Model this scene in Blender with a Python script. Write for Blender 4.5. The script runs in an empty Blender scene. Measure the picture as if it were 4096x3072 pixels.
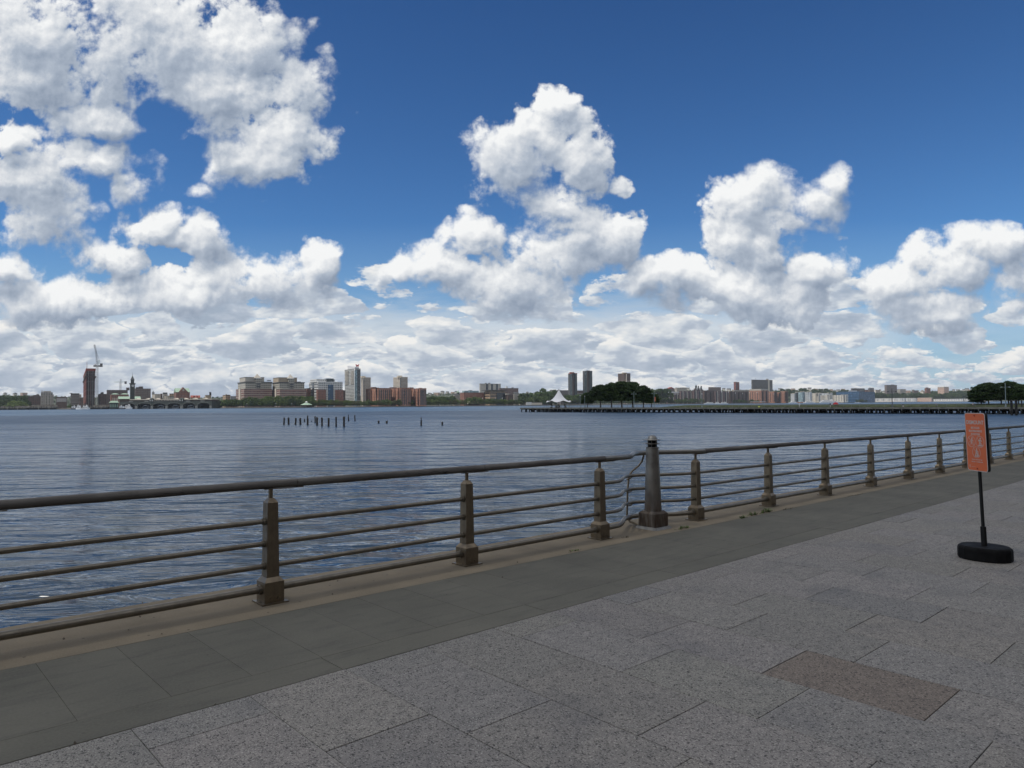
import bpy, bmesh, math, random
from math import sin, cos, tan, pi, radians, atan2, sqrt
from mathutils import Vector, Matrix, noise as mnoise

rnd = random.Random(7)
SC = bpy.context.scene
COL = SC.collection

# ------------------------------------------------------------------ camera
FPX, PIT, ROL = 2817.0, 0.02838, -0.0072      # focal length in pixels of the 4096 wide photo, pitch up, roll
EYE = 1.70                                   # eye above the promenade
WATER = -4.25                                # river level below the eye (the eye is the origin)
FWD = Vector((0, cos(PIT), sin(PIT)))
_U = Vector((0, -sin(PIT), cos(PIT)))
_R = Vector((1, 0, 0))
RGT = _R * cos(ROL) + _U * sin(ROL)
UPV = _U * cos(ROL) - _R * sin(ROL)
cam = bpy.data.cameras.new('camera')
cam.sensor_fit = 'HORIZONTAL'
cam.sensor_width = 36.0
cam.lens = 36.0 * FPX / 4096
cam.clip_start = 0.05
cam.clip_end = 60000
camo = bpy.data.objects.new('camera', cam)
COL.objects.link(camo)
camo.matrix_world = Matrix((RGT, UPV, -FWD)).transposed().to_4x4()
SC.camera = camo


def ray(x, y):
    """direction through a pixel of the 4096 x 3072 photo, scaled to unit forward (Y) distance"""
    d = FWD + RGT * ((x - 2048) / FPX) - UPV * ((y - 1536) / FPX)
    return d / d.y


def at(x, y, dist):
    return ray(x, y) * dist


def horizon(x):
    return 1616.0 - 0.0072 * (x - 2048)


# bulkhead frame: a runs along the railing, c across it (towards the land), h above the promenade
PHI = 0.83487
GRADE = -0.00699
AU = Vector((sin(PHI), cos(PHI), 0))
CN = Vector((cos(PHI), -sin(PHI), 0))


def ac(a, c, h=0.0):
    return AU * a + CN * c + Vector((0, 0, -EYE + GRADE * a + h))



# ------------------------------------------------------------------ node helpers
class E:
    """a socket of a shader tree with arithmetic"""
    def __init__(self, t, s):
        self.t, self.s = t, s

    def _b(self, op, o, rev=False):
        return mth(self.t, op, o if rev else self, self if rev else o)

    def __add__(self, o): return self._b('ADD', o)
    def __radd__(self, o): return self._b('ADD', o)
    def __sub__(self, o): return self._b('SUBTRACT', o)
    def __rsub__(self, o): return self._b('SUBTRACT', o, True)
    def __mul__(self, o): return self._b('MULTIPLY', o)
    def __rmul__(self, o): return self._b('MULTIPLY', o)
    def __truediv__(self, o): return self._b('DIVIDE', o)
    def __rtruediv__(self, o): return self._b('DIVIDE', o, True)


def plug(t, inp, v):
    if isinstance(v, E):
        t.links.new(v.s, inp)
    elif hasattr(v, 'is_output'):
        t.links.new(v, inp)
    elif v is not None:
        if hasattr(inp.default_value, '__len__') and not hasattr(v, '__len__'):
            v = [v] * len(inp.default_value)
        if hasattr(v, '__len__') and len(inp.default_value) == 4 and len(v) == 3:
            v = tuple(v) + (1,)
        inp.default_value = v


def mth(t, op, a, b=None, c=None, clamp=False):
    n = t.nodes.new('ShaderNodeMath')
    n.operation = op
    n.use_clamp = clamp
    plug(t, n.inputs[0], a)
    if b is not None: plug(t, n.inputs[1], b)
    if c is not None: plug(t, n.inputs[2], c)
    return E(t, n.outputs[0])


def vmt(t, op, a, b=None, c=None, scale=None):
    n = t.nodes.new('ShaderNodeVectorMath')
    n.operation = op
    plug(t, n.inputs[0], a)
    if b is not None: plug(t, n.inputs[1], b)
    if c is not None: plug(t, n.inputs[2], c)
    if scale is not None: plug(t, n.inputs['Scale'], scale)
    return E(t, n.outputs['Value'] if op in ('DOT_PRODUCT', 'LENGTH', 'DISTANCE') else n.outputs[0])


def sep(t, v):
    n = t.nodes.new('ShaderNodeSeparateXYZ')
    plug(t, n.inputs[0], v)
    return [E(t, o) for o in n.outputs]


def comb(t, x=0., y=0., z=0.):
    n = t.nodes.new('ShaderNodeCombineXYZ')
    for i, v in enumerate((x, y, z)): plug(t, n.inputs[i], v)
    return E(t, n.outputs[0])


def nz(t, vec, scale=1., detail=2., rough=.5, dist=0., out=0, typ='FBM', lac=2.0, norm=True):
    n = t.nodes.new('ShaderNodeTexNoise')
    n.noise_type = typ
    n.normalize = norm
    plug(t, n.inputs['Vector'], vec)
    for k, v in (('Scale', scale), ('Detail', detail), ('Roughness', rough), ('Distortion', dist), ('Lacunarity', lac)):
        plug(t, n.inputs[k], v)
    return E(t, n.outputs[out])


def vor(t, vec, scale=1., feature='F1', rand=1., out='Distance', detail=0., rough=.5, smooth=None, dim='3D'):
    n = t.nodes.new('ShaderNodeTexVoronoi')
    n.voronoi_dimensions = dim
    n.feature = feature
    plug(t, n.inputs['Vector'], vec)
    n.inputs['Scale'].default_value = scale
    n.inputs['Randomness'].default_value = rand
    if 'Detail' in n.inputs and feature not in ('DISTANCE_TO_EDGE', 'N_SPHERE_RADIUS'):
        n.inputs['Detail'].default_value = detail
        n.inputs['Roughness'].default_value = rough
        n.normalize = True
    if smooth is not None: n.inputs['Smoothness'].default_value = smooth
    return E(t, n.outputs[out])


def mr(t, v, a, b, c=0., d=1., smooth=False):
    n = t.nodes.new('ShaderNodeMapRange')
    n.interpolation_type = 'SMOOTHSTEP' if smooth else 'LINEAR'
    n.clamp = True
    plug(t, n.inputs[0], v)
    for i, x in enumerate((a, b, c, d)): plug(t, n.inputs[1 + i], x)
    return E(t, n.outputs[0])


def mixc(t, f, a, b, blend='MIX'):
    n = t.nodes.new('ShaderNodeMix')
    n.data_type = 'RGBA'
    n.blend_type = blend
    plug(t, n.inputs[0], f)
    plug(t, n.inputs[6], a)
    plug(t, n.inputs[7], b)
    return E(t, n.outputs[2])


def mixf(t, f, a, b):
    n = t.nodes.new('ShaderNodeMix')
    n.data_type = 'FLOAT'
    plug(t, n.inputs[0], f)
    plug(t, n.inputs[2], a)
    plug(t, n.inputs[3], b)
    return E(t, n.outputs[0])
# ------------------------------------------------------------------ light: sun, sky and clouds
SUN_AZ, SUN_EL = radians(-117), radians(60)
SUND = Vector((sin(SUN_AZ) * cos(SUN_EL), cos(SUN_AZ) * cos(SUN_EL), sin(SUN_EL)))
sun = bpy.data.lights.new('sun', 'SUN')
sun.energy = 3.9
sun.angle = radians(0.53)
sun.color = (1.0, 0.95, 0.87)
suno = bpy.data.objects.new('sun', sun)
suno.rotation_euler = SUND.to_track_quat('Z', 'Y').to_euler()
suno.location = SUND * 100
COL.objects.link(suno)

W = bpy.data.worlds.new('World')
SC.world = W
W.use_nodes = True
t = W.node_tree
t.nodes.clear()
wout = t.nodes.new('ShaderNodeOutputWorld')
bg = t.nodes.new('ShaderNodeBackground')
SKYS = 0.1
bg.inputs['Strength'].default_value = SKYS
t.links.new(bg.outputs[0], wout.inputs['Surface'])
sky = t.nodes.new('ShaderNodeTexSky')
sky.sky_type = 'NISHITA'
sky.sun_disc = False
sky.sun_elevation = SUN_EL
sky.sun_rotation = SUN_AZ % (2 * pi)
sky.altitude = 0
sky.air_density = 1.0
sky.dust_density = 0.3
sky.ozone_density = 3.0
tc = t.nodes.new('ShaderNodeTexCoord')
d = E(t, tc.outputs['Generated'])
dx, dy, dz = sep(t, d)

# directions as tangents around the north-west (+Y): u to the right, v up
w_ = mth(t, 'MAXIMUM', mth(t, 'ABSOLUTE', dy), 0.18)
u = dx / w_
v = dz / w_
P = comb(t, u, v, 0.0)
skyc = vmt(t, 'MULTIPLY', sky.outputs[0], mixc(t, mr(t, dz, .04, .5), (.49, .83, 1.14), (.272, .515, .80)))


def uv(x, y):
    r = ray(x * 1.85172, y * 1.85172)
    return r.x, r.z


# cumulus heaps: centre and half axes (in 2212ths of the picture's width)
HEAPS = [(90, 60, 220, 115), (330, 100, 210, 125), (520, 80, 130, 110), (470, 190, 180, 85), (610, 285, 105, 90), (650, 190, 85, 75), (575, 335, 105, 60),
         (60, 150, 130, 80), (200, 345, 125, 44), (280, 392, 60, 42), (230, 262, 110, 36), (20, 300, 70, 40), (60, 390, 130, 75), (95, 460, 105, 85),
         (345, 490, 85, 44), (425, 515, 66, 42), (250, 545, 85, 42), (140, 645, 175, 52), (25, 580, 70, 30), (520, 610, 200, 54), (690, 575, 42, 45), (420, 640, 130, 34),
         (1188, 225, 50, 46), (1172, 290, 95, 66), (1105, 355, 100, 84), (1230, 335, 75, 85), (1205, 440, 56, 56), (1240, 500, 80, 55), (1030, 510, 70, 58), (950, 580, 120, 46), (862, 588, 62, 34),
         (1200, 560, 140, 80), (1305, 525, 66, 62), (1120, 620, 200, 56),
         (1635, 430, 118, 64), (1725, 445, 80, 48), (1690, 480, 85, 52), (1655, 530, 85, 46), (1795, 398, 42, 34), (1595, 505, 76, 62), (1660, 555, 70, 42), (1490, 595, 115, 46), (1600, 620, 180, 58), (1755, 585, 80, 44), (1395, 600, 46, 40), (1690, 655, 130, 44),
         (2140, 540, 110, 52), (2080, 585, 105, 62), (1955, 620, 90, 44), (2020, 668, 130, 40), (2205, 600, 80, 85), (2200, 672, 45, 24)]
WISPS = [(785, 240, 30, 26), (1335, 405, 70, 75), (690, 95, 110, 50), (1312, 345, 50, 60), (590, 440, 120, 50), (440, 420, 110, 45), (640, 520, 80, 40), (1180, 500, 60, 60), (1800, 520, 60, 26), (1370, 470, 40, 40), (60, 235, 90, 60), (330, 250, 120, 60)]
HOLES = [(352, 250, 70, 48), (425, 335, 46, 58), (765, 605, 50, 70)]


def heap_field(p, items):
    best = None
    for x, y, rx, ry in items:
        cu, cv = uv(x, y)
        sx, sy = FPX / (rx * 1.85172), FPX / (ry * 1.85172)
        q = vmt(t, 'MULTIPLY_ADD', p, (sx, sy, 0), (-cu * sx, -cv * sy, 0))
        e = vmt(t, 'DOT_PRODUCT', q, q)
        best = e if best is None else mth(t, 'SMOOTH_MIN', best, e, 0.2)
    return best


WARP = vmt(t, 'SUBTRACT', nz(t, P, 6.0, 3, .55, out=1), (.5, .5, .5))


def cumulus(p, det):
    """how deep inside a heap the direction p lies (negative: outside)"""
    pw = vmt(t, 'MULTIPLY_ADD', WARP, (.075, .05, 0), p)
    b = 1.0 - mth(t, 'SQRT', mth(t, 'MAXIMUM', heap_field(pw, HEAPS), 0.))
    hole = 1.0 - heap_field(pw, HOLES)
    bw = .42 - mth(t, 'SQRT', mth(t, 'MAXIMUM', heap_field(pw, WISPS), 0.)) * .75
    b = mth(t, 'MAXIMUM', mth(t, 'MAXIMUM', b, bw - .52), -2.2)
    b = mth(t, 'MINIMUM', b, b * 2.4 + .45) - mth(t, 'MAXIMUM', hole, 0.) * .8
    n1 = nz(t, p, 10.0, det, .615)
    pb = vmt(t, 'MULTIPLY_ADD', WARP, (.05, .05, .05), p)
    bil = None
    for sc, am in ((15., .50), (33., .29), (71., .17))[:3 if det > 4 else 2]:
        o = mth(t, 'ABSOLUTE', nz(t, pb, sc, 0., .5) - .5) * (2. * am)
        bil = o if bil is None else bil + o
    return mth(t, 'MINIMUM', b, .62) * 1.1 + .36 + (n1 - .5) * 4.4 + (bil - .26) * 1.2, b


D0, B0 = cumulus(P, 11)
L0, _ = cumulus(P, 5)
L1, _ = cumulus(vmt(t, 'ADD', P, (-.005, .0085, 0)), 5)
L2, B2 = cumulus(vmt(t, 'ADD', P, (-.014, .032, 0)), 2)
edge = mr(t, nz(t, P, 5.0, 2, .5), .35, .65, .22, 1.0)
A0 = mr(t, D0, 0., edge, smooth=True)
core = mr(t, L0 * .5 + (nz(t, P, 4.5, 2, .5) - .5) * 1.6, .1, 1.0, smooth=True)
lit = .57 + (L0 - L1) * .50 + (L0 - L2) * .15 + (B0 - B2) * .40 + (D0 - L0) * .16 - core * .36
lit = mth(t, 'MULTIPLY', lit, 1.0, clamp=True)
cr = t.nodes.new('ShaderNodeValToRGB')
cr.color_ramp.elements[0].position = .0
cr.color_ramp.elements[0].color = (.27, .33, .43, 1)
cr.color_ramp.elements[1].position = 1.
cr.color_ramp.elements[1].color = (.93, .94, .94, 1)
e_ = cr.color_ramp.elements.new(.40); e_.color = (.43, .49, .58, 1)
e_ = cr.color_ramp.elements.new(.72); e_.color = (.70, .73, .77, 1)
plug(t, cr.inputs[0], lit)
cumc = vmt(t, 'SCALE', cr.outputs[0], scale=10.0)


# rows of flat-based cumulus, ever smaller towards the skyline
def deck(su, sv, off, cover, dv, lo_):
    q = vmt(t, 'MULTIPLY_ADD', P, (su, sv, 0), off)
    nw = nz(t, q, 1.1, 3, .55, out=1)
    q2 = vmt(t, 'MULTIPLY_ADD', vmt(t, 'SUBTRACT', nw, (.5, .5, .5)), (1.1, .55, 0), q)
    vn = t.nodes.new('ShaderNodeTexVoronoi')
    vn.voronoi_dimensions = '2D'
    vn.inputs['Scale'].default_value = 1.
    vn.inputs['Randomness'].default_value = .95
    plug(t, vn.inputs['Vector'], q2)
    rx, ry, _ = sep(t, vmt(t, 'SUBTRACT', q2, vn.outputs['Position']))
    cr_, cg_, _ = sep(t, vn.outputs['Color'])
    ry2 = mth(t, 'MAXIMUM', ry * .95, ry * -1.7)
    r = mth(t, 'SQRT', rx * rx * .75 + ry2 * ry2)
    n = nz(t, q, 2.1, 8, .64)
    n3 = nz(t, q, 2.1, 3, .6)
    n3b = nz(t, vmt(t, 'ADD', q, (-.10, .22, 0)), 2.1, 3, .6)
    b_ = .26 + cr_ * .50 - r + (n - .5) * 2.7 + cover
    de = vor(t, q2, 1., 'DISTANCE_TO_EDGE', .95, dim='2D')
    b_ = b_ - mr(t, de, .0, .16, .55, 0., True)
    al = mr(t, b_, 0., .26, smooth=True)
    li = .52 + ry * .50 + (n3 - n3b) * 2.3 + (n - n3) * 1.0 - mr(t, b_, .2, 1.0) * .20 + (cg_ - .5) * .18
    li = mth(t, 'MULTIPLY', li, 1.0, clamp=True)
    rp = t.nodes.new('ShaderNodeValToRGB')
    rp.color_ramp.elements[0].color = (.36 + lo_ * .06, .43 + lo_ * .06, .53 + lo_ * .06, 1)
    rp.color_ramp.elements[1].color = (.92, .91, .88, 1)
    e = rp.color_ramp.elements.new(.35); e.color = (.47, .53, .62, 1)
    e = rp.color_ramp.elements.new(.62); e.color = (.68, .72, .76, 1)
    plug(t, rp.inputs[0], li)
    return al, vmt(t, 'SCALE', rp.outputs[0], scale=10.0)


right = mr(t, u, .40, .60)          # clearer sky towards the right
vlo = mth(t, 'ABSOLUTE', v)
right = right + mr(t, vlo, .20, .34, 0., 6.)
a1, c1 = deck(7.5, 17.0, (3.1, 7.7, 2.2), mr(t, vlo, .13, .26, .44, -1.0) - right * .52, .012, 0.)
a2, c2 = deck(13.0, 38.0, (1.3, 2.9, 5.2), mr(t, vlo, .06, .18, .52, -1.0) - right * .50, .006, .5)
a3, c3 = deck(24.0, 90.0, (6.3, 1.9, 8.2), mr(t, vlo, .03, .11, .62, -.9) - right * .45, .0026, 1.)
# pale air low over the horizon
low = mr(t, vlo, .0, .26, .75, 0.)
air = mixc(t, low, skyc, (3.1, 4.7, 6.1))
vn_ = nz(t, vmt(t, 'MULTIPLY', P, (9., 42., 1.)), 1., 6, .6, .4)
veil = mixc(t, mr(t, vn_, .34, .66), (4.8, 5.7, 6.7), (7.9, 8.1, 8.2))
va = mr(t, vlo + (vn_ - .5) * .10, .10, .165, .92, 0., True) * (1. - mth(t, 'MINIMUM', right * .75, 1.))
f = mixc(t, va, air, veil)
f = mixc(t, a3 * .85, f, c3)
f = mixc(t, a2 * .92, f, c2)
f = mixc(t, a1 * .95, f, c1)
f = mixc(t, A0, f, cumc)
# the rest of the dome, overhead and behind: broken bright cumulus
hz_ = mth(t, 'ABSOLUTE', dz) + .14
q_ = comb(t, dx / hz_, dy / hz_, 0.)
oh = nz(t, q_, 1.6, 5, .6, .3)
ohc = mixc(t, mr(t, oh, .46, .72), (7.4, 7.6, 8.0), (9.6, 9.6, 9.5))
dome = mixc(t, mr(t, oh, .41, .50, 0., 1., True), skyc, ohc)
frontm = mr(t, dy, .20, .42, 0., 1., True) * mr(t, v, .64, .80, 1., 0., True)
f = mixc(t, frontm, dome, f)
# below the horizon: dull water colour
f = mixc(t, mr(t, dz, -.03, -.005), (.9, 1.1, 1.4), f)
plug(t, bg.inputs['Color'], f)
W.cycles.sampling_method = 'MANUAL'
W.cycles.sample_map_resolution = 512

SC.view_settings.view_transform = 'Standard'
SC.view_settings.look = 'None'
SC.view_settings.exposure = 0.0
SC.view_settings.gamma = 1.0
# ------------------------------------------------------------------ materials
def newmat(name):
    m = bpy.data.materials.new(name)
    m.use_nodes = True
    t = m.node_tree
    b = t.nodes['Principled BSDF']
    return m, t, b


def objco(t):
    n = t.nodes.new('ShaderNodeTexCoord')
    return E(t, n.outputs['Object'])


def bump(t, b, h, strength=.3, dist=.02):
    n = t.nodes.new('ShaderNodeBump')
    n.inputs['Strength'].default_value = strength
    n.inputs['Distance'].default_value = dist
    plug(t, n.inputs['Height'], h)
    t.links.new(n.outputs[0], b.inputs['Normal'])
    return n


def plain(name, col, rough=.6, metal=0., var=.25, scale=2., col2=None, bmp=0., bs=30., spec=.5, stretch=None):
    """one colour with uneven wear"""
    m, t, b = newmat(name)
    p = objco(t)
    if stretch: p = vmt(t, 'MULTIPLY', p, stretch)
    n = nz(t, p, scale, 5, .6)
    c2 = col2 or tuple(x * (1 - var) for x in col)
    c1 = col if col2 else tuple(min(1, x * (1 + var * .6)) for x in col)
    plug(t, b.inputs['Base Color'], mixc(t, mr(t, n, .32, .68), c1, c2))
    b.inputs['Metallic'].default_value = metal
    b.inputs['Specular IOR Level'].default_value = spec
    plug(t, b.inputs['Roughness'], mr(t, n, .3, .7, rough * .85, min(1, rough * 1.15)))
    if bmp: bump(t, b, nz(t, p, bs, 4, .6), bmp, .01)
    return m


def facade(name, wall, glass, bw=3.2, bh=3.3, fw=.5, fh=.5, rough=.75, lit=.25, band=None, var=.12, gl_rough=.18, mull=0.):
    """wall with a grid of windows, in metres along and up the wall (UV)"""
    m, t, b = newmat(name)
    uvn = t.nodes.new('ShaderNodeUVMap')
    uvn.uv_map = 'UVMap'
    u, v, _ = sep(t, uvn.outputs[0])
    us, vs = u * (1 / bw), v * (1 / bh)
    fu, fv = mth(t, 'FRACT', us), mth(t, 'FRACT', vs)
    iu, iv = mth(t, 'FLOOR', us), mth(t, 'FLOOR', vs)
    inu = mth(t, 'LESS_THAN', mth(t, 'ABSOLUTE', fu - .5), fw / 2)
    inv = mth(t, 'LESS_THAN', mth(t, 'ABSOLUTE', fv - .55), fh / 2)
    win = inu * inv
    if mull:
        mm = mth(t, 'GREATER_THAN', mth(t, 'ABSOLUTE', mth(t, 'FRACT', us * 2.) - .5), .5 - mull)
        win = win * (1. - mm)
    wn = t.nodes.new('ShaderNodeTexWhiteNoise')
    wn.noise_dimensions = '3D'
    plug(t, wn.inputs['Vector'], comb(t, iu, iv, 1.))
    r = E(t, wn.outputs['Value'])
    gv = mixc(t, mr(t, r, 1 - lit, 1.), glass, tuple(min(1, g * 2.5 + .12) for g in glass))
    p = objco(t)
    n = nz(t, p, .15, 4, .6)
    w1 = mixc(t, mr(t, n, .3, .7), tuple(x * (1 + var) for x in wall), tuple(x * (1 - var) for x in wall))
    if band:
        h, frac, bc = band
        bm = mth(t, 'LESS_THAN', mth(t, 'FRACT', v * (1 / h)), frac)
        w1 = mixc(t, bm, w1, bc)
    plug(t, b.inputs['Base Color'], mixc(t, win, w1, gv))
    plug(t, b.inputs['Roughness'], mixf(t, win, rough, gl_rough))
    b.inputs['Specular IOR Level'].default_value = .4
    return m


# ------------------------------------------------------------------ meshes and objects
class MB:
    def __init__(self):
        self.v, self.f, self.mi, self.sm = [], [], [], []

    def add(self, vs, fs, mi=0, smooth=False):
        o = len(self.v)
        self.v += [Vector(x) for x in vs]
        for f in fs:
            self.f.append([i + o for i in f])
            self.mi.append(mi)
            self.sm.append(smooth)
        return self

    def hexa(self, lo, hi, mi=0):
        """eight corners: lower four and upper four, counter-clockwise from above"""
        return self.add(list(lo) + list(hi), [(3, 2, 1, 0), (4, 5, 6, 7), (0, 1, 5, 4), (1, 2, 6, 5), (2, 3, 7, 6), (3, 0, 4, 7)], mi)

    def box(self, x0, x1, y0, y1, z0, z1, mi=0):
        return self.hexa([(x0, y0, z0), (x1, y0, z0), (x1, y1, z0), (x0, y1, z0)], [(x0, y0, z1), (x1, y0, z1), (x1, y1, z1), (x0, y1, z1)], mi)

    def taper(self, cx, cy, z0, z1, a0, b0, a1, b1, mi=0):
        return self.hexa([(cx - a0, cy - b0, z0), (cx + a0, cy - b0, z0), (cx + a0, cy + b0, z0), (cx - a0, cy + b0, z0)],
                         [(cx - a1, cy - b1, z1), (cx + a1, cy - b1, z1), (cx + a1, cy + b1, z1), (cx - a1, cy + b1, z1)], mi)

    def prism(self, poly, z0, z1, mi=0):
        n = len(poly)
        vs = [(p[0], p[1], z0) for p in poly] + [(p[0], p[1], z1) for p in poly]
        fs = [tuple(range(n - 1, -1, -1)), tuple(range(n, 2 * n))] + [(i, (i + 1) % n, n + (i + 1) % n, n + i) for i in range(n)]
        return self.add(vs, fs, mi)

    def tube(self, pts, r, seg=10, mi=0, caps=True, smooth=True):
        pts = [Vector(p) for p in pts]
        rs = r if hasattr(r, '__len__') else [r] * len(pts)
        vs, fs = [], []
        up = Vector((0, 0, 1))
        for i, p in enumerate(pts):
            d = (pts[min(i + 1, len(pts) - 1)] - pts[max(i - 1, 0)]).normalized()
            ref = up if abs(d.z) < .95 else Vector((1, 0, 0))
            a = d.cross(ref).normalized()
            b = a.cross(d)
            for k in range(seg):
                th = 2 * pi * k / seg
                vs.append(p + (a * cos(th) + b * sin(th)) * rs[i])
        for i in range(len(pts) - 1):
            for k in range(seg):
                k2 = (k + 1) % seg
                fs.append((i * seg + k, i * seg + k2, (i + 1) * seg + k2, (i + 1) * seg + k))
        self.add(vs, fs, mi, smooth)
        if caps:
            n = (len(pts) - 1) * seg
            self.add(vs[:seg], [tuple(range(seg))], mi)
            self.add(vs[n:], [tuple(range(seg - 1, -1, -1))], mi)
        return self

    def lathe(self, prof, cx=0, cy=0, seg=24, mi=0, smooth=True):
        """profile of (radius, z) from the bottom up"""
        vs, fs = [], []
        for r, z in prof:
            for k in range(seg):
                th = 2 * pi * k / seg
                vs.append((cx + r * cos(th), cy + r * sin(th), z))
        for i in range(len(prof) - 1):
            for k in range(seg):
                k2 = (k + 1) % seg
                fs.append((i * seg + k, i * seg + k2, (i + 1) * seg + k2, (i + 1) * seg + k))
        self.add(vs, fs, mi, smooth)
        self.add(vs[:seg], [tuple(range(seg - 1, -1, -1))], mi)
        self.add(vs[-seg:], [tuple(range(seg))], mi)
        return self

    def mesh(self, name, mats, origin=(0, 0, 0), uv=True):
        o = Vector(origin)
        me = bpy.data.meshes.new(name)
        me.from_pydata([v - o for v in self.v], [], self.f)
        for m in (mats if isinstance(mats, (list, tuple)) else [mats]): me.materials.append(m)
        me.polygons.foreach_set('material_index', self.mi)
        me.polygons.foreach_set('use_smooth', self.sm)
        me.update()
        if uv:
            l = me.uv_layers.new(name='UVMap')
            for p in me.polygons:
                n = p.normal
                if abs(n.z) < .7:
                    tg = Vector((-n.y, n.x, 0)).normalized()
                    for li in p.loop_indices:
                        c = me.vertices[me.loops[li].vertex_index].co
                        l.data[li].uv = (c.dot(tg), c.z)
                else:
                    for li in p.loop_indices:
                        c = me.vertices[me.loops[li].vertex_index].co
                        l.data[li].uv = (c.x, c.y)
        return me

    def build(self, name, mats, parent=None, origin=None, uv=True):
        """one object; world coordinates unless the parent is turned, then the parent's own"""
        if origin is None:
            origin = parent['_o'] if parent is not None and '_o' in parent else (0, 0, 0)
        o = bpy.data.objects.new(name, self.mesh(name, mats, origin, uv))
        COL.objects.link(o)
        if parent is not None: o.parent = parent
        return o


def tag(o, label, cat=None, group=None, kind=None):
    if label: o['label'] = label
    if cat: o['category'] = cat
    if group: o['group'] = group
    if kind: o['kind'] = kind
    return o


ORIG = {}


def thing(name, label, cat, loc=(0, 0, 0), rz=0., group=None):
    o = bpy.data.objects.new(name, None)
    o.empty_display_size = .2
    COL.objects.link(o)
    o.location = loc
    o.rotation_euler = (0, 0, rz)
    return tag(o, label, cat, group)


def kid(mb, name, mats, parent, world=False, label=None):
    """a part: its mesh in the parent's frame, or given in world coordinates"""
    r = parent
    while r.parent: r = r.parent
    o = mb.build(name, mats, parent, origin=r.location if world else (0, 0, 0))
    if label: o['label'] = label
    return o


KIDS = {}


def children(o):
    return [c for c in COL.objects if c.parent == o]


def dup(root, loc, rz=None, label=None, scale=None, group=None):
    """a copy of a thing with copies of its parts and their sub-parts"""
    if root.name not in KIDS:
        KIDS[root.name] = [(c, children(c)) for c in children(root)]
    r = root.copy()
    COL.objects.link(r)
    r.location = loc
    if rz is not None: r.rotation_euler = (0, 0, rz)
    if scale is not None: r.scale = scale if hasattr(scale, '__len__') else (scale,) * 3
    if label: r['label'] = label
    if group: r['group'] = group
    for c, gs in KIDS[root.name]:
        k = c.copy()
        COL.objects.link(k)
        k.parent = r
        for g in gs:
            q = g.copy()
            COL.objects.link(q)
            q.parent = k
    return r


def lerp(a, b, f): return a + (b - a) * f


def interp(tab, x):
    if x <= tab[0][0]: return tab[0][1]
    for (x0, y0), (x1, y1) in zip(tab, tab[1:]):
        if x <= x1: return lerp(y0, y1, (x - x0) / (x1 - x0))
    return tab[-1][1]
# ------------------------------------------------------------------ the promenade
def ground_mat(name, fn, rough=.85):
    m, t, b = newmat(name)
    p = objco(t)
    a = vmt(t, 'DOT_PRODUCT', p, tuple(AU))
    c = vmt(t, 'DOT_PRODUCT', p, tuple(CN))
    fn(t, b, p, a, c)
    b.inputs['Roughness'].default_value = rough
    b.inputs['Specular IOR Level'].default_value = .25
    return m


def attr(t, name='tone'):
    n = t.nodes.new('ShaderNodeAttribute')
    n.attribute_name = name
    return n


def f_granite(t, b, p, a, c):
    tone = attr(t)
    q = comb(t, a, c, 0.)
    w = nz(t, q, 9., 3, .6)
    sp = nz(t, vmt(t, 'MULTIPLY', q, (1.25, .8, 1)), 80., 4, .68, .9)
    fl = nz(t, vmt(t, 'MULTIPLY', q, (1.1, .9, 1)), 96., 3, .6)
    gr = nz(t, q, 26., 3, .6)
    dark = mr(t, sp + (gr - .5) * .30, .39, .475, 1., 0., True)
    light = mr(t, fl, .54, .66)
    base = mixc(t, mr(t, w, .3, .7), (.238, .222, .200), (.176, .166, .152))
    base = mixc(t, light * .72, base, (.46, .44, .40))
    base = mixc(t, dark * .88, base, (.026, .025, .026))
    big = nz(t, q, 1.3, 4, .6)
    base = mixc(t, mr(t, big, .54, .76) * .34, base, (.055, .060, .075))
    base = vmt(t, 'MULTIPLY', base, tone.outputs['Color'])
    plug(t, b.inputs['Base Color'], base)
    bump(t, b, sp * .6 + fl * .4, .35, .004)


def f_concrete(t, b, p, a, c):
    tone = attr(t)
    q = comb(t, a, c, 0.)
    st = nz(t, vmt(t, 'MULTIPLY', q, (2.0, 9., 1.)), 1., 5, .62, .6)     # trowel and water streaks along the slabs
    gen = nz(t, q, 1.1, 6, .6)
    fine = nz(t, q, 60., 3, .6)
    base = mixc(t, mr(t, gen, .3, .72), (.124, .118, .096), (.088, .085, .070))
    base = mixc(t, mr(t, st, .50, .74) * .65, base, (.066, .065, .056))
    spots = vor(t, q, 2.3, 'F1', 1., dim='2D')
    base = mixc(t, mr(t, spots, .008, .018, .5, 0.), base, (.05, .048, .042))
    base = vmt(t, 'MULTIPLY', base, tone.outputs['Color'])
    base = mixc(t, mr(t, fine, .3, .7) * .12, base, (.28, .27, .24))
    plug(t, b.inputs['Base Color'], base)
    bump(t, b, fine, .12, .003)


def f_coping(t, b, p, a, c):
    q = comb(t, a, c, 0.)
    gen = nz(t, q, 1.6, 6, .6)
    fine = nz(t, q, 75., 3, .6)
    wob = (nz(t, q, 1.2, 4, .6) - .5)
    base = mixc(t, mr(t, gen, .3, .7), (.225, .185, .130), (.150, .124, .088))
    # the line of dirt that water leaves beside the slabs
    s2 = mr(t, c + wob * .10, -5.75, -5.66, 0., 1.)
    base = mixc(t, s2 * .25, base, (.11, .098, .075))
    sp = vor(t, q, 2.3, 'F1', 1., dim='2D')
    base = mixc(t, mr(t, sp, .010, .022, .85, 0.), base, (.03, .028, .024))
    base = mixc(t, mr(t, fine, .35, .7) * .25, base, (.32, .28, .21))
    plug(t, b.inputs['Base Color'], base)
    bump(t, b, fine, .15, .003)


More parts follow.
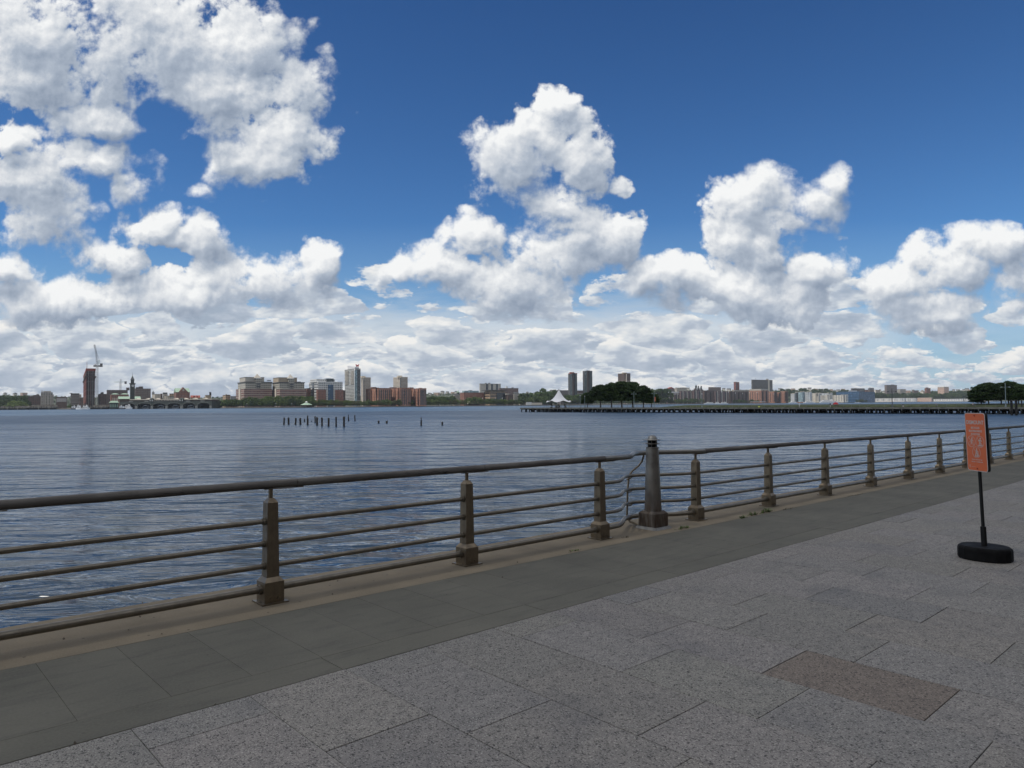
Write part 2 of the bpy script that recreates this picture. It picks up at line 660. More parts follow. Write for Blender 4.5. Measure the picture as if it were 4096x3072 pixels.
M_granite = ground_mat('granite', f_granite, .8)
M_concrete = ground_mat('concrete', f_concrete, .9)
M_coping = ground_mat('sandy_concrete', f_coping, .9)
M_joint = plain('joint_dirt', (.032, .031, .027), .95, var=.4, scale=9.)
M_bulk = plain('bulkhead_concrete', (.16, .14, .11), .9, var=.4, scale=1.2, bmp=.3)


def slab(mb, cols, pts, top, thick, bev, tone):
    """one paving unit from four (a, c) corners with a worn edge"""
    cx = sum(p[0] for p in pts) / 4
    cc = sum(p[1] for p in pts) / 4
    inn = []
    for a, c in pts:
        inn.append((a - math.copysign(bev, a - cx), c - math.copysign(bev, c - cc)))
    lo = [ac(a, c, top - thick) for a, c in pts]
    mid = [ac(a, c, top - bev * .6) for a, c in pts]
    hi = [ac(a, c, top + rnd.uniform(-.0006, .0006)) for a, c in inn]
    vs = lo + mid + hi
    fs = [(8, 9, 10, 11)]
    for i in range(4):
        j = (i + 1) % 4
        fs += [(i, j, 4 + j, 4 + i), (4 + i, 4 + j, 8 + j, 8 + i)]
    mb.add(vs, fs)
    cols += [tone] * len(fs)


def finish_slabs(mb, cols, name, mat, label):
    o = mb.build(name, mat, uv=False)
    me = o.data
    bm = bmesh.new(); bm.from_mesh(me); bmesh.ops.recalc_face_normals(bm, faces=bm.faces); bm.to_mesh(me); bm.free()
    at_ = me.color_attributes.new('tone', 'FLOAT_COLOR', 'CORNER')
    for p in me.polygons:
        for li in p.loop_indices: at_.data[li].color = (*cols[p.index], 1)
    tag(o, label, kind='structure')
    return o


SH = .015
mb, cols = MB(), []
A0_, RW, ML = 1.0326, .6318, .936
for k in range(-9, 130):
    off = -3.866 if k % 2 == 0 else -3.247
    far = k > 60
    cs = [-4.172] + [off + ML * j for j in range(0, 3 if far else 11)]
    for c0, c1 in zip(cs, cs[1:]):
        g = .0020 + rnd.random() * .0012
        g2 = .0017 if rnd.random() < .6 else .0030
        a0, a1 = A0_ + RW * k, A0_ + RW * (k + 1)
        sh = lambda c: SH * (c + 4.15)
        pts = [(a0 + sh(c0) + g2, c0 + g), (a1 + sh(c0) - g2, c0 + g), (a1 + sh(c1) - g2, c1 - g), (a0 + sh(c1) + g2, c1 - g)]
        b_ = rnd.uniform(.93, 1.06)
        tn = (b_ * rnd.uniform(.985, 1.015), b_, b_ * rnd.uniform(.98, 1.03))
        cm = (c0 + c1) / 2
        if k == 5 and abs(cm + 1.84) < .3: tn = (.82, .735, .68)       # the pinkish stone
        if k == 8 and abs(cm + 2.465) < .3: tn = (.88, .90, .935)         # the bluish stone
        if k == -1 and cm < -3.8: tn = (1.12, 1.0, .98)
        if k == 6 and cm < -3.9: tn = (.86, .88, .92)
        slab(mb, cols, pts, rnd.uniform(-.0012, .0012), .05, .0025, tn)
finish_slabs(mb, cols, 'pavement', M_granite, None)

mb, cols = MB(), []
for j in range(-14, 170):
    a0, a1 = 1.3017 + .4807 * j, 1.3017 + .4807 * (j + 1)
    g = .0010
    b_ = rnd.uniform(.93, 1.06)
    slab(mb, cols, [(a0 + g, -5.662), (a1 - g, -5.662), (a1 - g + .022, -4.473), (a0 + g + .022, -4.473)], rnd.uniform(-.0006, .0006), .06, .0012, (b_, b_, b_))
for j in range(-4, 43):
    a0, a1 = 2.276 + 1.9005 * j, 2.276 + 1.9005 * (j + 1)
    b_ = rnd.uniform(.95, 1.05)
    slab(mb, cols, [(a0 + .003, -4.469), (a1 - .003, -4.469), (a1 - .003 + .006, -4.176), (a0 + .003 + .006, -4.176)], rnd.uniform(-.001, .001), .06, .002, (b_, b_, b_))
finish_slabs(mb, cols, 'walkway', M_concrete, None)

mb = MB()
edge_c = -6.76
CB = [(-14, 5.9), (5.9, 19.4), (19.4, 33), (33, 60), (60, 110)]
for a0, a1 in CB:
    sec = [(-5.666, -.12), (-5.666, .0), (edge_c + .02, .0), (edge_c, -.02), (edge_c, -.32), (-6.64, -.32)]
    vs = [ac(a, c, h) for a in (a0 + .003, a1 - .003) for c, h in sec]
    n = len(sec)
    mb.add(vs, [(i, (i + 1) % n, n + (i + 1) % n, n + i) for i in range(n)] + [tuple(range(n)), tuple(range(2 * n - 1, n - 1, -1))])
o = mb.build('kerb', M_coping, uv=False)
bm = bmesh.new(); bm.from_mesh(o.data); bmesh.ops.recalc_face_normals(bm, faces=bm.faces); bm.to_mesh(o.data); bm.free()
tag(o, None, kind='structure')
# base sheet under the joints and the land behind the photographer
mb = MB()
mb.add([ac(-14, -6.6, -.02), ac(200, -6.6, -.02), ac(200, 120, -.02), ac(-160, 120, -.02), ac(-160, -6.5, -.02)], [(4, 3, 2, 1, 0)])
o = mb.build('ground', M_joint, uv=False)
tag(o, None, kind='structure')
# the wall that holds the land above the river
mb = MB()
lo, hi = -3.2, -.322
mb.hexa([ac(-160, -6.70, lo), ac(-160, -6.2, lo), ac(200, -6.2, lo), ac(200, -6.70, lo)], [ac(-160, -6.70, hi), ac(-160, -6.2, hi), ac(200, -6.2, hi), ac(200, -6.70, hi)])
o = mb.build('river_wall', M_bulk, uv=False)
bm = bmesh.new(); bm.from_mesh(o.data); bmesh.ops.recalc_face_normals(bm, faces=bm.faces); bm.to_mesh(o.data); bm.free()
tag(o, 'concrete river wall below the sandy kerb of the promenade', 'wall', kind='structure')

# unseen brick building added behind the viewer, for the metal to reflect something dark
bk = thing('reflected_building', 'long dark brick apartment building across the road behind the promenade', 'building', ac(10, 42))
F_behind = facade('street_brick', (.13, .085, .065), (.02, .025, .03), 3.2, 3.3, .45, .5)
mb = MB()
mb.hexa([ac(-90, 42, 0), ac(110, 42, 0), ac(110, 62, 0), ac(-90, 62, 0)][::-1], [ac(-90, 42, 34), ac(110, 42, 34), ac(110, 62, 34), ac(-90, 62, 34)][::-1])
kid(mb, 'wall', F_behind, bk, True)
mb = MB()
mb.hexa([ac(-90.5, 41.5, 34.01), ac(110.5, 41.5, 34.01), ac(110.5, 62.5, 34.01), ac(-90.5, 62.5, 34.01)][::-1], [ac(-90.5, 41.5, 35), ac(110.5, 41.5, 35), ac(110.5, 62.5, 35), ac(-90.5, 62.5, 35)][::-1])
kid(mb, 'roof', M_bulk, bk, True)

# ------------------------------------------------------------------ the railing
def metal_mat(name, col, rust, rough=.42, metal=.75, rustamt=.5):
    m, t, b = newmat(name)
    p = objco(t)
    n = nz(t, p, 7., 6, .65)
    st = nz(t, vmt(t, 'MULTIPLY', p, (14., 14., 2.)), 1., 4, .6)
    f = mr(t, n * .6 + st * .4, .44, .66) * rustamt
    plug(t, b.inputs['Base Color'], mixc(t, f, col, rust))
    plug(t, b.inputs['Metallic'], mixf(t, f, metal, metal * .3))
    plug(t, b.inputs['Roughness'], mixf(t, f, rough, .75))
    bump(t, b, n, .08, .004)
    return m


M_post = metal_mat('weathered_steel', (.195, .155, .107), (.066, .047, .028), .31, .75, .7)
M_rail = metal_mat('galvanised_pipe', (.215, .192, .155), (.075, .058, .040), .36, .75, .5)
M_bright = metal_mat('brushed_steel', (.22, .215, .20), (.12, .105, .085), .38, .85, .4)


def wood_mat():
    m, t, b = newmat('weathered_timber')
    p = objco(t)
    al = vmt(t, 'DOT_PRODUCT', p, tuple(AU))
    ca = vmt(t, 'DOT_PRODUCT', p, tuple(CN))
    _, _, z = sep(t, p)
    q = comb(t, al * 1.2, ca * 34., z * 34.)
    g = nz(t, q, 1., 6, .65, .5)
    ck = nz(t, vmt(t, 'MULTIPLY', comb(t, al, ca, z), (2.2, 26., 26.)), 1., 4, .55, .9)
    crack = mr(t, mth(t, 'ABSOLUTE', ck - .5), .0, .016, 1., 0.) * mr(t, nz(t, comb(t, al, 0., 0.), .9, 2), .4, .6)
    big = nz(t, p, 1.6, 4, .6)
    base = mixc(t, mr(t, g, .3, .7), (.125, .114, .103), (.058, .052, .047))
    base = mixc(t, mr(t, big, .45, .7) * .5, base, (.19, .18, .165))
    base = mixc(t, crack, base, (.006, .005, .004))
    plug(t, b.inputs['Base Color'], base)
    b.inputs['Roughness'].default_value = .8
    bump(t, b, g - crack * 1.2, .5, .008)
    return m


M_wood = wood_mat()

PA, PC = 7.009, -6.054              # first post right... the post left of the bollard, and the line the posts stand on
SPC = 2.203
posts_a = [PA + SPC * k for k in range(-4, 14)]
RAILZ = [(.705, .0225), (.512, .0225), (.317, .0225), (.118, .031)]
HANDZ, HANDR = 1.025, .036
rail = thing('railing', 'steel and timber railing with square tapered posts along the river edge', 'railing', ac(PA, PC))


def obx(mb, a0, a1, c0, c1, h0, h1, e0=0., e1=0.):
    """a block in the (along, across, up) frame; e0 and e1 draw the bottom and the top in"""
    f = lambda e, h: [ac(a0 + e, c0 + e, h), ac(a0 + e, c1 - e, h), ac(a1 - e, c1 - e, h), ac(a1 - e, c0 + e, h)]
    lo, hi = f(e0, h0), f(e1, h1)
    return mb.hexa(lo[::-1], hi[::-1])


def make_post(a):
    b = .087
    # shaft with its chamfered top
    mb = MB()
    obx(mb, a - .056, a + .056, PC - .056, PC + .056, .222, .868, 0, .0085)
    obx(mb, a - .0475, a + .0475, PC - .0475, PC + .0475, .868, .906, 0, .024)
    p = kid(mb, 'post', M_post, rail, True)
    mb = MB()
    obx(mb, a - b, a + b, PC - b, PC + b, .012, .186)
    obx(mb, a - b, a + b, PC - b, PC + b, .186, .223, 0, .029)
    kid(mb, 'post_base', M_post, p, True)
    mb = MB()
    obx(mb, a - .118, a + .118, PC - .118, PC + .118, .0, .012)
    kid(mb, 'base_plate', M_post, p, True)
    mb = MB()
    mb.tube([ac(a, PC, .90), ac(a, PC, .985)], .0195, 12)
    # the saddle strap under the handrail
    mb.hexa([ac(a - .06, PC + .022, .9825), ac(a - .06, PC - .022, .9825), ac(a + .30, PC - .022, .9825), ac(a + .30, PC + .022, .9825)],
            [ac(a - .06, PC + .022, .9885), ac(a - .06, PC - .022, .9885), ac(a + .30, PC - .022, .9885), ac(a + .30, PC + .022, .9885)])
    kid(mb, 'handrail_bracket', M_post, p, True)
    for da, dc in ((-.03, b), (.035, b)):
        mb = MB()
        mb.tube([ac(a + da, PC + dc, .045), ac(a + da, PC + dc + .012, .045)], .011, 6)
        kid(mb, 'bolt', M_post, p, True)
    for h, r in RAILZ:
        s = b if h < .2 else .054
        mb = MB()
        mb.tube([ac(a - s - .022, PC, h), ac(a - s + .004, PC, h)], r * 1.38, 14)
        kid(mb, 'rail_collar', M_rail, p, True)
    return p


for a in posts_a: make_post(a)
BULGE = [(7.30, 0.), (7.42, -.02), (7.53, -.07), (7.65, -.15), (7.77, -.235), (7.89, -.31), (8.0, -.36), (8.12, -.385), (8.24, -.37), (8.36, -.325), (8.5, -.25), (8.65, -.16), (8.8, -.08), (8.95, -.03), (9.1, -.004), (9.17, 0.)]
for i, (a0, a1) in enumerate(zip(posts_a, posts_a[1:])):
    for h, r in RAILZ:
        s = .087 if h < .2 else .05
        mb = MB()
        if abs(a0 - PA) < .01:
            pts = [ac(a0 + s, PC, h)] + [ac(a, PC + dc, h) for a, dc in BULGE if a < a1 - s] + [ac(a1 - s, PC, h)]
            mb.tube(pts, r, 14)
        else:
            mb.tube([ac(a0 + s, PC, h), ac(a1 - s, PC, h)], r, 14)
        kid(mb, 'rail', M_rail, rail, True)
    # timber handrail in lengths that meet just right of each post
    if abs(a0 - PA) > .01:
        j0, j1 = a0 + .235, a1 + .235
        if abs(a1 - PA) < .01: j1 = a1 + .10
        mb = MB()
        n = 14
        mb.tube([ac(lerp(j0 + .003, j1 - .003, k / n), PC + .0016 * sin(k * 1.9 + i), HANDZ + .0012 * sin(k * 2.3 + i * 2)) for k in range(n + 1)], HANDR, 16)
        kid(mb, 'handrail', M_wood, rail, True)
# bent steel handrail round the back of the bollard
mb = MB()
hp = [(PA + .10, 0.), (7.30, 0.), (7.50, 0.)] + [(a + .22, dc) for a, dc in BULGE if -.42 < dc < -.015 and a < 8.3] + [(8.62, -.35), (8.8, -.26), (8.97, -.17), (9.15, -.07), (9.3, -.015), (PA + SPC + .235, 0.)]
hp = [(a, dc) for a, dc in hp if a > 7 or True]
mb.tube([ac(a, PC + dc, HANDZ - .002) for a, dc in hp], HANDR * .97, 18)
kid(mb, 'steel_handrail', M_bright, rail, True, 'bent bare steel handrail behind the bollard')
# flat bar that carries the rails there
mb = MB()
bar = [(8.418, -0.36, 0.985), (8.428, -0.4, 0.9), (8.378, -0.43, 0.83), (8.238, -0.44, 0.76), (8.168, -0.437, 0.705), (8.128, -0.436, 0.512), (8.118, -0.436, 0.317), (8.108, -0.436, 0.17), (8.108, -0.44, 0.1), (8.108, -0.38, 0.045), (8.108, -0.22, 0.02), (8.108, -0.12, 0.02)]
for (a, dc, h), (a2, d2, h2) in zip(bar, bar[1:]):
    mb.tube([ac(a, PC + dc, h), ac(a2, PC + d2, h2)], .014, 8)
for h, r in RAILZ:
    mb.tube([ac(8.10, PC - .43, h - .05), ac(8.17, PC - .42, h - .045), ac(8.20, PC - .415, h - .03)], .009, 6)
kid(mb, 'rail_support', M_post, rail, True)


# ------------------------------------------------------------------ the bollard
def rusty_bollard():
    m, t, b = newmat('bollard_steel')
    p = objco(t)
    _, _, z = sep(t, p)
    st = nz(t, vmt(t, 'MULTIPLY', p, (16., 16., 2.2)), 1., 5, .62)
    n = nz(t, p, 5., 5, .6)
    low = mr(t, z + (n - .5) * .40, .15, .80, 1., 0.)
    rust = mth(t, 'MAXIMUM', low * mr(t, st, .3, .6, .35, 1.), mr(t, st * .5 + n * .5, .54, .66) * .45)
    col = mixc(t, mr(t, n, .3, .7), (.26, .245, .22), (.165, .155, .138))
    col = mixc(t, rust, col, (.050, .027, .012))
    plug(t, b.inputs['Base Color'], col)
    plug(t, b.inputs['Metallic'], mixf(t, rust, .7, .1))
    plug(t, b.inputs['Roughness'], mixf(t, rust, .42, .8))
    b.inputs['Specular IOR Level'].default_value = .5
    return m


M_boll = rusty_bollard()
M_black = plain('black_paint', (.008, .008, .0085), .6, var=.3, spec=.25)
BA, BC = 8.145, -6.055
bol = thing('bollard', 'round tapered steel bollard with domed vent cap standing in the railing', 'bollard', ac(BA, BC), rz=0)
bol.scale = (1, 1, .955)
mb = MB()
obx(mb, BA - .145, BA + .145, BC - .145, BC + .145, .035, .222)
obx(mb, BA - .145, BA + .145, BC - .145, BC + .145, .222, .258, 0, .034)
kid(mb, 'bollard_base', M_boll, bol, True, 'rusty square base block')
mb = MB()
obx(mb, BA - .185, BA + .185, BC - .185, BC + .185, .0, .036, 0, .022)
kid(mb, 'base_plate', M_bright, bol, True)
mb = MB()
O = ac(BA, BC)
cut = [.245, .478, .716, .95, 1.178]
for z0, z1 in zip(cut, cut[1:]):
    r0, r1 = .119 - (z0 - .245) * .0338, .119 - (z1 - .245) * .0338
    mb.lathe([(r0, z0 + .0025), (r1, z1 - .0025)], seg=40)
    mb.lathe([(r1 - .004, z1 - .006), (r1 - .004, z1 + .006)], seg=40)
o = mb.build('shaft', M_boll, bol, origin=(0, 0, 0))
mb = MB()
mb.lathe([(.060, 1.17), (.060, 1.32)], seg=24)
vent = mb.build('vent', M_black, bol, origin=(0, 0, 0))
mb = MB(); mb.lathe([(.088, 1.178), (.092, 1.182), (.092, 1.188), (.07, 1.191)], seg=32); mb.build('vent_ring', M_boll, vent, origin=(0, 0, 0))
mb = MB(); mb.lathe([(.062, 1.236), (.108, 1.236), (.108, 1.243), (.066, 1.25)], seg=32); mb.build('vent_ring', M_boll, vent, origin=(0, 0, 0))
mb = MB()
for k in range(6):
    th = k * pi / 3 + .2
    mb.box(-.004, .004, -.004, .004, 1.19, 1.30)
    for q in mb.v[-8:]:
        q.x += .066 * cos(th); q.y += .066 * sin(th)
mb.build('vent_bar', M_bright, vent, origin=(0, 0, 0))
mb = MB(); mb.lathe([(.066, 1.292), (.127, 1.294), (.127, 1.299), (.070, 1.304), (.067, 1.32), (.060, 1.338), (.046, 1.353), (.026, 1.362), (.004, 1.365)], seg=36)
mb.build('dome_cap', M_bright, bol, origin=(0, 0, 0))

# ------------------------------------------------------------------ the sign
M_sign = plain('orange_sheeting', (.62, .145, .055), .38, var=.10, scale=3., spec=.4)
M_white = plain('white_sheeting', (.50, .46, .43), .4, var=.08)
M_rubber = plain('black_rubber', (.0045, .0045, .005), .8, var=.35, scale=6., bmp=.15, spec=.18)
SGX, SGY = (AU * 9.19 + CN * -2.36 + Vector((.833, -.554, 0)) * .035).xy
sgz = -EYE + GRADE * 9.19
sign = thing('sign', 'orange dismount sign on a black pole with a rubber base', 'sign', (SGX, SGY, sgz))
# base: long octagon lying across the walk, local x along CN
bx_, by_ = Vector((CN.x, CN.y)), Vector((AU.x, AU.y))


def lp(x, y, z): return Vector((bx_.x * x + by_.x * y, bx_.y * x + by_.y * y, z))


oct_ = [(.262 * math.copysign(abs(cos(q)) ** .92, cos(q)), .225 * math.copysign(abs(sin(q)) ** .92, sin(q))) for q in [2 * pi * (k + .5) / 16 for k in range(16)]]
mb = MB()
ring = [[lp(x * s, y * s, z) for x, y in oct_] for s, z in ((.97, .0), (1., .018), (1., .112), (.975, .135), (.91, .148))]
for r0, r1 in zip(ring, ring[1:]):
    mb.add(r0 + r1, [(i, (i + 1) % 16, 16 + (i + 1) % 16, 16 + i) for i in range(16)])
mb.add(ring[0], [tuple(range(15, -1, -1))]); mb.add(ring[-1], [tuple(range(16))])
o = mb.build('sign_base', M_rubber, sign, origin=(0, 0, 0))
bm = bmesh.new(); bm.from_mesh(o.data); bmesh.ops.recalc_face_normals(bm, faces=bm.faces); bm.to_mesh(o.data); bm.free()
LEAN = Vector((-.030, .010, 1))


def pl(z): return Vector((LEAN.x * z, LEAN.y * z, z))


mb = MB(); mb.tube([pl(.14), pl(1.61)], .0175, 14)
pole = mb.build('pole', M_black, sign, origin=(0, 0, 0))
mb = MB(); mb.tube([pl(.14), pl(.36)], .029, 14); mb.build('pole_socket', M_black, pole, origin=(0, 0, 0))
# panel frame: px to the reader's right, up along the lean, face towards the west
PX = Vector((.05, -.9987, 0)).normalized()
PU = pl(1).normalized()
PF = PU.cross(PX).normalized() * -1
if PF.x > 0: PF = -PF
PW, PH = .318, .652
PCEN = pl(1.301) + PF * .018


def pp(x, y, d=0.): return PCEN + PX * x + PU * y + PF * d


def rrect(w, h, r, n=6):
    o = []
    for cx, cy, a0 in ((w / 2 - r, -h / 2 + r, -pi / 2), (w / 2 - r, h / 2 - r, 0), (-w / 2 + r, h / 2 - r, pi / 2), (-w / 2 + r, -h / 2 + r, pi)):
        for k in range(n + 1):
            a = a0 + pi / 2 * k / n
            o.append((cx + r * cos(a), cy + r * sin(a)))
    return o


def plate(w, h, r, d0, d1, name, mat, par):
    q = rrect(w, h, r)
    n = len(q)
    mb = MB()
    mb.add([pp(x, y, d0) for x, y in q] + [pp(x, y, d1) for x, y in q], [tuple(range(n - 1, -1, -1)), tuple(range(n, 2 * n))] + [(i, (i + 1) % n, n + (i + 1) % n, n + i) for i in range(n)])
    o = mb.build(name, mat, par, origin=(0, 0, 0))
    bm = bmesh.new(); bm.from_mesh(o.data); bmesh.ops.recalc_face_normals(bm, faces=bm.faces); bm.to_mesh(o.data); bm.free()
    return o


panel = plate(PW, PH, .034, 0, .003, 'sign_panel', M_white, sign)
plate(PW - .014, PH - .014, .028, .003, .0034, 'sign_face', M_sign, panel)
M_back = plain('sign_back', (.03, .03, .032), .5, var=.2)
plate(PW, PH, .034, -.031, -.0285, 'back_panel', M_back, sign)


def flat_text(txt, x, y, size, width=None, bold=.0):
    cu = bpy.data.curves.new('lettering', 'FONT')
    cu.body = txt
    cu.size = size
    cu.align_x = 'CENTER'
    cu.align_y = 'CENTER'
    cu.extrude = .0003
    cu.offset = bold
    o = bpy.data.objects.new('tmp', cu)
    COL.objects.link(o)
    bpy.context.view_layer.update()
    me = bpy.data.meshes.new_from_object(o.evaluated_get(bpy.context.evaluated_depsgraph_get()))
    bpy.data.objects.remove(o)
    sx = 1.
    if width:
        xs = [v.co.x for v in me.vertices]
        sx = width / (max(xs) - min(xs))
    vs = [pp(x + v.co.x * sx, y + v.co.y, .0040 + v.co.z) for v in me.vertices]
    n = bpy.data.meshes.new('lettering')
    n.from_pydata(vs, [], [tuple(p.vertices) for p in me.polygons])
    n.materials.append(M_white)
    ob = bpy.data.objects.new('lettering', n)
    COL.objects.link(ob)
    ob.parent = panel
    return ob


flat_text('DISMOUNT', 0, .218, .060, .272, .0012)
flat_text('BICYCLES', 0, .158, .030, .130, .0007)
flat_text('SKATEBOARDS', 0, .122, .030, .205, .0007)
flat_text('SCOOTERS', 0, .086, .030, .140, .0007)
flat_text('VIOLATORS MAY BE', .0, -.198, .0165, .165, .0002)
flat_text('ISSUED A SUMMONS', .0, -.222, .0165, .175, .0002)


def strokes(lines, w=.0042):
    mb = MB()
    for ln in lines:
        for (x0, y0), (x1, y1) in zip(ln, ln[1:]):
            dx, dy = x1 - x0, y1 - y0
            L = sqrt(dx * dx + dy * dy) or 1
            nx, ny = -dy / L * w / 2, dx / L * w / 2
            ex, ey = dx / L * w * .3, dy / L * w * .3
            q = [(x0 + nx - ex, y0 + ny - ey), (x1 + nx + ex, y1 + ny + ey), (x1 - nx + ex, y1 - ny + ey), (x0 - nx - ex, y0 - ny - ey)]
            mb.add([pp(a, b, .0042) for a, b in q], [(0, 1, 2, 3)])
    return mb


def circ(cx, cy, r, n=28): return [(cx + r * cos(2 * pi * k / n), cy + r * sin(2 * pi * k / n)) for k in range(n + 1)]


R_ = .062
for cx, cy, kind in ((-.072, .005, 'bike'), (.064, .005, 'board'), (-.002, -.115, 'scoot')):
    ls = [circ(cx, cy, R_), [(cx - R_ * .7, cy + R_ * .7), (cx + R_ * .7, cy - R_ * .7)]]
    mb = strokes(ls, .0040)
    X = lambda x, y: (cx + x * R_, cy + y * R_)
    b2 = [[X(.05, .42), X(-.05, .05)], [X(-.05, .05), X(-.18, -.30), X(-.25, -.62)], [X(-.03, .05), X(.16, -.28), X(.18, -.62)], [X(.03, .34), X(.26, .18), X(.42, .14)]]
    if kind == 'bike':
        b2 = [[X(.12, .38), X(-.12, .06)], [X(-.12, .06), X(.02, -.18), X(-.12, -.46)], [X(.12, .36), X(.28, .16), X(.45, .12)]]
        mb2 = strokes([circ(*X(-.38, -.38), .30 * R_, 16), circ(*X(.42, -.38), .30 * R_, 16)], .0026)
        mb.add(mb2.v, mb2.f)
    elif kind == 'board':
        b2.append([X(-.45, -.70), X(.45, -.70)])
        b2.append([X(.03, .34), X(-.30, .16), X(-.42, .22)])
    else:
        b2.append([X(-.40, -.70), X(.40, -.70), X(.36, .14)])
    m3 = strokes(b2, .0105)
    mb.add(m3.v, m3.f)
    hx, hy = X(.10, .60) if kind != 'bike' else X(.20, .58)
    mb.add([pp(a, b, .0043) for a, b in circ(hx, hy, .0095, 12)[:-1]], [tuple(range(12))])
    mb.build('pictogram', M_white, panel, origin=(0, 0, 0))
mb = strokes([[(-.118, -.262), (-.118, -.292)], [(-.124, -.268), (-.112, -.264)], [(-.124, -.280), (-.112, -.276)]], .0045)
mb.add(strokes([[(-.095, -.280), (-.03, -.280)]], .002).v, [(0, 1, 2, 3)])
mb.build('emblem', M_white, panel, origin=(0, 0, 0))
M_red = plain('red_rivet', (.22, .01, .01), .4)
for y in (PH / 2 - .030, -PH / 2 + .030):
    mb = MB(); mb.tube([pp(.0, y, .003), pp(.0, y, .008)], .008, 10); mb.build('rivet', M_red, panel, origin=(0, 0, 0))

# ------------------------------------------------------------------ weeds in the joint beside the kerb
M_weed = plain('weed_leaf', (.105, .165, .035), .6, var=.4, scale=40.)
M_dry = plain('dry_leaf', (.05, .042, .022), .8, var=.5, scale=40.)


def weed(a, c, L, n, hh, label, dry=False):
    r_ = random.Random(int(a * 100))
    mb = MB()
    o = ac(a, c)
    for _ in range(n):
        f_ = r_.gauss(0, .75)
        p = ac(a + f_ * L, c + r_.gauss(0, .010) + .02 * sin(f_ * 5))
        th = r_.uniform(0, 2 * pi)
        d = Vector((cos(th), sin(th), 0))
        s = Vector((-d.y, d.x, 0)) * r_.uniform(.0016, .0034)
        h = hh * r_.uniform(.25, 1.) * max(.25, 1 - abs(f_) * .7)
        sp = r_.uniform(.6, 2.0) * h
        pts = [p, p + d * sp * .4 + Vector((0, 0, h * .75)), p + d * sp + Vector((0, 0, h * .8))]
        mb.add([pts[0] - s, pts[0] + s, pts[1] + s, pts[1] - s, pts[2]], [(0, 1, 2, 3), (3, 2, 4)], 0 if r_.random() < .8 and not dry else 1)
    ob = mb.build('weed', [M_weed, M_dry], uv=False, origin=o)
    ob.location = o
    tag(ob, label, 'weed')


def gpx(x, y):
    D = ray(x, y)
    s = -EYE / (D.z - GRADE * (D.x * AU.x + D.y * AU.y))
    return (D * s).dot(AU), (D * s).dot(CN)


for x, y, L, n, hh, lab in ((2737, 2113, .13, 150, .06, 'green weed tuft in the paving joint just right of the bollard'),
                            (2970, 2072, .07, 110, .07, 'small bright weed tuft nearest left of the two tufts past the bollard'),
                            (3012, 2060, .10, 120, .09, 'grassy weed tuft with tall blades before the fifth railing post'),
                            (3065, 2049, .17, 190, .10, 'largest grass tuft at the foot of a railing post right of the bollard'),
                            (3150, 2037, .22, 70, .035, 'low dry weeds trailing along the joint past the grass tufts'),
                            (2295, 2204, .10, 60, .03, 'flat little weed in the joint left of the bollard'),
                            (2500, 2150, .07, 36, .025, 'sparse dry weed in the joint in front of the bollard'),
                            (3420, 1982, .45, 90, .03, 'thin strip of dry weeds in the joint far along the walk')):
    a, c = gpx(x, y)
    weed(a, c, L, n, hh, lab, dry='dry' in lab)
M_leafd = plain('dead_leaf', (.05, .036, .022), .8, var=.4)
mb = MB()
for x, y in ((515, 2521), (648, 2537), (350, 2452), (560, 2468), (255, 2557), (570, 2412), (1350, 2325), (1330, 2378), (1540, 2278), (860, 2820), (2010, 2310), (3596, 2360), (1800, 2287), (1786, 2380), (300, 2975), (2070, 2250)):
    a, c = gpx(x, y)
    p = ac(a, c, .003)
    th = rnd.uniform(0, 6.28)
    s = rnd.uniform(.008, .018)
    d1, d2 = Vector((cos(th), sin(th), .15)) * s, Vector((-sin(th), cos(th), .1)) * s * .55
    mb.add([p - d1, p - d2, p + d1 * .9 + Vector((0, 0, .006)), p + d2], [(0, 1, 2, 3)])
ob = mb.build('leaf_litter', M_leafd, uv=False)
tag(ob, 'scattered dead leaf scraps and grit on the paving', kind='stuff')
# ------------------------------------------------------------------ the river
def water_mat():
    m, t, b = newmat('river_water')
    p = objco(t)
    b.inputs['Base Color'].default_value = (.020, .058, .108, 1)
    b.inputs['IOR'].default_value = 1.5
    b.inputs['Roughness'].default_value = .07
    b.inputs['Specular IOR Level'].default_value = .5
    # wind ripples run across the view; their height changes in broad patches
    far = vmt(t, 'LENGTH', p)
    r = vmt(t, 'MULTIPLY', p, (.36, 1., 1.))
    w0 = nz(t, r, .16, 3, .5, .4)
    w1 = nz(t, r, .36, 2, .5, .8)
    w2 = nz(t, r, 1.05, 3, .5, 1.1)
    patch = nz(t, vmt(t, 'MULTIPLY', p, (.006, .022, 1.)), 1., 5, .62, .5)
    patch2 = nz(t, vmt(t, 'MULTIPLY', p, (.05, .15, 1.)), 1., 3, .6, .5)
    amp = mr(t, patch, .3, .7, .6, 1.25) * mr(t, patch2, .3, .7, .7, 1.25)
    f2 = mr(t, far, 20., 200., 1., 0.5)
    f1 = mr(t, far, 80., 900., 1., 0.9)
    f0 = mr(t, far, 200., 1500., 1., 1.)
    w00 = nz(t, vmt(t, 'MULTIPLY', p, (.020, .060, 1.)), 1., 4, .62, .6)
    wa = nz(t, vmt(t, 'MULTIPLY', p, (.07, .22, 1.)), 1., 3, .58, .7)
    h = w00 * 6.5 * mr(t, far, 25., 140., .12, 1.) + wa * 2.4 * mr(t, far, 12., 70., .15, 1.) + w0 * 2.2 * f0 + w1 * 1.35 * amp * f1 + w2 * .85 * amp * f2
    n = bump(t, b, h, 1.0, .50)
    plug(t, b.inputs['Roughness'], mr(t, far, 12., 240., .09, .36) + (patch - .5) * mr(t, far, 30., 260., .0, .55) + (patch2 - .5) * mr(t, far, 12., 60., .0, .22))
    return m


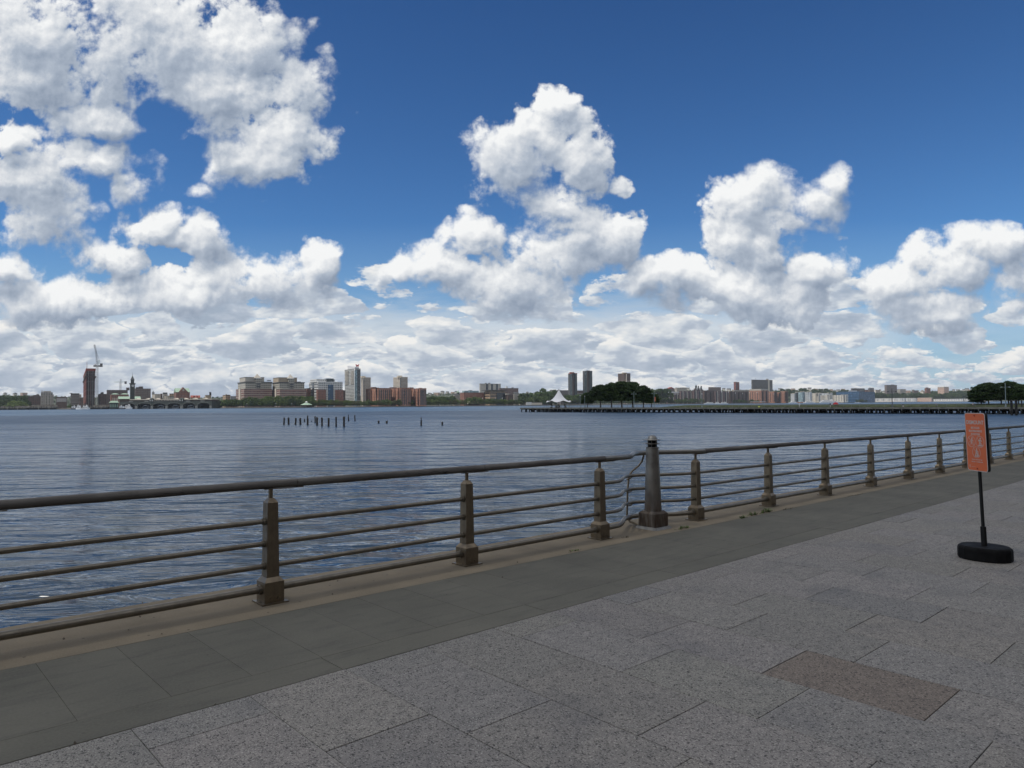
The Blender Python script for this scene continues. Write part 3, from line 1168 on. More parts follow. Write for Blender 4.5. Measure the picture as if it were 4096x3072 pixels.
mb = MB()
mb.add([Vector((q.x, q.y, WATER)) for q in (ac(-2500, -6.6), ac(9000, -6.6), ac(9000, -12000), ac(-2500, -12000))], [(0, 1, 2, 3)])
o = mb.build('river', water_mat(), uv=False)
bm = bmesh.new(); bm.from_mesh(o.data)
for f_ in bm.faces:
    f_.normal_update()
    if f_.normal.z < 0: f_.normal_flip()
bm.to_mesh(o.data); bm.free()
tag(o, None, kind='structure')
# ------------------------------------------------------------------ the cloud overhead that shades the promenade and the pier
def overhead_cloud(name, sx, sy, rx, ry, alt, seed):
    m, t, b = newmat('cloud_white')
    b.inputs['Base Color'].default_value = (.9, .9, .9, 1)
    b.inputs['Roughness'].default_value = 1
    b.inputs['Specular IOR Level'].default_value = 0
    out = t.nodes['Material Output']
    tl = t.nodes.new('ShaderNodeBsdfTranslucent'); tl.inputs[0].default_value = (.95, .95, .95, 1)
    tp = t.nodes.new('ShaderNodeBsdfTransparent')
    m1 = t.nodes.new('ShaderNodeMixShader'); m1.inputs[0].default_value = .5
    m2 = t.nodes.new('ShaderNodeMixShader'); m2.inputs[0].default_value = .36
    t.links.new(b.outputs[0], m1.inputs[1]); t.links.new(tl.outputs[0], m1.inputs[2])
    t.links.new(m1.outputs[0], m2.inputs[1]); t.links.new(tp.outputs[0], m2.inputs[2])
    t.links.new(m2.outputs[0], out.inputs[0])
    cx, cy = sx + SUND.x / SUND.z * alt, sy + SUND.y / SUND.z * alt
    bm = bmesh.new()
    bmesh.ops.create_icosphere(bm, subdivisions=6, radius=1)
    for v in bm.verts:
        c = v.co.copy()
        k = 1 + .30 * mnoise.fractal(c * 1.6 + Vector((seed, 0, 0)), .8, 2, 5) + .10 * mnoise.fractal(c * 6 + Vector((seed, 5, 0)), .7, 2, 4)
        up = c.z > 0
        v.co = Vector((c.x * rx * k, c.y * ry * k, c.z * (90 * k if up else 28)))
    me = bpy.data.meshes.new(name)
    bm.to_mesh(me); bm.free()
    me.polygons.foreach_set('use_smooth', [True] * len(me.polygons))
    me.materials.append(m)
    o = bpy.data.objects.new(name, me)
    COL.objects.link(o)
    o.location = (cx, cy, alt)
    tag(o, 'thick cloud overhead that keeps the promenade and the pier in shade', None, kind='structure')


overhead_cloud('cloud', 45, 150, 300, 330, 820, 3.3)
# ------------------------------------------------------------------ trees
def leaf_mat(name, c1, c2, c3):
    m, t, b = newmat(name)
    at_ = attr(t)
    oi = t.nodes.new('ShaderNodeObjectInfo')
    p = objco(t)
    n = nz(t, p, .45, 3, .6)
    r = E(t, at_.outputs['Fac'])
    col = mixc(t, r, c1, c2)
    col = mixc(t, mr(t, n, .35, .7) * .6, col, c3)
    k = mr(t, E(t, oi.outputs['Random']), 0, 1, .78, 1.22)
    col = vmt(t, 'SCALE', col, scale=k)
    plug(t, b.inputs['Base Color'], col)
    b.inputs['Roughness'].default_value = .6
    b.inputs['Specular IOR Level'].default_value = .25
    tr = t.nodes.new('ShaderNodeBsdfTranslucent')
    plug(t, tr.inputs[0], col)
    mx = t.nodes.new('ShaderNodeMixShader')
    mx.inputs[0].default_value = .28
    out = t.nodes['Material Output']
    t.links.new(b.outputs[0], mx.inputs[1]); t.links.new(tr.outputs[0], mx.inputs[2]); t.links.new(mx.outputs[0], out.inputs[0])
    return m


M_leaf = leaf_mat('leaf_green', (.055, .095, .022), (.095, .135, .035), (.040, .075, .020))
M_leafl = leaf_mat('leaf_fresh', (.085, .130, .032), (.130, .170, .045), (.060, .100, .028))
M_leafk = leaf_mat('leaf_dark', (.030, .062, .016), (.060, .096, .024), (.022, .046, .013))
M_leafo = leaf_mat('leaf_olive', (.090, .100, .038), (.13, .135, .055), (.06, .075, .03))
M_bark = plain('bark', (.05, .04, .03), .9, var=.4, scale=3.)


def leaves(clumps, per, size, r_, name, mat, squash=.7, flat=0.):
    """crown: loose clumps of leaf sprays; clumps are (x, y, z, radius)"""
    vs, fs, tone = [], [], []
    for cx, cy, cz, cr in clumps:
        tn = r_.random()
        for _ in range(per):
            d = Vector((r_.gauss(0, 1), r_.gauss(0, 1), r_.gauss(0, 1))).normalized() * cr * r_.random() ** .4
            d.z *= squash
            p = Vector((cx, cy, cz)) + d
            n = (d * .6 + Vector((r_.gauss(0, .5), r_.gauss(0, .5), r_.gauss(.4 + flat, .5)))).normalized()
            a = n.orthogonal().normalized()
            a = Matrix.Rotation(r_.uniform(0, 6.28), 3, n) @ a
            b = n.cross(a)
            s = size * r_.uniform(.55, 1.25)
            i = len(vs)
            vs += [p - a * s, p - b * s * .6 + n * s * .12, p + a * s, p + b * s * .6 - n * s * .1]
            fs.append((i, i + 1, i + 2, i + 3))
            tone.append(min(1, max(0, tn * .7 + r_.random() * .3)))
    me = bpy.data.meshes.new(name)
    me.from_pydata(vs, [], fs)
    me.materials.append(mat)
    at_ = me.attributes.new('tone', 'FLOAT', 'FACE')
    at_.data.foreach_set('value', tone)
    return me


def crown_clumps(r_, n, rx, rz, z0, cr, flat=False):
    """clumps through an uneven dome that is full above and open below"""
    lob = [(r_.uniform(0, 6.28), r_.uniform(.75, 1.2)) for _ in range(5)]
    out = []
    while len(out) < n:
        th = r_.uniform(0, 6.28)
        u_ = r_.random() ** .5
        zz = r_.random()
        k = 1 + .22 * sum(sin(th * (i + 1) + a) * b / (i + 1.5) for i, (a, b) in enumerate(lob))
        prof = sqrt(max(.02, 1 - (max(0, zz - .28) / .74) ** 2)) * (1 if zz > .28 else .55 + zz * 1.6)
        if flat: prof = sqrt(max(.02, 1 - zz ** 2)) * (.75 + .25 * zz)
        r = rx * k * u_ * prof
        if r < rx * .35 and zz < .7 and r_.random() < .6: continue
        out.append((r * cos(th), r * sin(th), z0 + rz * zz, cr * r_.uniform(.7, 1.3)))
    return out


def tree_root(name, label, cat, r_, H, rx, trunk_h, n, per, size, mat, tr=.25, cr=1.3, group=None, flat=False, limbs=4, squash=.7):
    t = thing(name, label, cat, (0, 0, -9999), group=group)
    cl = crown_clumps(r_, n, rx, H - trunk_h, trunk_h, cr, flat)
    o = bpy.data.objects.new('crown', leaves(cl, per, size, r_, 'crown', mat, squash, .3 if flat else 0))
    COL.objects.link(o); o.parent = t
    mb = MB()
    top = trunk_h + (H - trunk_h) * .45
    j = lambda s: r_.uniform(-s, s)
    mb.tube([(0, 0, -.3), (j(.1), j(.1), trunk_h * .5), (j(.3), j(.3), trunk_h), (j(.5), j(.5), top)], [tr * 1.25, tr, tr * .8, tr * .3], 7)
    for k in range(limbs):
        th = 6.28 * k / limbs + j(.4)
        e = rx * r_.uniform(.55, .85)
        z1 = trunk_h * r_.uniform(.8, 1.05)
        mb.tube([(0, 0, z1), (cos(th) * e * .5, sin(th) * e * .5, z1 + (H - trunk_h) * .32), (cos(th) * e, sin(th) * e, z1 + (H - trunk_h) * .55)], [tr * .55, tr * .35, tr * .12], 5)
    mb.build('trunk', M_bark, t, origin=(0, 0, 0), uv=False)
    return t


USED = set()


def plant(proto, loc, rz, scale, label, group=None):
    if proto.name not in USED:
        USED.add(proto.name)
        if proto.name not in KIDS: KIDS[proto.name] = [(c, children(c)) for c in children(proto)]
        proto.location = loc; proto.rotation_euler = (0, 0, rz)
        proto.scale = scale if hasattr(scale, '__len__') else (scale,) * 3
        proto['label'] = label
        if group: proto['group'] = group
        return proto
    return dup(proto, loc, rz, label, scale, group)


# ------------------------------------------------------------------ the pier
PL, PR = Vector((4.2, 368, 0)), Vector((156.6, 216, 0))
PD = (PR - PL).normalized()              # along the pier towards the land
PN = Vector((-PD.y, PD.x, 0))            # across it, away from the viewer
if PN.y < 0: PN = -PN
DECK = -2.05
PLEN = 268.


def pr(s, w, z): return PL + PD * s + PN * w + Vector((0, 0, z))


def pier_at(x, w):
    """distance s along the pier of the point that stands w behind its edge at picture column x"""
    k = ray(x, 1620).x
    o = PL + PN * w
    return (k * o.y - o.x) / (PD.x - k * PD.y)


def pbox(mb, s0, s1, w0, w1, z0, z1, mi=0):
    f = lambda z: [pr(s0, w0, z), pr(s1, w0, z), pr(s1, w1, z), pr(s0, w1, z)]
    return mb.hexa(f(z0), f(z1), mi)


M_deck = plain('pier_concrete', (.17, .16, .14), .9, var=.35, scale=.8)
M_beam = plain('pier_beam', (.185, .178, .150), .9, var=.4, scale=.7)
M_brkt = plain('pier_bracket', (.26, .25, .21), .9, var=.3, scale=1.)
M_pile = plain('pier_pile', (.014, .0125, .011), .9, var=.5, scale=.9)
M_prail = plain('pier_rail', (.20, .20, .19), .5, metal=.5, var=.2)
M_lawn = plain('pier_lawn', (.070, .085, .028), .9, var=.4, scale=.5)
PW_ = 27.
pier = thing('pier', 'long low pier on dark piles reaching into the river', 'pier', pr(0, 0, WATER))
mb = MB(); pbox(mb, 0, PLEN, .15, PW_, DECK - .25, DECK)
kid(mb, 'deck', M_deck, pier, True)
mb = MB(); pbox(mb, -.1, PLEN, -.05, .15, DECK - .62, DECK + .04)
kid(mb, 'edge_beam', M_beam, pier, True)
mb = MB(); pbox(mb, -.3, .0, 0., PW_, DECK - .62, DECK + .04)
kid(mb, 'edge_beam', M_beam, pier, True)
BENT = 2.78
nb = int(222 / BENT)
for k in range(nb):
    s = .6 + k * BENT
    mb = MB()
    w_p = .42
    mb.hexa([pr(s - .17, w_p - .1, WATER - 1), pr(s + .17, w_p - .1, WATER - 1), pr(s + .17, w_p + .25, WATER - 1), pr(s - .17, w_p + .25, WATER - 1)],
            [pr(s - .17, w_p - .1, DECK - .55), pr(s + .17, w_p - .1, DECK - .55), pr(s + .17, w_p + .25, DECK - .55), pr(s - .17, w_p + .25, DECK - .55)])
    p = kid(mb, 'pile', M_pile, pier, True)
    mb = MB()
    mb.hexa([pr(s - .10, .28, DECK - 1.25), pr(s + .10, .28, DECK - 1.25), pr(s + .10, .32, DECK - 1.25), pr(s - .10, .32, DECK - 1.25)],
            [pr(s - .13, -.12, DECK - .60), pr(s + .13, -.12, DECK - .60), pr(s + .13, .31, DECK - .60), pr(s - .13, .31, DECK - .60)])
    kid(mb, 'bracket', M_brkt, p, True)
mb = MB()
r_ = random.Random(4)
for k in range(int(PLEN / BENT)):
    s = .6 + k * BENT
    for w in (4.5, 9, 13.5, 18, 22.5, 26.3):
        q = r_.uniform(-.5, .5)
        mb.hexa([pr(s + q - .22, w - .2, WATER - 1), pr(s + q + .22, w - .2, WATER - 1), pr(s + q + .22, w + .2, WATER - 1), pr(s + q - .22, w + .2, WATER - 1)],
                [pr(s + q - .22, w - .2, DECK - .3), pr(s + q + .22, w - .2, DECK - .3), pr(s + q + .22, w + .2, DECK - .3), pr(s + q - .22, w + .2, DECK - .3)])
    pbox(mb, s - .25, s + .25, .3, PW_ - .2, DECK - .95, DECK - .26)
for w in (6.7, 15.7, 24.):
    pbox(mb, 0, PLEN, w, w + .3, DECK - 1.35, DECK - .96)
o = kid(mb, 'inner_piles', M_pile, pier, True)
o['kind'] = 'stuff'
prl = thing('pier_railing', 'thin metal railing along the near edge of the pier', 'railing', pr(0, .3, DECK))
for k in range(82):
    s = .3 + k * 2.7
    mb = MB(); pbox(mb, s - .035, s + .035, .27, .34, DECK, DECK + 1.08)
    kid(mb, 'railing_post', M_prail, prl, True)
for h in (.30, .55, .80, 1.08):
    mb = MB(); pbox(mb, 0, PLEN, .29, .32, DECK + h - .02, DECK + h + (.03 if h > 1 else .005))
    kid(mb, 'railing_bar', M_prail, prl, True)
mb = MB()
for w in (PW_ - .3,):
    for k in range(96):
        s = .3 + k * 2.7
        pbox(mb, s - .035, s + .035, w, w + .07, DECK, DECK + 1.1)
    for h in (.4, .75, 1.1): pbox(mb, 0, PLEN, w, w + .04, DECK + h - .03, DECK + h + .01)
o = mb.build('pier_railing', M_prail, origin=pr(0, PW_, DECK)); o.location = pr(0, PW_, DECK)
tag(o, 'metal railing along the far edge of the pier behind the lawn', 'railing')
# raised lawn
s0 = pier_at(2640, 7)
mb = MB()
prof = [(5.2, .0), (5.6, .45), (8., .80), (14., 1.05), (20., .95), (22.5, .4), (23., .0)]
vs, fs = [], []
n = 60
for i in range(n + 1):
    s = lerp(s0, PLEN, i / n)
    for w, z in prof:
        vs.append(pr(s, w, DECK + z * min(1, i / 3 + .15) + .03 * sin(i * 1.3 + w)))
for i in range(n):
    for j in range(len(prof) - 1):
        q = len(prof)
        fs.append((i * q + j, (i + 1) * q + j, (i + 1) * q + j + 1, i * q + j + 1))
mb.add(vs, fs, smooth=True)
o = mb.build('lawn', M_lawn, uv=False)
tag(o, 'raised green lawn along the middle of the pier', kind='structure')

# trees on the pier: flat layered crowns
r_ = random.Random(11)
gtrees = [tree_root('pier_tree', '', 'tree', random.Random(20 + i), 11.6, 6.6, 3.6, 210, 40, .42, M_leafk, .30, 1.35, flat=True, limbs=6, squash=.45) for i in range(3)]
LG = [(2350, 13, .62, 'leftmost low tree of the dark grove beside the white tent'), (2402, 11, .92, 'tree with a pair of trunks at the left of the grove by the white tent'),
      (2446, 14, 1.0, 'tree second from left trunk of the grove between two glass towers and lamp'), (2487, 11, 1.03, 'tallest central tree of the dark grove by the white tent'),
      (2531, 13, 1.0, 'tree of the left grove whose trunk stands behind the lamp post'), (2574, 11, .84, 'tree with a lone slender trunk at the right of the left grove'),
      (2606, 14, .62, 'rightmost lower tree of the left grove next to the bannered lamp')]
for i, (x, w, sc, lab) in enumerate(LG):
    s = pier_at(x, w)
    plant(gtrees[i % 3], pr(s, w, DECK + .1), i * 1.3, (sc * 1.04, sc * 1.04, sc), lab, 'trees in the grove near the tent')
RG = [(3912, 13, .5, 'low left tree of the dark grove at the right end of the pier'), (3925, 9, .80, 'tree with leaning trunk at the left of the right-hand pier grove'), (3955, 11, .86, 'tree with forked trunk in the right-hand pier grove'),
      (4005, 9, .84, 'tree of the right-hand pier grove left of the double mooring piles'), (4035, 12, .90, 'tall tree behind the lamp post in the right-hand pier grove'), (4075, 9, .78, 'tree behind the mooring piles at the picture edge'), (4118, 11, .8, 'tree at the very end of the right-hand pier grove')]
for i, (x, w, sc, lab) in enumerate(RG):
    s = pier_at(x, w)
    plant(gtrees[(i + 1) % 3], pr(s, w, DECK + .1), i * 2.1 + .5, (sc * .80, sc * .80, sc * .76), lab, 'trees in the right-hand pier grove')

# white tensile tent
M_tent = plain('tent_fabric', (.80, .80, .80), .7, var=.06, scale=.3)
M_dark = plain('dark_metal', (.04, .045, .05), .5, var=.3)
sT = pier_at(2236, 11)
TB = pr(sT, 11, DECK)
tent = thing('tent', 'white peaked tensile tent on the pier left of the grove', 'tent', TB)
mb = MB()
vs, fs = [], []
NS, NR = 48, 14
for i in range(NR + 1):
    f_ = i / NR
    for k in range(NS):
        th = 2 * pi * k / NS
        sc = abs(cos(th * 3))                      # six tied-down corners
        R = 6.9 * (.86 + .14 * sc ** 1.5)
        r = lerp(.32, R, f_)
        z = 8.9 - 5.6 * (1 - (1 - f_) ** 2.35) - .55 * f_ ** 4 * sc ** 2 + .35 * f_ ** 5 * (1 - sc)
        vs.append((r * cos(th + .3), r * sin(th + .3), z))
for i in range(NR):
    for k in range(NS):
        k2 = (k + 1) % NS
        fs.append((i * NS + k, (i + 1) * NS + k, (i + 1) * NS + k2, i * NS + k2))
mb.add(vs, fs, smooth=True)
mb.build('canopy', M_tent, tent, origin=(0, 0, 0), uv=False)
mb = MB(); mb.tube([(0, 0, 0), (0, 0, 9.6)], [.16, .10], 8)
mb.lathe([(.34, 8.8), (.30, 9.25), (.12, 9.35)], seg=10)
mb.build('mast', M_dark, tent, origin=(0, 0, 0), uv=False)
for k in range(6):
    th = k * pi / 3 + .3
    mb = MB(); mb.tube([(6.7 * cos(th), 6.7 * sin(th), 2.85), (6.75 * cos(th), 6.75 * sin(th), 0)], .07, 6)
    mb.tube([(6.7 * cos(th), 6.7 * sin(th), 2.85), (8.6 * cos(th), 8.6 * sin(th), 0)], .025, 4)
    mb.build('tent_pole', M_dark, tent, origin=(0, 0, 0), uv=False)
M_shrub = leaf_mat('leaf_shrub', (.06, .075, .03), (.10, .10, .05), (.05, .06, .03))
for i, (ds, w, sz, lab) in enumerate(((-3.5, 9, 1.0, 'shrub in a planter under the left half of the tent'), (-1., 10, 1.2, 'shrub in a planter beneath the tent peak'), (2., 8.5, 1.1, 'shrub in a planter under the right half of the tent'), (4.4, 11, .9, 'shrub in a planter under the right tent corner'))):
    p = pr(sT + ds, w, DECK)
    t_ = thing('planter', lab, 'planter', p)
    mb = MB(); mb.taper(0, 0, 0, .55, .55, .55, .65, .65); mb.build('planter_box', M_deck, t_, origin=(0, 0, 0))
    rr = random.Random(i)
    o = bpy.data.objects.new('foliage', leaves([(rr.uniform(-.5, .5), rr.uniform(-.5, .5), .7 + rr.random() * sz, .45) for _ in range(9)], 14, .18, rr, 'foliage', M_shrub))
    COL.objects.link(o); o.parent = t_

# lamp posts
M_lamp = plain('lamp_green_grey', (.20, .25, .25), .5, metal=.3, var=.2)
M_lampd = plain('lamp_dark', (.05, .055, .06), .5, var=.2)
M_glass = plain('lamp_glass', (.55, .57, .55), .3, var=.05)


def lamp(x, w, ytop, label, double=True, mat=None, banner=None, big=1.):
    s = pier_at(x, w)
    p = pr(s, w, DECK)
    H = at(x, ytop, p.y).z - DECK
    mat = mat or M_lamp
    t_ = thing('lamp_post', label, 'lamp post', p)
    mb = MB(); mb.lathe([(.26, 0), (.26, .5), (.17, .6), (.14, 1.2), (.11, H * .9), (.06, H - .05), (.02, H)], seg=10)
    mb.build('pole', mat, t_, origin=(0, 0, 0), uv=False)
    ah = H * .82
    if double:
        for sg in (-1, 1):
            mb = MB()
            e = .95 * big * sg
            d = Vector((.85, -.53, 0))
            mb.tube([(0, 0, ah - .35), tuple(d * e * .5) [:2] + (ah + .15,), tuple(d * e)[:2] + (ah + .1,)], .035, 6)
            a_ = mb.build('arm', mat, t_, origin=(0, 0, 0), uv=False)
            mb = MB(); mb.lathe([(.05, ah - .22), (.34 * big, ah - .12), (.28 * big, ah + .0), (.08, ah + .14)], d.x * e, d.y * e, 10)
            mb.build('lamp_shade', mat, a_, origin=(0, 0, 0), uv=False)
    else:
        mb = MB(); mb.lathe([(.08, H - .1), (.24, H), (.22, H + .25), (.05, H + .4)], seg=10)
        mb.build('lamp_head', M_glass, t_, origin=(0, 0, 0), uv=False)
    if banner:
        mb = MB()
        d = Vector((.85, -.53, 0))
        mb.hexa([d * .08 + Vector((0, .02, H * .36)), d * .7 + Vector((0, .02, H * .36)), d * .7 + Vector((0, -.02, H * .36)), d * .08 + Vector((0, -.02, H * .36))],
                [d * .08 + Vector((0, .02, H * .62)), d * .7 + Vector((0, .02, H * .62)), d * .7 + Vector((0, -.02, H * .62)), d * .08 + Vector((0, -.02, H * .62))])
        mb.build('banner', banner, t_, origin=(0, 0, 0))


M_banner = plain('banner_orange', (.45, .13, .06), .7)
lamp(2536, 2.2, 1564, 'pale double-armed lamp post standing in front of the dark grove')
lamp(2617, 5, 1562, 'double-armed lamp post with orange banner at the right end of the grove', banner=M_banner)
lamp(2808, 2.2, 1577, 'thin pole lamp alone before the dark brick blocks', double=False)
lamp(3569, 3, 1552, 'ornate dark double lamp post before the white condominiums', mat=M_lampd, big=1.3)
lamp(4023, 2.5, 1531, 'pale double-armed lamp post in front of the right-hand grove', big=1.1)
lamp(2321, 7, 1584, 'short thin lamp pole just right of the tent', double=False)
lamp(2339, 9, 1586, 'second thin lamp pole right of the tent by the bushes', double=False)

# mooring piles and the old piling field
M_old = plain('old_timber', (.030, .024, .019), .95, var=.55, scale=2.2, bmp=.6, bs=8.)
M_oldt = plain('piling_grey', (.115, .105, .09), .95, var=.5, scale=3.)
for x, dx, yt, yb, lab in ((4047, 8.6, 1600, 1661, 'left of the two thick black mooring piles at the pier'), (4065.5, 9., 1599.5, 1662, 'right of the two thick black mooring piles at the pier'), (4088, 4.5, 1602, 1656, 'thin mooring pile at the picture edge by the pier')):
    D = 4.25 * FPX / (yb - horizon(x))
    p = at(x, yb, D); p.z = WATER
    r = dx / FPX * D / 2
    H = (yb - yt) / FPX * D
    t_ = thing('mooring_pile', lab, 'mooring pile', p)
    mb = MB(); mb.tube([(0, 0, -2), (.02, 0, H * .5), (0, .02, H - .12), (0, 0, H)], [r * 1.04, r, r, r * .8], 12)
    mb.build('timber', M_pile, t_, origin=(0, 0, 0), uv=False)
    mb = MB(); mb.lathe([(r * 1.06, H * .80), (r * 1.06, H * .84)], seg=12)
    mb.build('iron_band', M_dark, t_, origin=(0, 0, 0), uv=False)
C3 = lambda X, Y: (900 + X / 4.254, 1400 + Y / 4.254)
C4 = lambda X, Y: (1340 + X / 4.254, 1400 + Y / 4.254)
PIL = [(C3, 1003, 1150, 1270, 26, 'straight old piling at the left end of the piling row'), (C3, 1083, 1150, 1268, 30, 'second old piling from the left end of the row'), (C3, 1200, 1155, 1268, 28, 'third old piling from the left with a notched top'),
       (C3, 1283, 1158, 1270, 32, 'fourth old piling from the left end of the row'), (C3, 1354, 1168, 1225, 22, 'low pointed stump just left of the tallest early piling'), (C3, 1405, 1115, 1275, 30, 'tall stepped old piling sixth from the left'),
       (C3, 1474, 1205, 1222, 18, 'tiny stump barely above the water in the piling row'), (C3, 1535, 1127, 1235, 22, 'thin farther piling touching the thick one beside it'), (C3, 1568, 1143, 1283, 32, 'thick old piling near the middle of the row'),
       (C3, 1651, 1150, 1295, 30, 'old piling right of the thick middle one'), (C3, 1763, 1157, 1296, 32, 'old piling second left of the tallest nearest one'), (C3, 1891, 1138, 1302, 26, 'slim tall piling beside the thickest nearest one'),
       (C3, 2026, 1132, 1305, 36, 'thickest and nearest old piling with a wide top'), (C3, 2103, 1102, 1210, 20, 'farther piling with a worn pinched waist'), (C4, 340, 1110, 1208, 20, 'farther slim piling at the right end of the row'),
       (C4, 741, 1200, 1248, 30, 'short round-topped stump left of the pair'), (C4, 881, 1207, 1248, 34, 'short square-topped stump right of the pair'), (C4, 1466, 1150, 1287, 26, 'lone tall piling with a waist eaten thin'), (C4, 1826, 1222, 1280, 30, 'lone short stump farthest right of the old pilings')]
for i, (cf, X, yt, yb, w, lab) in enumerate(PIL):
    x, y1 = cf(X, yb); y0 = cf(X, yt)[1]
    D = 4.25 * FPX / (y1 - horizon(x))
    p = at(x, y1, D); p.z = WATER
    r = w / 4.254 / FPX * D / 2
    H = (y1 - y0) / FPX * D
    rr = random.Random(i)
    mb = MB()
    ks = [0, .2, .4, .6, .8, .93, 1.]
    rad = [1.08, 1.0, .96, 1.0, .98, 1.04, .85]
    if 'waist' in lab: rad = [1.1, 1.05, 1.0, .9, .42, .85, .75]
    if 'pointed' in lab: rad = [1., 1., .9, .8, .65, .5, .3]
    if 'round-topped' in lab: rad = [1., 1., 1., 1., .92, .7, .4]
    if 'stepped' in lab: rad = [1.05, 1., 1., 1., .72, .76, .7]
    if 'wide top' in lab: rad = [.95, .92, .9, .92, .98, 1.1, 1.]
    lean = rr.uniform(-.05, .05), rr.uniform(-.04, .04)
    pts = [(lean[0] * H * k + rr.uniform(-.02, .02), lean[1] * H * k, H * k) for k in ks]
    mb.tube([(0, 0, -1.5)] + pts, [r * 1.1] + [r * q for q in rad], 10)
    for q in range(len(mb.v)):
        mb.v[q].x += rr.uniform(-.05, .05) * r; mb.v[q].y += rr.uniform(-.05, .05) * r
    for fi, f_ in enumerate(mb.f):
        if min(mb.v[k].z for k in f_) > H * .62 and rr.random() < .45: mb.mi[fi] = 1
    o = mb.build('piling', [M_old, M_oldt], uv=False)
    o.location = p
    tag(o, lab, 'piling', 'old timber pilings standing in the river')

# people and a few things on the lawn
M_skin = plain('skin', (.42, .26, .18), .6, var=.1)


def person(x, w, pose, top, legs, label, dz=0.):
    s = pier_at(x, w)
    p = pr(s, w, DECK + dz)
    m, t, b = newmat('clothing')
    _, _, z = sep(t, objco(t))
    k = 1. if pose != 'sit' else .55
    c = mixc(t, mth(t, 'GREATER_THAN', z, .86 * k), legs, top)
    c = mixc(t, mth(t, 'GREATER_THAN', z, 1.46 if pose != 'sit' else .86), c, (.40, .25, .18))
    c = mixc(t, mth(t, 'GREATER_THAN', z, 1.64 if pose != 'sit' else 1.02), c, (.03, .022, .018))
    plug(t, b.inputs['Base Color'], c)
    if pose == 'sit':
        V = [(0, 0, .10), (0, .05, .35), (0, .05, .62), (0, .03, .78), (0, .0, .86), (0, -.02, 1.0), (-.2, .04, .72), (-.26, -.12, .50), (-.18, -.32, .42), (.2, .04, .72), (.26, -.12, .50), (.18, -.32, .42), (-.1, -.05, .12), (-.17, -.38, .42), (-.15, -.62, .06), (.1, -.05, .12), (.17, -.38, .42), (.15, -.62, .06), (-.15, -.76, .05), (.15, -.76, .05)]
    else:
        st = .22 if pose == 'walk' else .04
        V = [(0, 0, .94), (0, 0, 1.14), (0, .0, 1.34), (0, 0, 1.44), (0, -.01, 1.52), (0, -.02, 1.66), (-.19, 0, 1.40), (-.25, .06 * st * 10, 1.14), (-.25, -.02, .90), (.19, 0, 1.40), (.25, -.06 * st * 10, 1.14), (.26, -.12, .92), (-.10, 0, .90), (-.11, -st * .9, .50), (-.12, -st * .7, .08), (.10, 0, .90), (.11, st * .5, .50), (.12, st * 1.3, .10), (-.12, -st * .7 - .16, .05), (.12, st * 1.3 - .14, .05)]
    Ed = [(0, 1), (1, 2), (2, 3), (3, 4), (4, 5), (2, 6), (6, 7), (7, 8), (2, 9), (9, 10), (10, 11), (0, 12), (12, 13), (13, 14), (0, 15), (15, 16), (16, 17), (14, 18), (17, 19)]
    R = [.14, .13, .15, .06, .055, .105, .065, .05, .035, .065, .05, .035, .10, .07, .045, .10, .07, .045, .035, .035]
    me = bpy.data.meshes.new('person')
    me.from_pydata(V, Ed, [])
    me.materials.append(m)
    o = bpy.data.objects.new('person', me)
    COL.objects.link(o)
    sm = o.modifiers.new('skin', 'SKIN')
    me_s = me.skin_vertices[0].data if me.skin_vertices else None
    if me_s is None:
        bm = bmesh.new(); bm.from_mesh(me); bm.verts.layers.skin.verify(); bm.to_mesh(me); bm.free()
        me_s = me.skin_vertices[0].data
    for i, q in enumerate(me_s): q.radius = (R[i], R[i] * .8); q.use_root = i == 0
    sm.use_smooth_shade = True
    ss = o.modifiers.new('subdivision', 'SUBSURF'); ss.levels = 1; ss.render_levels = 1
    o.location = p
    o.rotation_euler = (0, 0, rnd.uniform(-.6, .6))
    tag(o, label, 'person')


person(3198, 2.4, 'walk', (.75, .75, .74), (.60, .60, .60), 'person in white walking along the pier by the railing')
person(3321, 2.2, 'walk', (.03, .03, .035), (.55, .55, .56), 'person in black top and pale trousers walking on the pier')
person(3328, 2.6, 'walk', (.70, .70, .70), (.03, .03, .035), 'person in white top beside the one in black')
person(3612, 4.6, 'sit', (.03, .03, .03), (.55, .50, .45), 'person in a dark top sitting on the lawn edge', .1)
person(3744, 6., 'sit', (.35, .28, .25), (.20, .2, .22), 'person sitting on the lawn between the railing posts', .45)
person(3892, 5., 'sit', (.6, .45, .38), (.12, .12, .14), 'person sitting on the lawn left of the right-hand grove', .35)
# red umbrella and a yellow bag
M_redf = plain('red_fabric', (.48, .03, .04), .7, var=.1)
s = pier_at(3343, 6.5)
um = thing('umbrella', 'round red umbrella open on the pier lawn', 'umbrella', pr(s, 6.5, DECK + .45))
mb = MB(); mb.lathe([(.95, .55), (.88, .85), (.68, 1.12), (.40, 1.30), (.02, 1.38)], seg=16); mb.build('canopy', M_redf, um, origin=(0, 0, 0), uv=False)
mb = MB(); mb.tube([(0, 0, 0), (0, 0, 1.45)], .02, 6); mb.build('pole', M_dark, um, origin=(0, 0, 0), uv=False)
M_yel = plain('yellow_fabric', (.55, .60, .08), .7)
s = pier_at(3036, 3.5)
bg_ = thing('bag', 'bright yellow bag standing on the pier near the lawn', 'bag', pr(s, 3.5, DECK))
mb = MB(); mb.taper(0, 0, 0, .55, .36, .2, .30, .12); mb.build('bag_body', M_yel, bg_, origin=(0, 0, 0))
mb = MB(); mb.tube([(-.18, 0, .54), (-.1, 0, .75), (.1, 0, .75), (.18, 0, .54)], .025, 6); mb.build('handle', M_dark, bg_, origin=(0, 0, 0), uv=False)
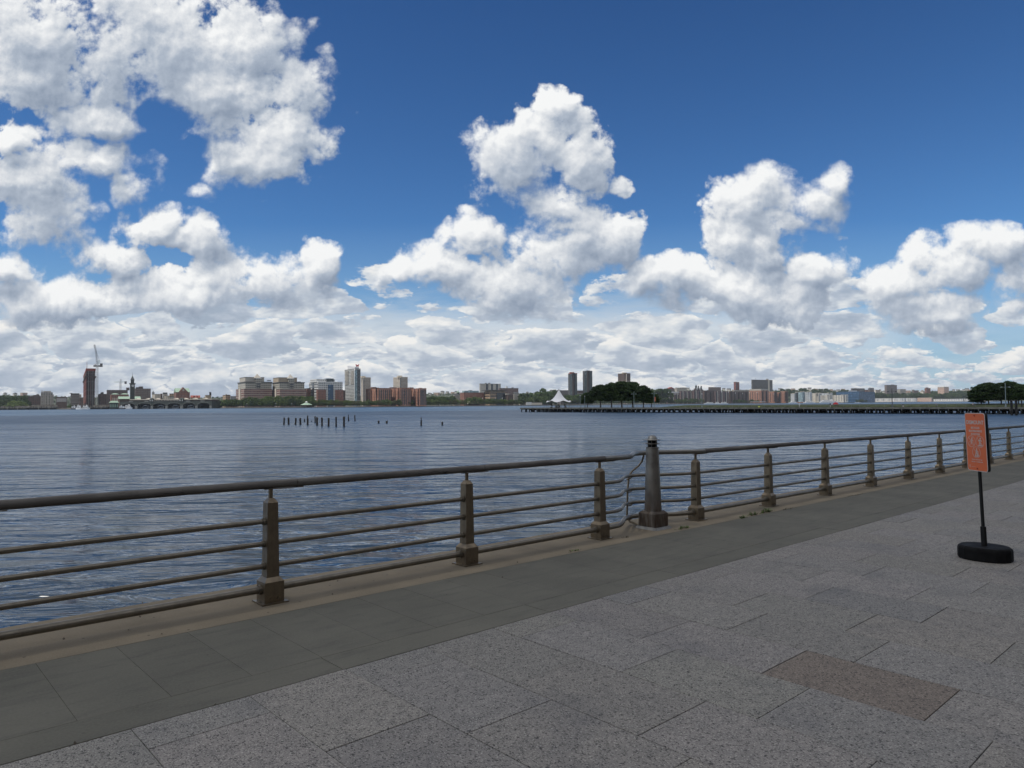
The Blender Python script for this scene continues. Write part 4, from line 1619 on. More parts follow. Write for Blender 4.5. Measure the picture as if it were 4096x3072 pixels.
# ------------------------------------------------------------------ the far shore
SHORE = [(-400, 1330), (0, 1320), (420, 1300), (860, 1325), (900, 1300), (1430, 1330), (1800, 1500), (2120, 1600), (2500, 1900), (3000, 2350), (3600, 2850), (4500, 3300)]
QUAY = WATER + 1.9                       # level of the quay
M_quay = plain('quay_stone', (.115, .105, .090), .9, var=.45, scale=.35)
M_land = plain('far_ground', (.10, .095, .07), .95, var=.3, scale=.05)
mb = MB()
front = [at(x, 1620, D) for x, D in SHORE]
n = len(front)
vs = []
for p in front:
    k = p.normalized()
    for q, z in ((p, WATER - 2), (p, QUAY - .25), (p + Vector((k.x, k.y, 0)) * .6, QUAY), (p + Vector((k.x, k.y, 0)) * 5500, QUAY)):
        vs.append((q.x, q.y, z))
mi = []
for i in range(n - 1):
    for j in range(3):
        mb.add([vs[i * 4 + j], vs[(i + 1) * 4 + j], vs[(i + 1) * 4 + j + 1], vs[i * 4 + j + 1]], [(0, 1, 2, 3)], 0 if j < 2 else 1)
o = mb.build('far_land', [M_quay, M_land], uv=False)
tag(o, None, kind='structure')

# wooded ridge behind the town
RIDGE = [(-500, 1578, 2500), (0, 1576, 2600), (110, 1579, 2700), (500, 1590, 3000), (900, 1585, 3200), (1400, 1580, 3300), (1700, 1570, 3300), (1800, 1571, 3300), (2060, 1573, 3300), (2250, 1566, 3200), (2700, 1556, 3300), (2900, 1558, 3300), (3150, 1557, 3400), (3400, 1559, 3600), (3560, 1564, 3600), (3720, 1563, 3500), (3900, 1560, 3400), (4100, 1562, 3400), (4700, 1566, 3500)]
M_forest = leaf_mat('forest_leaf', (.040, .068, .030), (.062, .088, .036), (.032, .055, .028))
M_hill = plain('hill_earth', (.045, .058, .030), .95, var=.35, scale=.02)
mb = MB()
nR = 90
r_ = random.Random(5)
rows = []
for i in range(nR + 1):
    x = lerp(-500, 4700, i / nR)
    D = interp([(a, c) for a, b, c in RIDGE], x)
    yt = interp([(a, b) for a, b, c in RIDGE], x) + 5
    top = at(x, yt, D)
    k = Vector((top.x, top.y, 0)).normalized()
    rows.append([Vector((top.x, top.y, QUAY - 1)) - k * 330, Vector((top.x, top.y, lerp(QUAY, top.z, .25))) - k * 230, Vector((top.x, top.y, lerp(QUAY, top.z, .8))) - k * 90, top, Vector((top.x, top.y, top.z - 3)) + k * 300, Vector((top.x, top.y, QUAY - 1)) + k * 600])
for a, b in zip(rows, rows[1:]):
    for j in range(5): mb.add([a[j], b[j], b[j + 1], a[j + 1]], [(0, 1, 2, 3)], smooth=True)
o = mb.build('hill', M_hill, uv=False)
tag(o, None, kind='structure')
cl = []
for i in range(2600):
    f_ = r_.random() * nR
    k = min(nR - 1, int(f_))
    a, b = rows[k], rows[k + 1]
    v_ = r_.random() ** .8 * 3.15
    j = min(3, int(v_))
    p = (a[j].lerp(b[j], f_ - k)).lerp(a[j + 1].lerp(b[j + 1], f_ - k), v_ - j)
    R = r_.uniform(3.2, 6.5)
    cl.append((p.x, p.y, p.z + R * .45, R))
me = leaves(cl, 22, 2.0, r_, 'forest', M_forest, .75)
o = bpy.data.objects.new('forest', me)
COL.objects.link(o)
tag(o, 'continuous woods covering the ridge behind the far town', kind='stuff')

# ------------------------------------------------------------------ buildings
NTH = Vector((sin(radians(58)), cos(radians(58)), 0))        # along the street front, to the right
WST = Vector((-NTH.y, NTH.x, 0))                             # away from the river
if WST.y < 0: WST = -WST


class Crop:
    def __init__(s, x0, y0): s.x0, s.y0 = x0, y0
    def X(s, v): return s.x0 + v / 4.254
    def Y(s, v): return s.y0 + v / 4.254


K1, K2, K3, K4, K5, K6, K7, K8, K9 = Crop(0, 1340), Crop(400, 1340), Crop(900, 1400), Crop(1340, 1400), Crop(1800, 1400), Crop(2240, 1400), Crop(2700, 1400), Crop(3100, 1400), Crop(3576, 1400)


class Bld:
    """a building whose near corner stands at column xm, with its street front to the right and its flank to the left"""
    def __init__(s, K, name, label, xm, D, cat='building', group=None, base=QUAY):
        s.K, s.D = K, D
        c = at(K.X(xm), 1620, D)
        s.o = Vector((c.x, c.y, base))
        s.t = thing(name, label, cat, s.o, group=group)
        s.last = None

    def col(s, X, off):
        """position along the front, on the plane OFF behind it, at crop column X"""
        k = ray(s.K.X(X), 1620).x
        p = s.o + WST * off
        return (k * p.y - p.x) / (NTH.x - k * NTH.y)

    def dep(s, X, along=0.):
        """depth of the flank, at the place ALONG the front, that reaches crop column X"""
        k = ray(s.K.X(X), 1620).x
        p = s.o + NTH * along
        return (k * p.y - p.x) / (WST.x - k * WST.y)

    def z(s, Y, a=0., w=0., X=None):
        p = s.o + NTH * a + WST * w
        x = s.K.X(X) if X is not None else 2048 + FPX * p.x / p.y
        return p.y * ray(x, s.K.Y(Y)).z - s.o.z

    def pt(s, a, w, z): return NTH * a + WST * w + Vector((0, 0, z))

    def raw(s, mb, a0, a1, w0, w1, z0, z1, mi=0):
        f = lambda z: [s.pt(a0, w0, z), s.pt(a1, w0, z), s.pt(a1, w1, z), s.pt(a0, w1, z)]
        return mb.hexa(f(z0), f(z1), mi)

    def part(s, name, mats, a0, a1, w0, w1, z0, z1, parent=None, label=None):
        mb = MB(); s.raw(mb, a0, a1, w0, w1, z0, z1)
        o = mb.build(name, mats, parent or s.t, origin=(0, 0, 0))
        if label: o['label'] = label
        return o

    def body(s, xl, xr, yt, mat, yb=None, par=True, pm=None, name='wall', fl=1.):
        """main block from the flank's far edge XL over the corner to the front's far edge XR"""
        s.L, s.Wd = s.col(xr, 0), max(s.dep(xl), 6.)
        s.H = s.z(yt)
        o = s.part(name, mat, 0, s.L, 0, s.Wd, -.6, s.H)
        if par:
            h = max(.5, s.H * .018)
            s.part('roof', pm or M_roofg, -.25, s.L + .25, -.25, s.Wd + .25, s.H + .003, s.H + h)
        return o

    def on(s, name, xa, xb, yt, mat, w0=4., w1=None, yb=None, parent=None, label=None):
        """a block on the roof (or from height YB) between crop columns, set back W0 from the front"""
        a0, a1 = s.col(xa, w0), s.col(xb, w0)
        z0 = s.H + .02 if yb is None else s.z(yb, a0, w0)
        return s.part(name, mat, a0, a1, w0, w1 if w1 else max(w0 + 5, s.Wd * .8), z0, s.z(yt, a0, w0), parent, label)

    def bands(s, n, z0, z1, mat, frac=.45, flank=True, name='window_band', a0=0., a1=None, pr_=.12):
        """ribbons of glazing, one to a storey, on the front and round the flank"""
        a1 = s.L if a1 is None else a1
        h = (z1 - z0) / n
        for k in range(n):
            mb = MB()
            lo, hi = z0 + h * (k + .5 - frac / 2), z0 + h * (k + .5 + frac / 2)
            s.raw(mb, a0 + .8, a1 - .8, -pr_, .05, lo, hi)
            if flank and a0 == 0: s.raw(mb, -pr_, .05, .8, s.Wd - .8, lo, hi)
            mb.build(name, mat, s.t, origin=(0, 0, 0))

    def windows(s, n, m, a0, a1, z0, z1, mat, wf=.5, hf=.55, name='window'):
        for k in range(n):
            for j in range(m):
                aw, zh = (a1 - a0) / n, (z1 - z0) / m
                s.part(name, mat, a0 + aw * (k + .5 - wf / 2), a0 + aw * (k + .5 + wf / 2), -.10, .05, z0 + zh * (j + .5 - hf / 2), z0 + zh * (j + .5 + hf / 2))

    def pyramid(s, name, mat, xa, xb, yb, yt, w0, depth, parent=None):
        a0, a1 = s.col(xa, w0), s.col(xb, w0)
        z0, z1 = s.z(yb, a0, w0), s.z(yt, (a0 + a1) / 2, w0 + depth / 2)
        mb = MB()
        mb.add([s.pt(a0, w0, z0), s.pt(a1, w0, z0), s.pt(a1, w0 + depth, z0), s.pt(a0, w0 + depth, z0), s.pt((a0 + a1) / 2, w0 + depth / 2, z1)], [(0, 1, 4), (1, 2, 4), (2, 3, 4), (3, 0, 4), (3, 2, 1, 0)])
        return mb.build(name, mat, parent or s.t, origin=(0, 0, 0))

    def hip(s, name, mat, a0, a1, w0, w1, z0, z1, inset, parent=None):
        mb = MB()
        mb.hexa([s.pt(a0, w0, z0), s.pt(a1, w0, z0), s.pt(a1, w1, z0), s.pt(a0, w1, z0)], [s.pt(a0 + inset, w0 + inset, z1), s.pt(a1 - inset, w0 + inset, z1), s.pt(a1 - inset, w1 - inset, z1), s.pt(a0 + inset, w1 - inset, z1)])
        return mb.build(name, mat, parent or s.t, origin=(0, 0, 0))

    def gable(s, name, mat, a0, a1, w0, w1, z0, z1, along=True, parent=None):
        mb = MB()
        if along:
            wm = (w0 + w1) / 2
            mb.add([s.pt(a0, w0, z0), s.pt(a1, w0, z0), s.pt(a1, w1, z0), s.pt(a0, w1, z0), s.pt(a0, wm, z1), s.pt(a1, wm, z1)], [(0, 1, 5, 4), (2, 3, 4, 5), (3, 0, 4), (1, 2, 5), (3, 2, 1, 0)])
        else:
            am = (a0 + a1) / 2
            mb.add([s.pt(a0, w0, z0), s.pt(a1, w0, z0), s.pt(a1, w1, z0), s.pt(a0, w1, z0), s.pt(am, w0, z1), s.pt(am, w1, z1)], [(0, 1, 4), (1, 2, 5, 4), (2, 3, 5), (3, 0, 4, 5), (3, 2, 1, 0)])
        return mb.build(name, mat, parent or s.t, origin=(0, 0, 0))

    def pole(s, name, mat, X, y0, y1, r, w=2., parent=None, r1=None):
        a = s.col(X, w)
        mb = MB(); mb.tube([s.pt(a, w, s.z(y0, a, w)), s.pt(a, w, s.z(y1, a, w))], [r, r1 or r], 6)
        return mb.build(name, mat, parent or s.t, origin=(0, 0, 0), uv=False)


GL = (.025, .035, .045)
M_roofg = plain('roof_grey', (.12, .12, .12), .9, var=.25, scale=.2)
M_stone = plain('pale_stone', (.40, .37, .32), .85, var=.12, scale=.2)
M_copper = plain('green_copper', (.25, .35, .265), .7, var=.15, scale=.3)
M_copperd = plain('dark_copper', (.036, .044, .036), .7, var=.3, scale=.4)
M_dglass = plain('dark_glass', (.020, .028, .036), .15, var=.2, scale=.3, spec=.6)
M_bglass = plain('blue_glass', (.030, .085, .17), .12, var=.25, scale=.12, spec=.6)
M_metalw = plain('white_metal', (.60, .60, .60), .5, var=.06)
M_steel = plain('grey_steel', (.22, .23, .24), .6, var=.2)
F_darkbrick = facade('dark_brick', (.115, .075, .060), GL, 3.4, 3.6, .42, .5)
F_redbrick = facade('red_brick', (.235, .11, .078), GL, 3.0, 3.1, .44, .5)
F_orbrick = facade('orange_brick', (.37, .18, .115), GL, 3.2, 3.1, .5, .5)
F_brown = facade('brown_brick', (.16, .115, .095), GL, 3.6, 3.2, .55, .46, lit=.4)
F_greystone = facade('grey_stone', (.27, .26, .25), GL, 4.2, 5.2, .46, .66)
F_beige = facade('beige_concrete', (.40, .35, .30), GL, 3.0, 2.9, .60, .42)
F_tan = facade('tan_brick', (.36, .26, .17), GL, 3.1, 3.6, .55, .42)
F_white = facade('white_panels', (.60, .60, .58), GL, 3.6, 3.6, .62, .52)
F_whitegrid = facade('white_grid', (.60, .61, .61), (.05, .09, .12), 3.4, 3.2, .72, .68, lit=.4)
F_whitevert = facade('white_pilasters', (.70, .67, .60), (.05, .055, .06), 3.6, 40., .50, .96)
F_condo = facade('white_condo', (.64, .62, .58), (.035, .04, .045), 5.2, 3.9, .56, .66, lit=.10)
F_pinkc = facade('pink_condo', (.60, .42, .33), (.05, .05, .05), 4.2, 3.4, .5, .6)
F_glass = facade('glass_grid', (.07, .08, .085), (.022, .036, .042), 1.6, 3.2, .86, .86, lit=.12, gl_rough=.12)
F_glassl = facade('glass_light', (.30, .36, .38), (.12, .19, .22), 1.6, 3.2, .86, .80, lit=.4, gl_rough=.12)
F_blue = facade('blue_curtain', (.038, .085, .15), (.022, .062, .12), 2.2, 3.6, .9, .62, lit=.2, gl_rough=.1)
F_hotel = facade('hotel_grid', (.46, .46, .44), (.02, .03, .035), 3.3, 3.0, .74, .66, lit=.15)
F_stripe = facade('striped_office', (.19, .17, .16), (.03, .03, .035), 60., 3.5, .99, .48)
F_small = facade('small_windows', (.42, .39, .34), (.04, .04, .045), 3.0, 3.2, .4, .5)
F_purple = facade('purple_brick', (.17, .115, .11), (.03, .03, .035), 3.2, 3.2, .5, .5, lit=.3)
M_brick = plain('brick_plain', (.20, .10, .075), .85, var=.2, scale=.3)
M_dbrick = plain('dark_brick_plain', (.085, .06, .05), .9, var=.25, scale=.3)
M_redroof = plain('red_roof', (.30, .075, .055), .8, var=.2, scale=.3)
M_slate = plain('slate', (.07, .075, .08), .8, var=.25, scale=.3)
M_tan = plain('tan_plain', (.36, .29, .21), .85, var=.15, scale=.3)
M_cream = plain('cream_wall', (.55, .50, .42), .85, var=.15, scale=.3)
M_conc = plain('concrete_frame', (.27, .255, .24), .85, var=.2, scale=.4)
M_rednet = plain('red_formwork', (.25, .055, .035), .8, var=.35, scale=.5)
M_redsl = plain('shaded_red', (.105, .036, .028), .85, var=.3, scale=.5)  # dark red for slabs and front columns, the front's shade put into the colour
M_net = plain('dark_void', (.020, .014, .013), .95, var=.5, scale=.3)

# --- left: low town blocks and the tower going up
b = Bld(K1, 'brick_warehouse', 'long low dark brick warehouse left of the grey ornate building', 482, 1480)
b.body(470, 690, 1045, F_darkbrick); b.on('penthouse', 560, 672, 1022, M_dbrick, 8)
b = Bld(K1, 'ornate_office', 'grey stone building with tall pilasters and stepped attic', 690, 1440)
b.body(680, 912, 1016, F_greystone, pm=M_stone)
b.on('attic', 692, 896, 975, F_greystone, 2.5); b.on('attic_parapet', 735, 866, 953, M_stone, 4); b.on('chimney', 703, 722, 945, M_stone, 5, 9)
for k in range(9):
    a = b.L * (k + .25) / 9
    b.part('pilaster', M_stone, a, a + 1.3, -.5, .04, 2., b.H - 3)
b.part('cornice', M_stone, -.6, b.L + .6, -.7, b.Wd + .5, b.H - 1.6, b.H - .6)
b = Bld(K1, 'brick_hall', 'low brick hall with a row of white arched windows', 950, 1430)
b.body(940, 1142, 1058, F_darkbrick)
b.windows(10, 1, 1, b.L - 1, b.H * .55, b.H * .95, M_metalw, .5, .8)
b = Bld(K1, 'striped_block', 'dark modern block with pale horizontal stripes', 1200, 1500)
b.body(1150, 1350, 996, F_stripe); b.on('penthouse', 1180, 1225, 988, M_roofg, 5)
b.bands(7, 2, b.H - 2, M_stone, .2, name='spandrel')
b = Bld(K1, 'townhouse', 'small brown building right of the striped dark block', 1352, 1460)
b.body(1342, 1412, 1075, F_darkbrick)

b = Bld(K1, 'tower_shell', 'unfinished red tower with bare floors and a wider top', 1462, 1500, 'tower')
b.L, b.Wd, b.H = b.col(1618, 0), b.dep(1415), b.z(600)
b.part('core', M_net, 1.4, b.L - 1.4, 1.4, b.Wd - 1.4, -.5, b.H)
nf = 27
for k in range(nf):
    z = b.H * (k + 1) / nf
    b.part('floor_slab', M_conc if k < 9 or k % 6 == 0 or k == nf - 2 else M_redsl, 0, b.L, 0, b.Wd, z - .42, z)
for k in range(5):
    a = (b.L - .9) * k / 4
    b.part('column', M_conc if k in (1, 3) else M_redsl, a, a + .8, -.05, .8, 0, b.H - .45)  # front columns darker red than the flank's, imitating that face's shade
for k in range(3):
    w = (b.Wd - .9) * (k + 1) / 3
    b.part('column', M_rednet, -.05, .8, w, w + .8, 0, b.H - .45)
for k in range(3, nf - 4):
    z = b.H * (k + 1) / nf
    b.part('safety_net', M_rednet, -.12, -.03, .2, b.Wd - .2, z, z + 1.3)
b.part('crash_deck', M_dbrick, -2., b.L + 2., -2., b.Wd + 1, b.z(712), b.z(697))
b.part('formwork', M_rednet, -.6, b.L + .4, -.6, b.Wd + .4, b.z(598), b.z(568))
b.part('formwork', M_rednet, -.4, b.L + .2, -.4, b.Wd + .2, b.H + .05, b.z(612))
b.pole('mast', M_rednet, 1473, 575, 455, .35, 3)
b.pole('hoist', M_steel, 1632, 1150, 700, .35, -2); b.pole('hoist', M_steel, 1545, 1120, 640, .25, -1.2)


def lattice(mb, p0, p1, s, n):
    """square lattice mast between two points"""
    p0, p1 = Vector(p0), Vector(p1)
    d = (p1 - p0).normalized()
    a = d.cross(Vector((0.3, 1, 0.1))).normalized() * s
    b = d.cross(a).normalized() * s
    cs = [a + b, a - b, -a - b, -a + b]
    for c in cs: mb.tube([p0 + c, p1 + c], s * .17, 4, smooth=False)
    for k in range(n):
        for i in range(4):
            q0 = p0.lerp(p1, k / n) + cs[i]; q1 = p0.lerp(p1, (k + 1) / n) + cs[(i + 1) % 4]
            mb.tube([q0, q1], s * .12, 3, caps=False, smooth=False)


M_crane = plain('crane_paint', (.30, .30, .30), .6, var=.2)
M_craned = plain('crane_dark', (.07, .07, .075), .6, var=.2)
M_craney = plain('crane_green', (.20, .30, .26), .6, var=.2)
c = at(K1.X(1652), 1620, 1490)
cr = thing('tower_crane', 'luffing tower crane with raised jib beside the unfinished red tower', 'crane', (c.x, c.y, QUAY))
D_ = 1490
px2 = lambda K, X, Y, D: at(K.X(X), K.Y(Y), D) - Vector((c.x, c.y, QUAY))
mb = MB(); lattice(mb, (0, 0, 0), px2(K1, 1652, 545, D_), 1.5, 26); mb.build('mast', M_crane, cr, origin=(0, 0, 0), uv=False)
q = px2(K1, 1655, 520, D_)
mb = MB(); mb.box(q.x - 7, q.x + 7, q.y - 2, q.y + 2, q.z - 2.6, q.z + .6); mb.box(q.x + 6.5, q.x + 10.5, q.y - 1.6, q.y + 1.6, q.z - 3, q.z + 4.5)
sl = mb.build('slewing_platform', M_craned, cr, origin=(0, 0, 0), uv=False)
mb = MB(); mb.box(q.x - 5, q.x - 2.6, q.y - 2.4, q.y - .2, q.z + .6, q.z + 3.4); mb.build('cab', M_metalw, sl, origin=(0, 0, 0), uv=False)
mb = MB()
j = [px2(K1, X, Y, D_) for X, Y in ((1652, 505), (1640, 350), (1625, 240), (1605, 165))]
for a_, b_ in zip(j, j[1:]): lattice(mb, a_, b_, 1.1, 7)
mb.build('jib', M_craned, cr, origin=(0, 0, 0), uv=False)
mb = MB(); lattice(mb, px2(K1, 1672, 505, D_), px2(K1, 1688, 425, D_), .9, 5); mb.build('back_mast', M_craney, cr, origin=(0, 0, 0), uv=False)
mb = MB(); mb.tube([px2(K1, 1688, 425, D_), px2(K1, 1625, 240, D_)], .22, 4); mb.tube([px2(K1, 1605, 165, D_), px2(K1, 1608, 235, D_)], .2, 4); mb.build('cable', M_craned, cr, origin=(0, 0, 0), uv=False)

c = at(K2.X(347), 1620, 1980)
cr = thing('tower_crane', 'flat-top tower crane with level jib behind the long brown block', 'crane', (c.x, c.y, QUAY))
D_ = 1980
mb = MB(); lattice(mb, (0, 0, 0), px2(K2, 347, 800, D_), 1.7, 20); mb.build('mast', M_crane, cr, origin=(0, 0, 0), uv=False)
mb = MB(); lattice(mb, px2(K2, 352, 798, D_), px2(K2, 352, 750, D_), 1.2, 4); mb.build('tower_head', M_crane, cr, origin=(0, 0, 0), uv=False)
mb = MB(); lattice(mb, px2(K2, 240, 801, D_), px2(K2, 440, 797, D_), .9, 22); mb.build('jib', M_craney, cr, origin=(0, 0, 0), uv=False)
q = px2(K2, 436, 803, D_)
mb = MB(); mb.box(q.x - 2.4, q.x + 2.4, q.y - 1.5, q.y + 1.5, q.z - 5, q.z + 2.5); mb.build('counterweight', M_craned, cr, origin=(0, 0, 0), uv=False)

b = Bld(K1, 'brick_apartments', 'dark brick apartments right of the unfinished tower', 1690, 1560)
b.body(1662, 1815, 1005, F_darkbrick); b.on('penthouse', 1730, 1762, 972, M_dbrick, 6)
b = Bld(K2, 'long_office', 'long dark brown block behind the green hipped roofs', 118, 1780)
b.body(110, 470, 940, F_brown); b.on('penthouse', 448, 500, 895, M_dbrick, 6, 18)
b = Bld(K2, 'apartment_slab', 'brown apartment slab with pale balconies right of the clock tower', 596, 1760)
b.body(586, 862, 916, F_brown); b.on('penthouse', 610, 662, 888, M_dbrick, 5, 14); b.on('penthouse', 662, 730, 876, M_dbrick, 5, 16)
nfl = 9
for k in range(nfl):
    z = b.H * (k + .6) / nfl
    for j in range(9):
        a = b.L * (j + .3) / 9
        b.part('balcony', M_stone, a, a + b.L / 24, -.9, .05, z, z + .8)

# --- the old rail and ferry terminal
b = Bld(K2, 'terminal_pavilion', 'brick station hall with two pale green hipped roofs', 190, 1400)
b.body(172, 488, 1010, F_redbrick, par=False)
b.hip('roof', M_copper, -.8, b.col(325, 0), -.8, 22, b.H + .01, b.z(992), 5); b.hip('roof', M_copper, b.col(345, 0), b.L + .8, -.8, 22, b.H + .01, b.z(992), 5)
b.windows(5, 1, b.L * .05, b.L * .5, b.H * .25, b.H * .8, M_cream, .45, .8)
b = Bld(K2, 'train_shed', 'long low hall with a pale green roof beside the clock tower base', 330, 1360)
b.L, b.Wd = b.col(680, 0), 26.
b.H = b.z(1088)
b.part('wall', M_dbrick, 0, b.L, 0, b.Wd, -.5, b.H)
b.gable('roof', M_copper, -1.5, b.L + 1.5, -1.5, b.Wd + 1.5, b.H + .01, b.z(1046, 0, 13))
ct = Bld(K2, 'clock_tower', 'slim dark copper clock tower with a pointed roof', 512, 1345, 'tower')
ct.L, ct.Wd = ct.col(590, 0), ct.col(590, 0) * .95
ct.H = ct.z(838)
ct.part('shaft', M_copperd, 0, ct.L, 0, ct.Wd, -.5, ct.H)
for k in range(4):
    a = ct.L * (k + .12) / 4
    ct.part('shaft_rib', M_copperd, a, a + ct.L * .08, -.28, .03, ct.z(1030), ct.z(915))
ct.part('corbel', M_copperd, -1.3, ct.L + 1.3, -1.3, ct.Wd + 1.3, ct.z(838), ct.z(820))
zb0, zb1 = ct.z(820), ct.z(768)
i_ = ct.L * .14
for a in (i_, ct.L - i_ - 1.6):
    for w in (i_, ct.Wd - i_ - 1.6): ct.part('belfry_pier', M_copperd, a, a + 1.6, w, w + 1.6, zb0, zb1)
ct.part('belfry_pier', M_copperd, ct.L / 2 - .5, ct.L / 2 + .5, i_, i_ + 1, zb0, zb1)
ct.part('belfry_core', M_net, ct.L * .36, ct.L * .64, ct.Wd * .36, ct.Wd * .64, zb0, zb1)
ct.part('belfry_cornice', M_copperd, i_ - .7, ct.L - i_ + .7, i_ - .7, ct.Wd - i_ + .7, zb1, zb1 + 1.)
mb = MB()
zt = ct.z(684)
q = [ct.pt(a, w, zb1 + 1.) for a, w in ((i_ - .5, i_ - .5), (ct.L - i_ + .5, i_ - .5), (ct.L - i_ + .5, ct.Wd - i_ + .5), (i_ - .5, ct.Wd - i_ + .5))]
mb.add(q + [ct.pt(ct.L / 2, ct.Wd / 2, zt)], [(0, 1, 4), (1, 2, 4), (2, 3, 4), (3, 0, 4), (3, 2, 1, 0)])
rf = mb.build('roof', M_slate, ct.t, origin=(0, 0, 0))
mb = MB(); mb.tube([ct.pt(ct.L / 2, ct.Wd / 2, zt - 2), ct.pt(ct.L / 2, ct.Wd / 2, ct.z(632))], [.4, .1], 6); mb.build('spire', M_slate, rf, origin=(0, 0, 0), uv=False)
mb = MB()
zc = ct.z(862); rc = (20 / 4.254) / FPX * 1345
cc = ct.pt(ct.L * .56, -.35, zc)
for k in range(24):
    a0, a1 = 2 * pi * k / 24, 2 * pi * (k + 1) / 24
    mb.add([cc, cc + NTH * rc * cos(a0) + Vector((0, 0, rc * sin(a0))), cc + NTH * rc * cos(a1) + Vector((0, 0, rc * sin(a1)))], [(0, 1, 2)])
cf = mb.build('clock_face', M_metalw, ct.t, origin=(0, 0, 0), uv=False)
mb = MB()
for an, L in ((1.9, .8), (.5, .55)):
    e = NTH * cos(an) + Vector((0, 0, sin(an)))
    mb.tube([cc - WST * .15, cc - WST * .15 + e * rc * L], .18, 4)
mb.build('clock_hand', M_dark, cf, origin=(0, 0, 0), uv=False)

# ferry slips with six arches, standing square to the viewer
fD = 1288
fx = lambda X: at(K2.X(X), 1620, fD).x
fo = at(K2.X(1130), 1620, fD)
ft = thing('ferry_terminal', 'long dark copper ferry terminal with six arched boat slips', 'terminal', (fo.x, fo.y, WATER))
fzz = lambda Y: at(K2.X(1130), K2.Y(Y), fD).z - WATER
X_ = lambda X: fx(X) - fo.x
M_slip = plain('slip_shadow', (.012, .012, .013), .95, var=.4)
M_pierst = plain('slip_stone', (.16, .16, .15), .9, var=.3, scale=.4)
ztop, zarch, zspr = fzz(1128), fzz(1163), fzz(1192)
slips = [(395, 592), (642, 862), (905, 1112), (1155, 1362), (1415, 1618), (1665, 1862)]
mb = MB()
n = 14
for (x0, x1) in slips:
    a0, a1 = X_(x0), X_(x1)
    m_ = (a0 + a1) / 2
    top, bot = [], []
    for k in range(n + 1):
        f_ = -1 + 2 * k / n
        xx = m_ + (a1 - a0) / 2 * f_
        bot.append((xx, zspr + (zarch - zspr) * sqrt(max(0, 1 - f_ * f_)) * 1.0))
    for (xa, za), (xb, zb_) in zip(bot, bot[1:]):
        mb.add([(xa, 0, za), (xb, 0, zb_), (xb, 0, ztop), (xa, 0, ztop), (xa, 3, za), (xb, 3, zb_)], [(0, 1, 2, 3), (1, 0, 4, 5)])
edges = [340] + [v for s_ in slips for v in s_] + [1905]
for x0, x1 in zip(edges[0::2], edges[1::2]):
    mb.box(X_(x0), X_(x1), 0, 3, 0, ztop)
mb.box(X_(340), X_(1905), .3, 46, ztop - .8, ztop + .02)
mb.box(X_(340), X_(345), 3, 46, 0, ztop); mb.box(X_(1898), X_(1905), 3, 46, 0, ztop)
kid(mb, 'arcade', M_copperd, ft)
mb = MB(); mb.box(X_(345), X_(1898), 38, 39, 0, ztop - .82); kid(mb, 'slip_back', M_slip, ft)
for i, (x0, x1) in enumerate(zip(edges[0::2], edges[1::2])):
    mb = MB(); mb.box(X_(x0) + .3, X_(x1) - .3, -.7, .02, -1, fzz(1205)); kid(mb, 'slip_pier', M_pierst, ft)
for x0, x1 in slips:
    mb = MB()
    a0, a1 = X_(x0) - .5, X_(x1) + .5
    m_ = (a0 + a1) / 2
    pts = [(m_ + (a1 - a0) / 2 * f_, -.25, zspr + (zarch - zspr + .4) * sqrt(max(0, 1 - f_ * f_)) + .35) for f_ in [-1 + 2 * k / 16 for k in range(17)]]
    mb.tube(pts, .42, 5)
    kid(mb, 'arch_moulding', plain('moulding_copper', (.085, .095, .085), .7, var=.25) if x0 == 395 else bpy.data.materials['moulding_copper'], ft)
for cx in (742, 1005, 1253, 1515):
    mb = MB()
    w = 55 / 4.254 / FPX * fD
    c0, zz0, zz1 = X_(cx), fzz(1222), fzz(1192)
    pts = [(c0 + w * f_, zz0 + (zz1 - zz0) * (1 - f_ * f_)) for f_ in [-1 + 2 * k / 8 for k in range(9)]]
    for (xa, za), (xb, zb_) in zip(pts, pts[1:]):
        mb.add([(xa, 6, za), (xb, 6, zb_), (xb, 20, zb_), (xa, 20, za), (xa, 6, za - .8), (xb, 6, zb_ - .8)], [(0, 1, 2, 3), (4, 5, 1, 0)])
    g_ = kid(mb, 'gangway_canopy', M_metalw, ft)
    mb = MB(); mb.box(c0 - w, c0 - w * .86, 6, 7, 0, zz0 + .3); mb.box(c0 + w * .86, c0 + w, 6, 7, 0, zz0 + .3); mb.box(c0 - w * .9, c0 + w * .9, 8, 9, 0, 2.6)
    mb.build('gangway_frame', M_steel, g_, origin=(0, 0, 0))
mb = MB(); mb.box(X_(475), X_(1870), 8, 36, ztop + .05, fzz(1103)); kid(mb, 'upper_storey', M_dbrick, ft)
mb = MB(); mb.box(X_(468), X_(1880), 6.5, 37, fzz(1102), fzz(1090)); kid(mb, 'flat_roof', M_cream, ft)
for cx in (585, 765, 925, 1245, 1405, 1570, 1745):
    mb = MB()
    w = 32 / 4.254 / FPX * fD
    z0, z1 = fzz(1092), fzz(1072)
    c0 = X_(cx)
    mb.add([(c0 - w, 7, z0), (c0 + w, 7, z0), (c0 + w, 18, z0), (c0 - w, 18, z0), (c0, 7, z1), (c0, 18, z1)], [(0, 1, 4), (1, 2, 5, 4), (2, 3, 5), (3, 0, 4, 5)])
    kid(mb, 'pediment', M_cream, ft)
for cx in (525, 790, 1500, 1745):
    mb = MB()
    w = 34 / 4.254 / FPX * fD
    mb.box(X_(cx) - w, X_(cx) + w, -.3, .03, ztop - 1.2, ztop + 1.2); kid(mb, 'frieze_panel', M_pierst, ft)
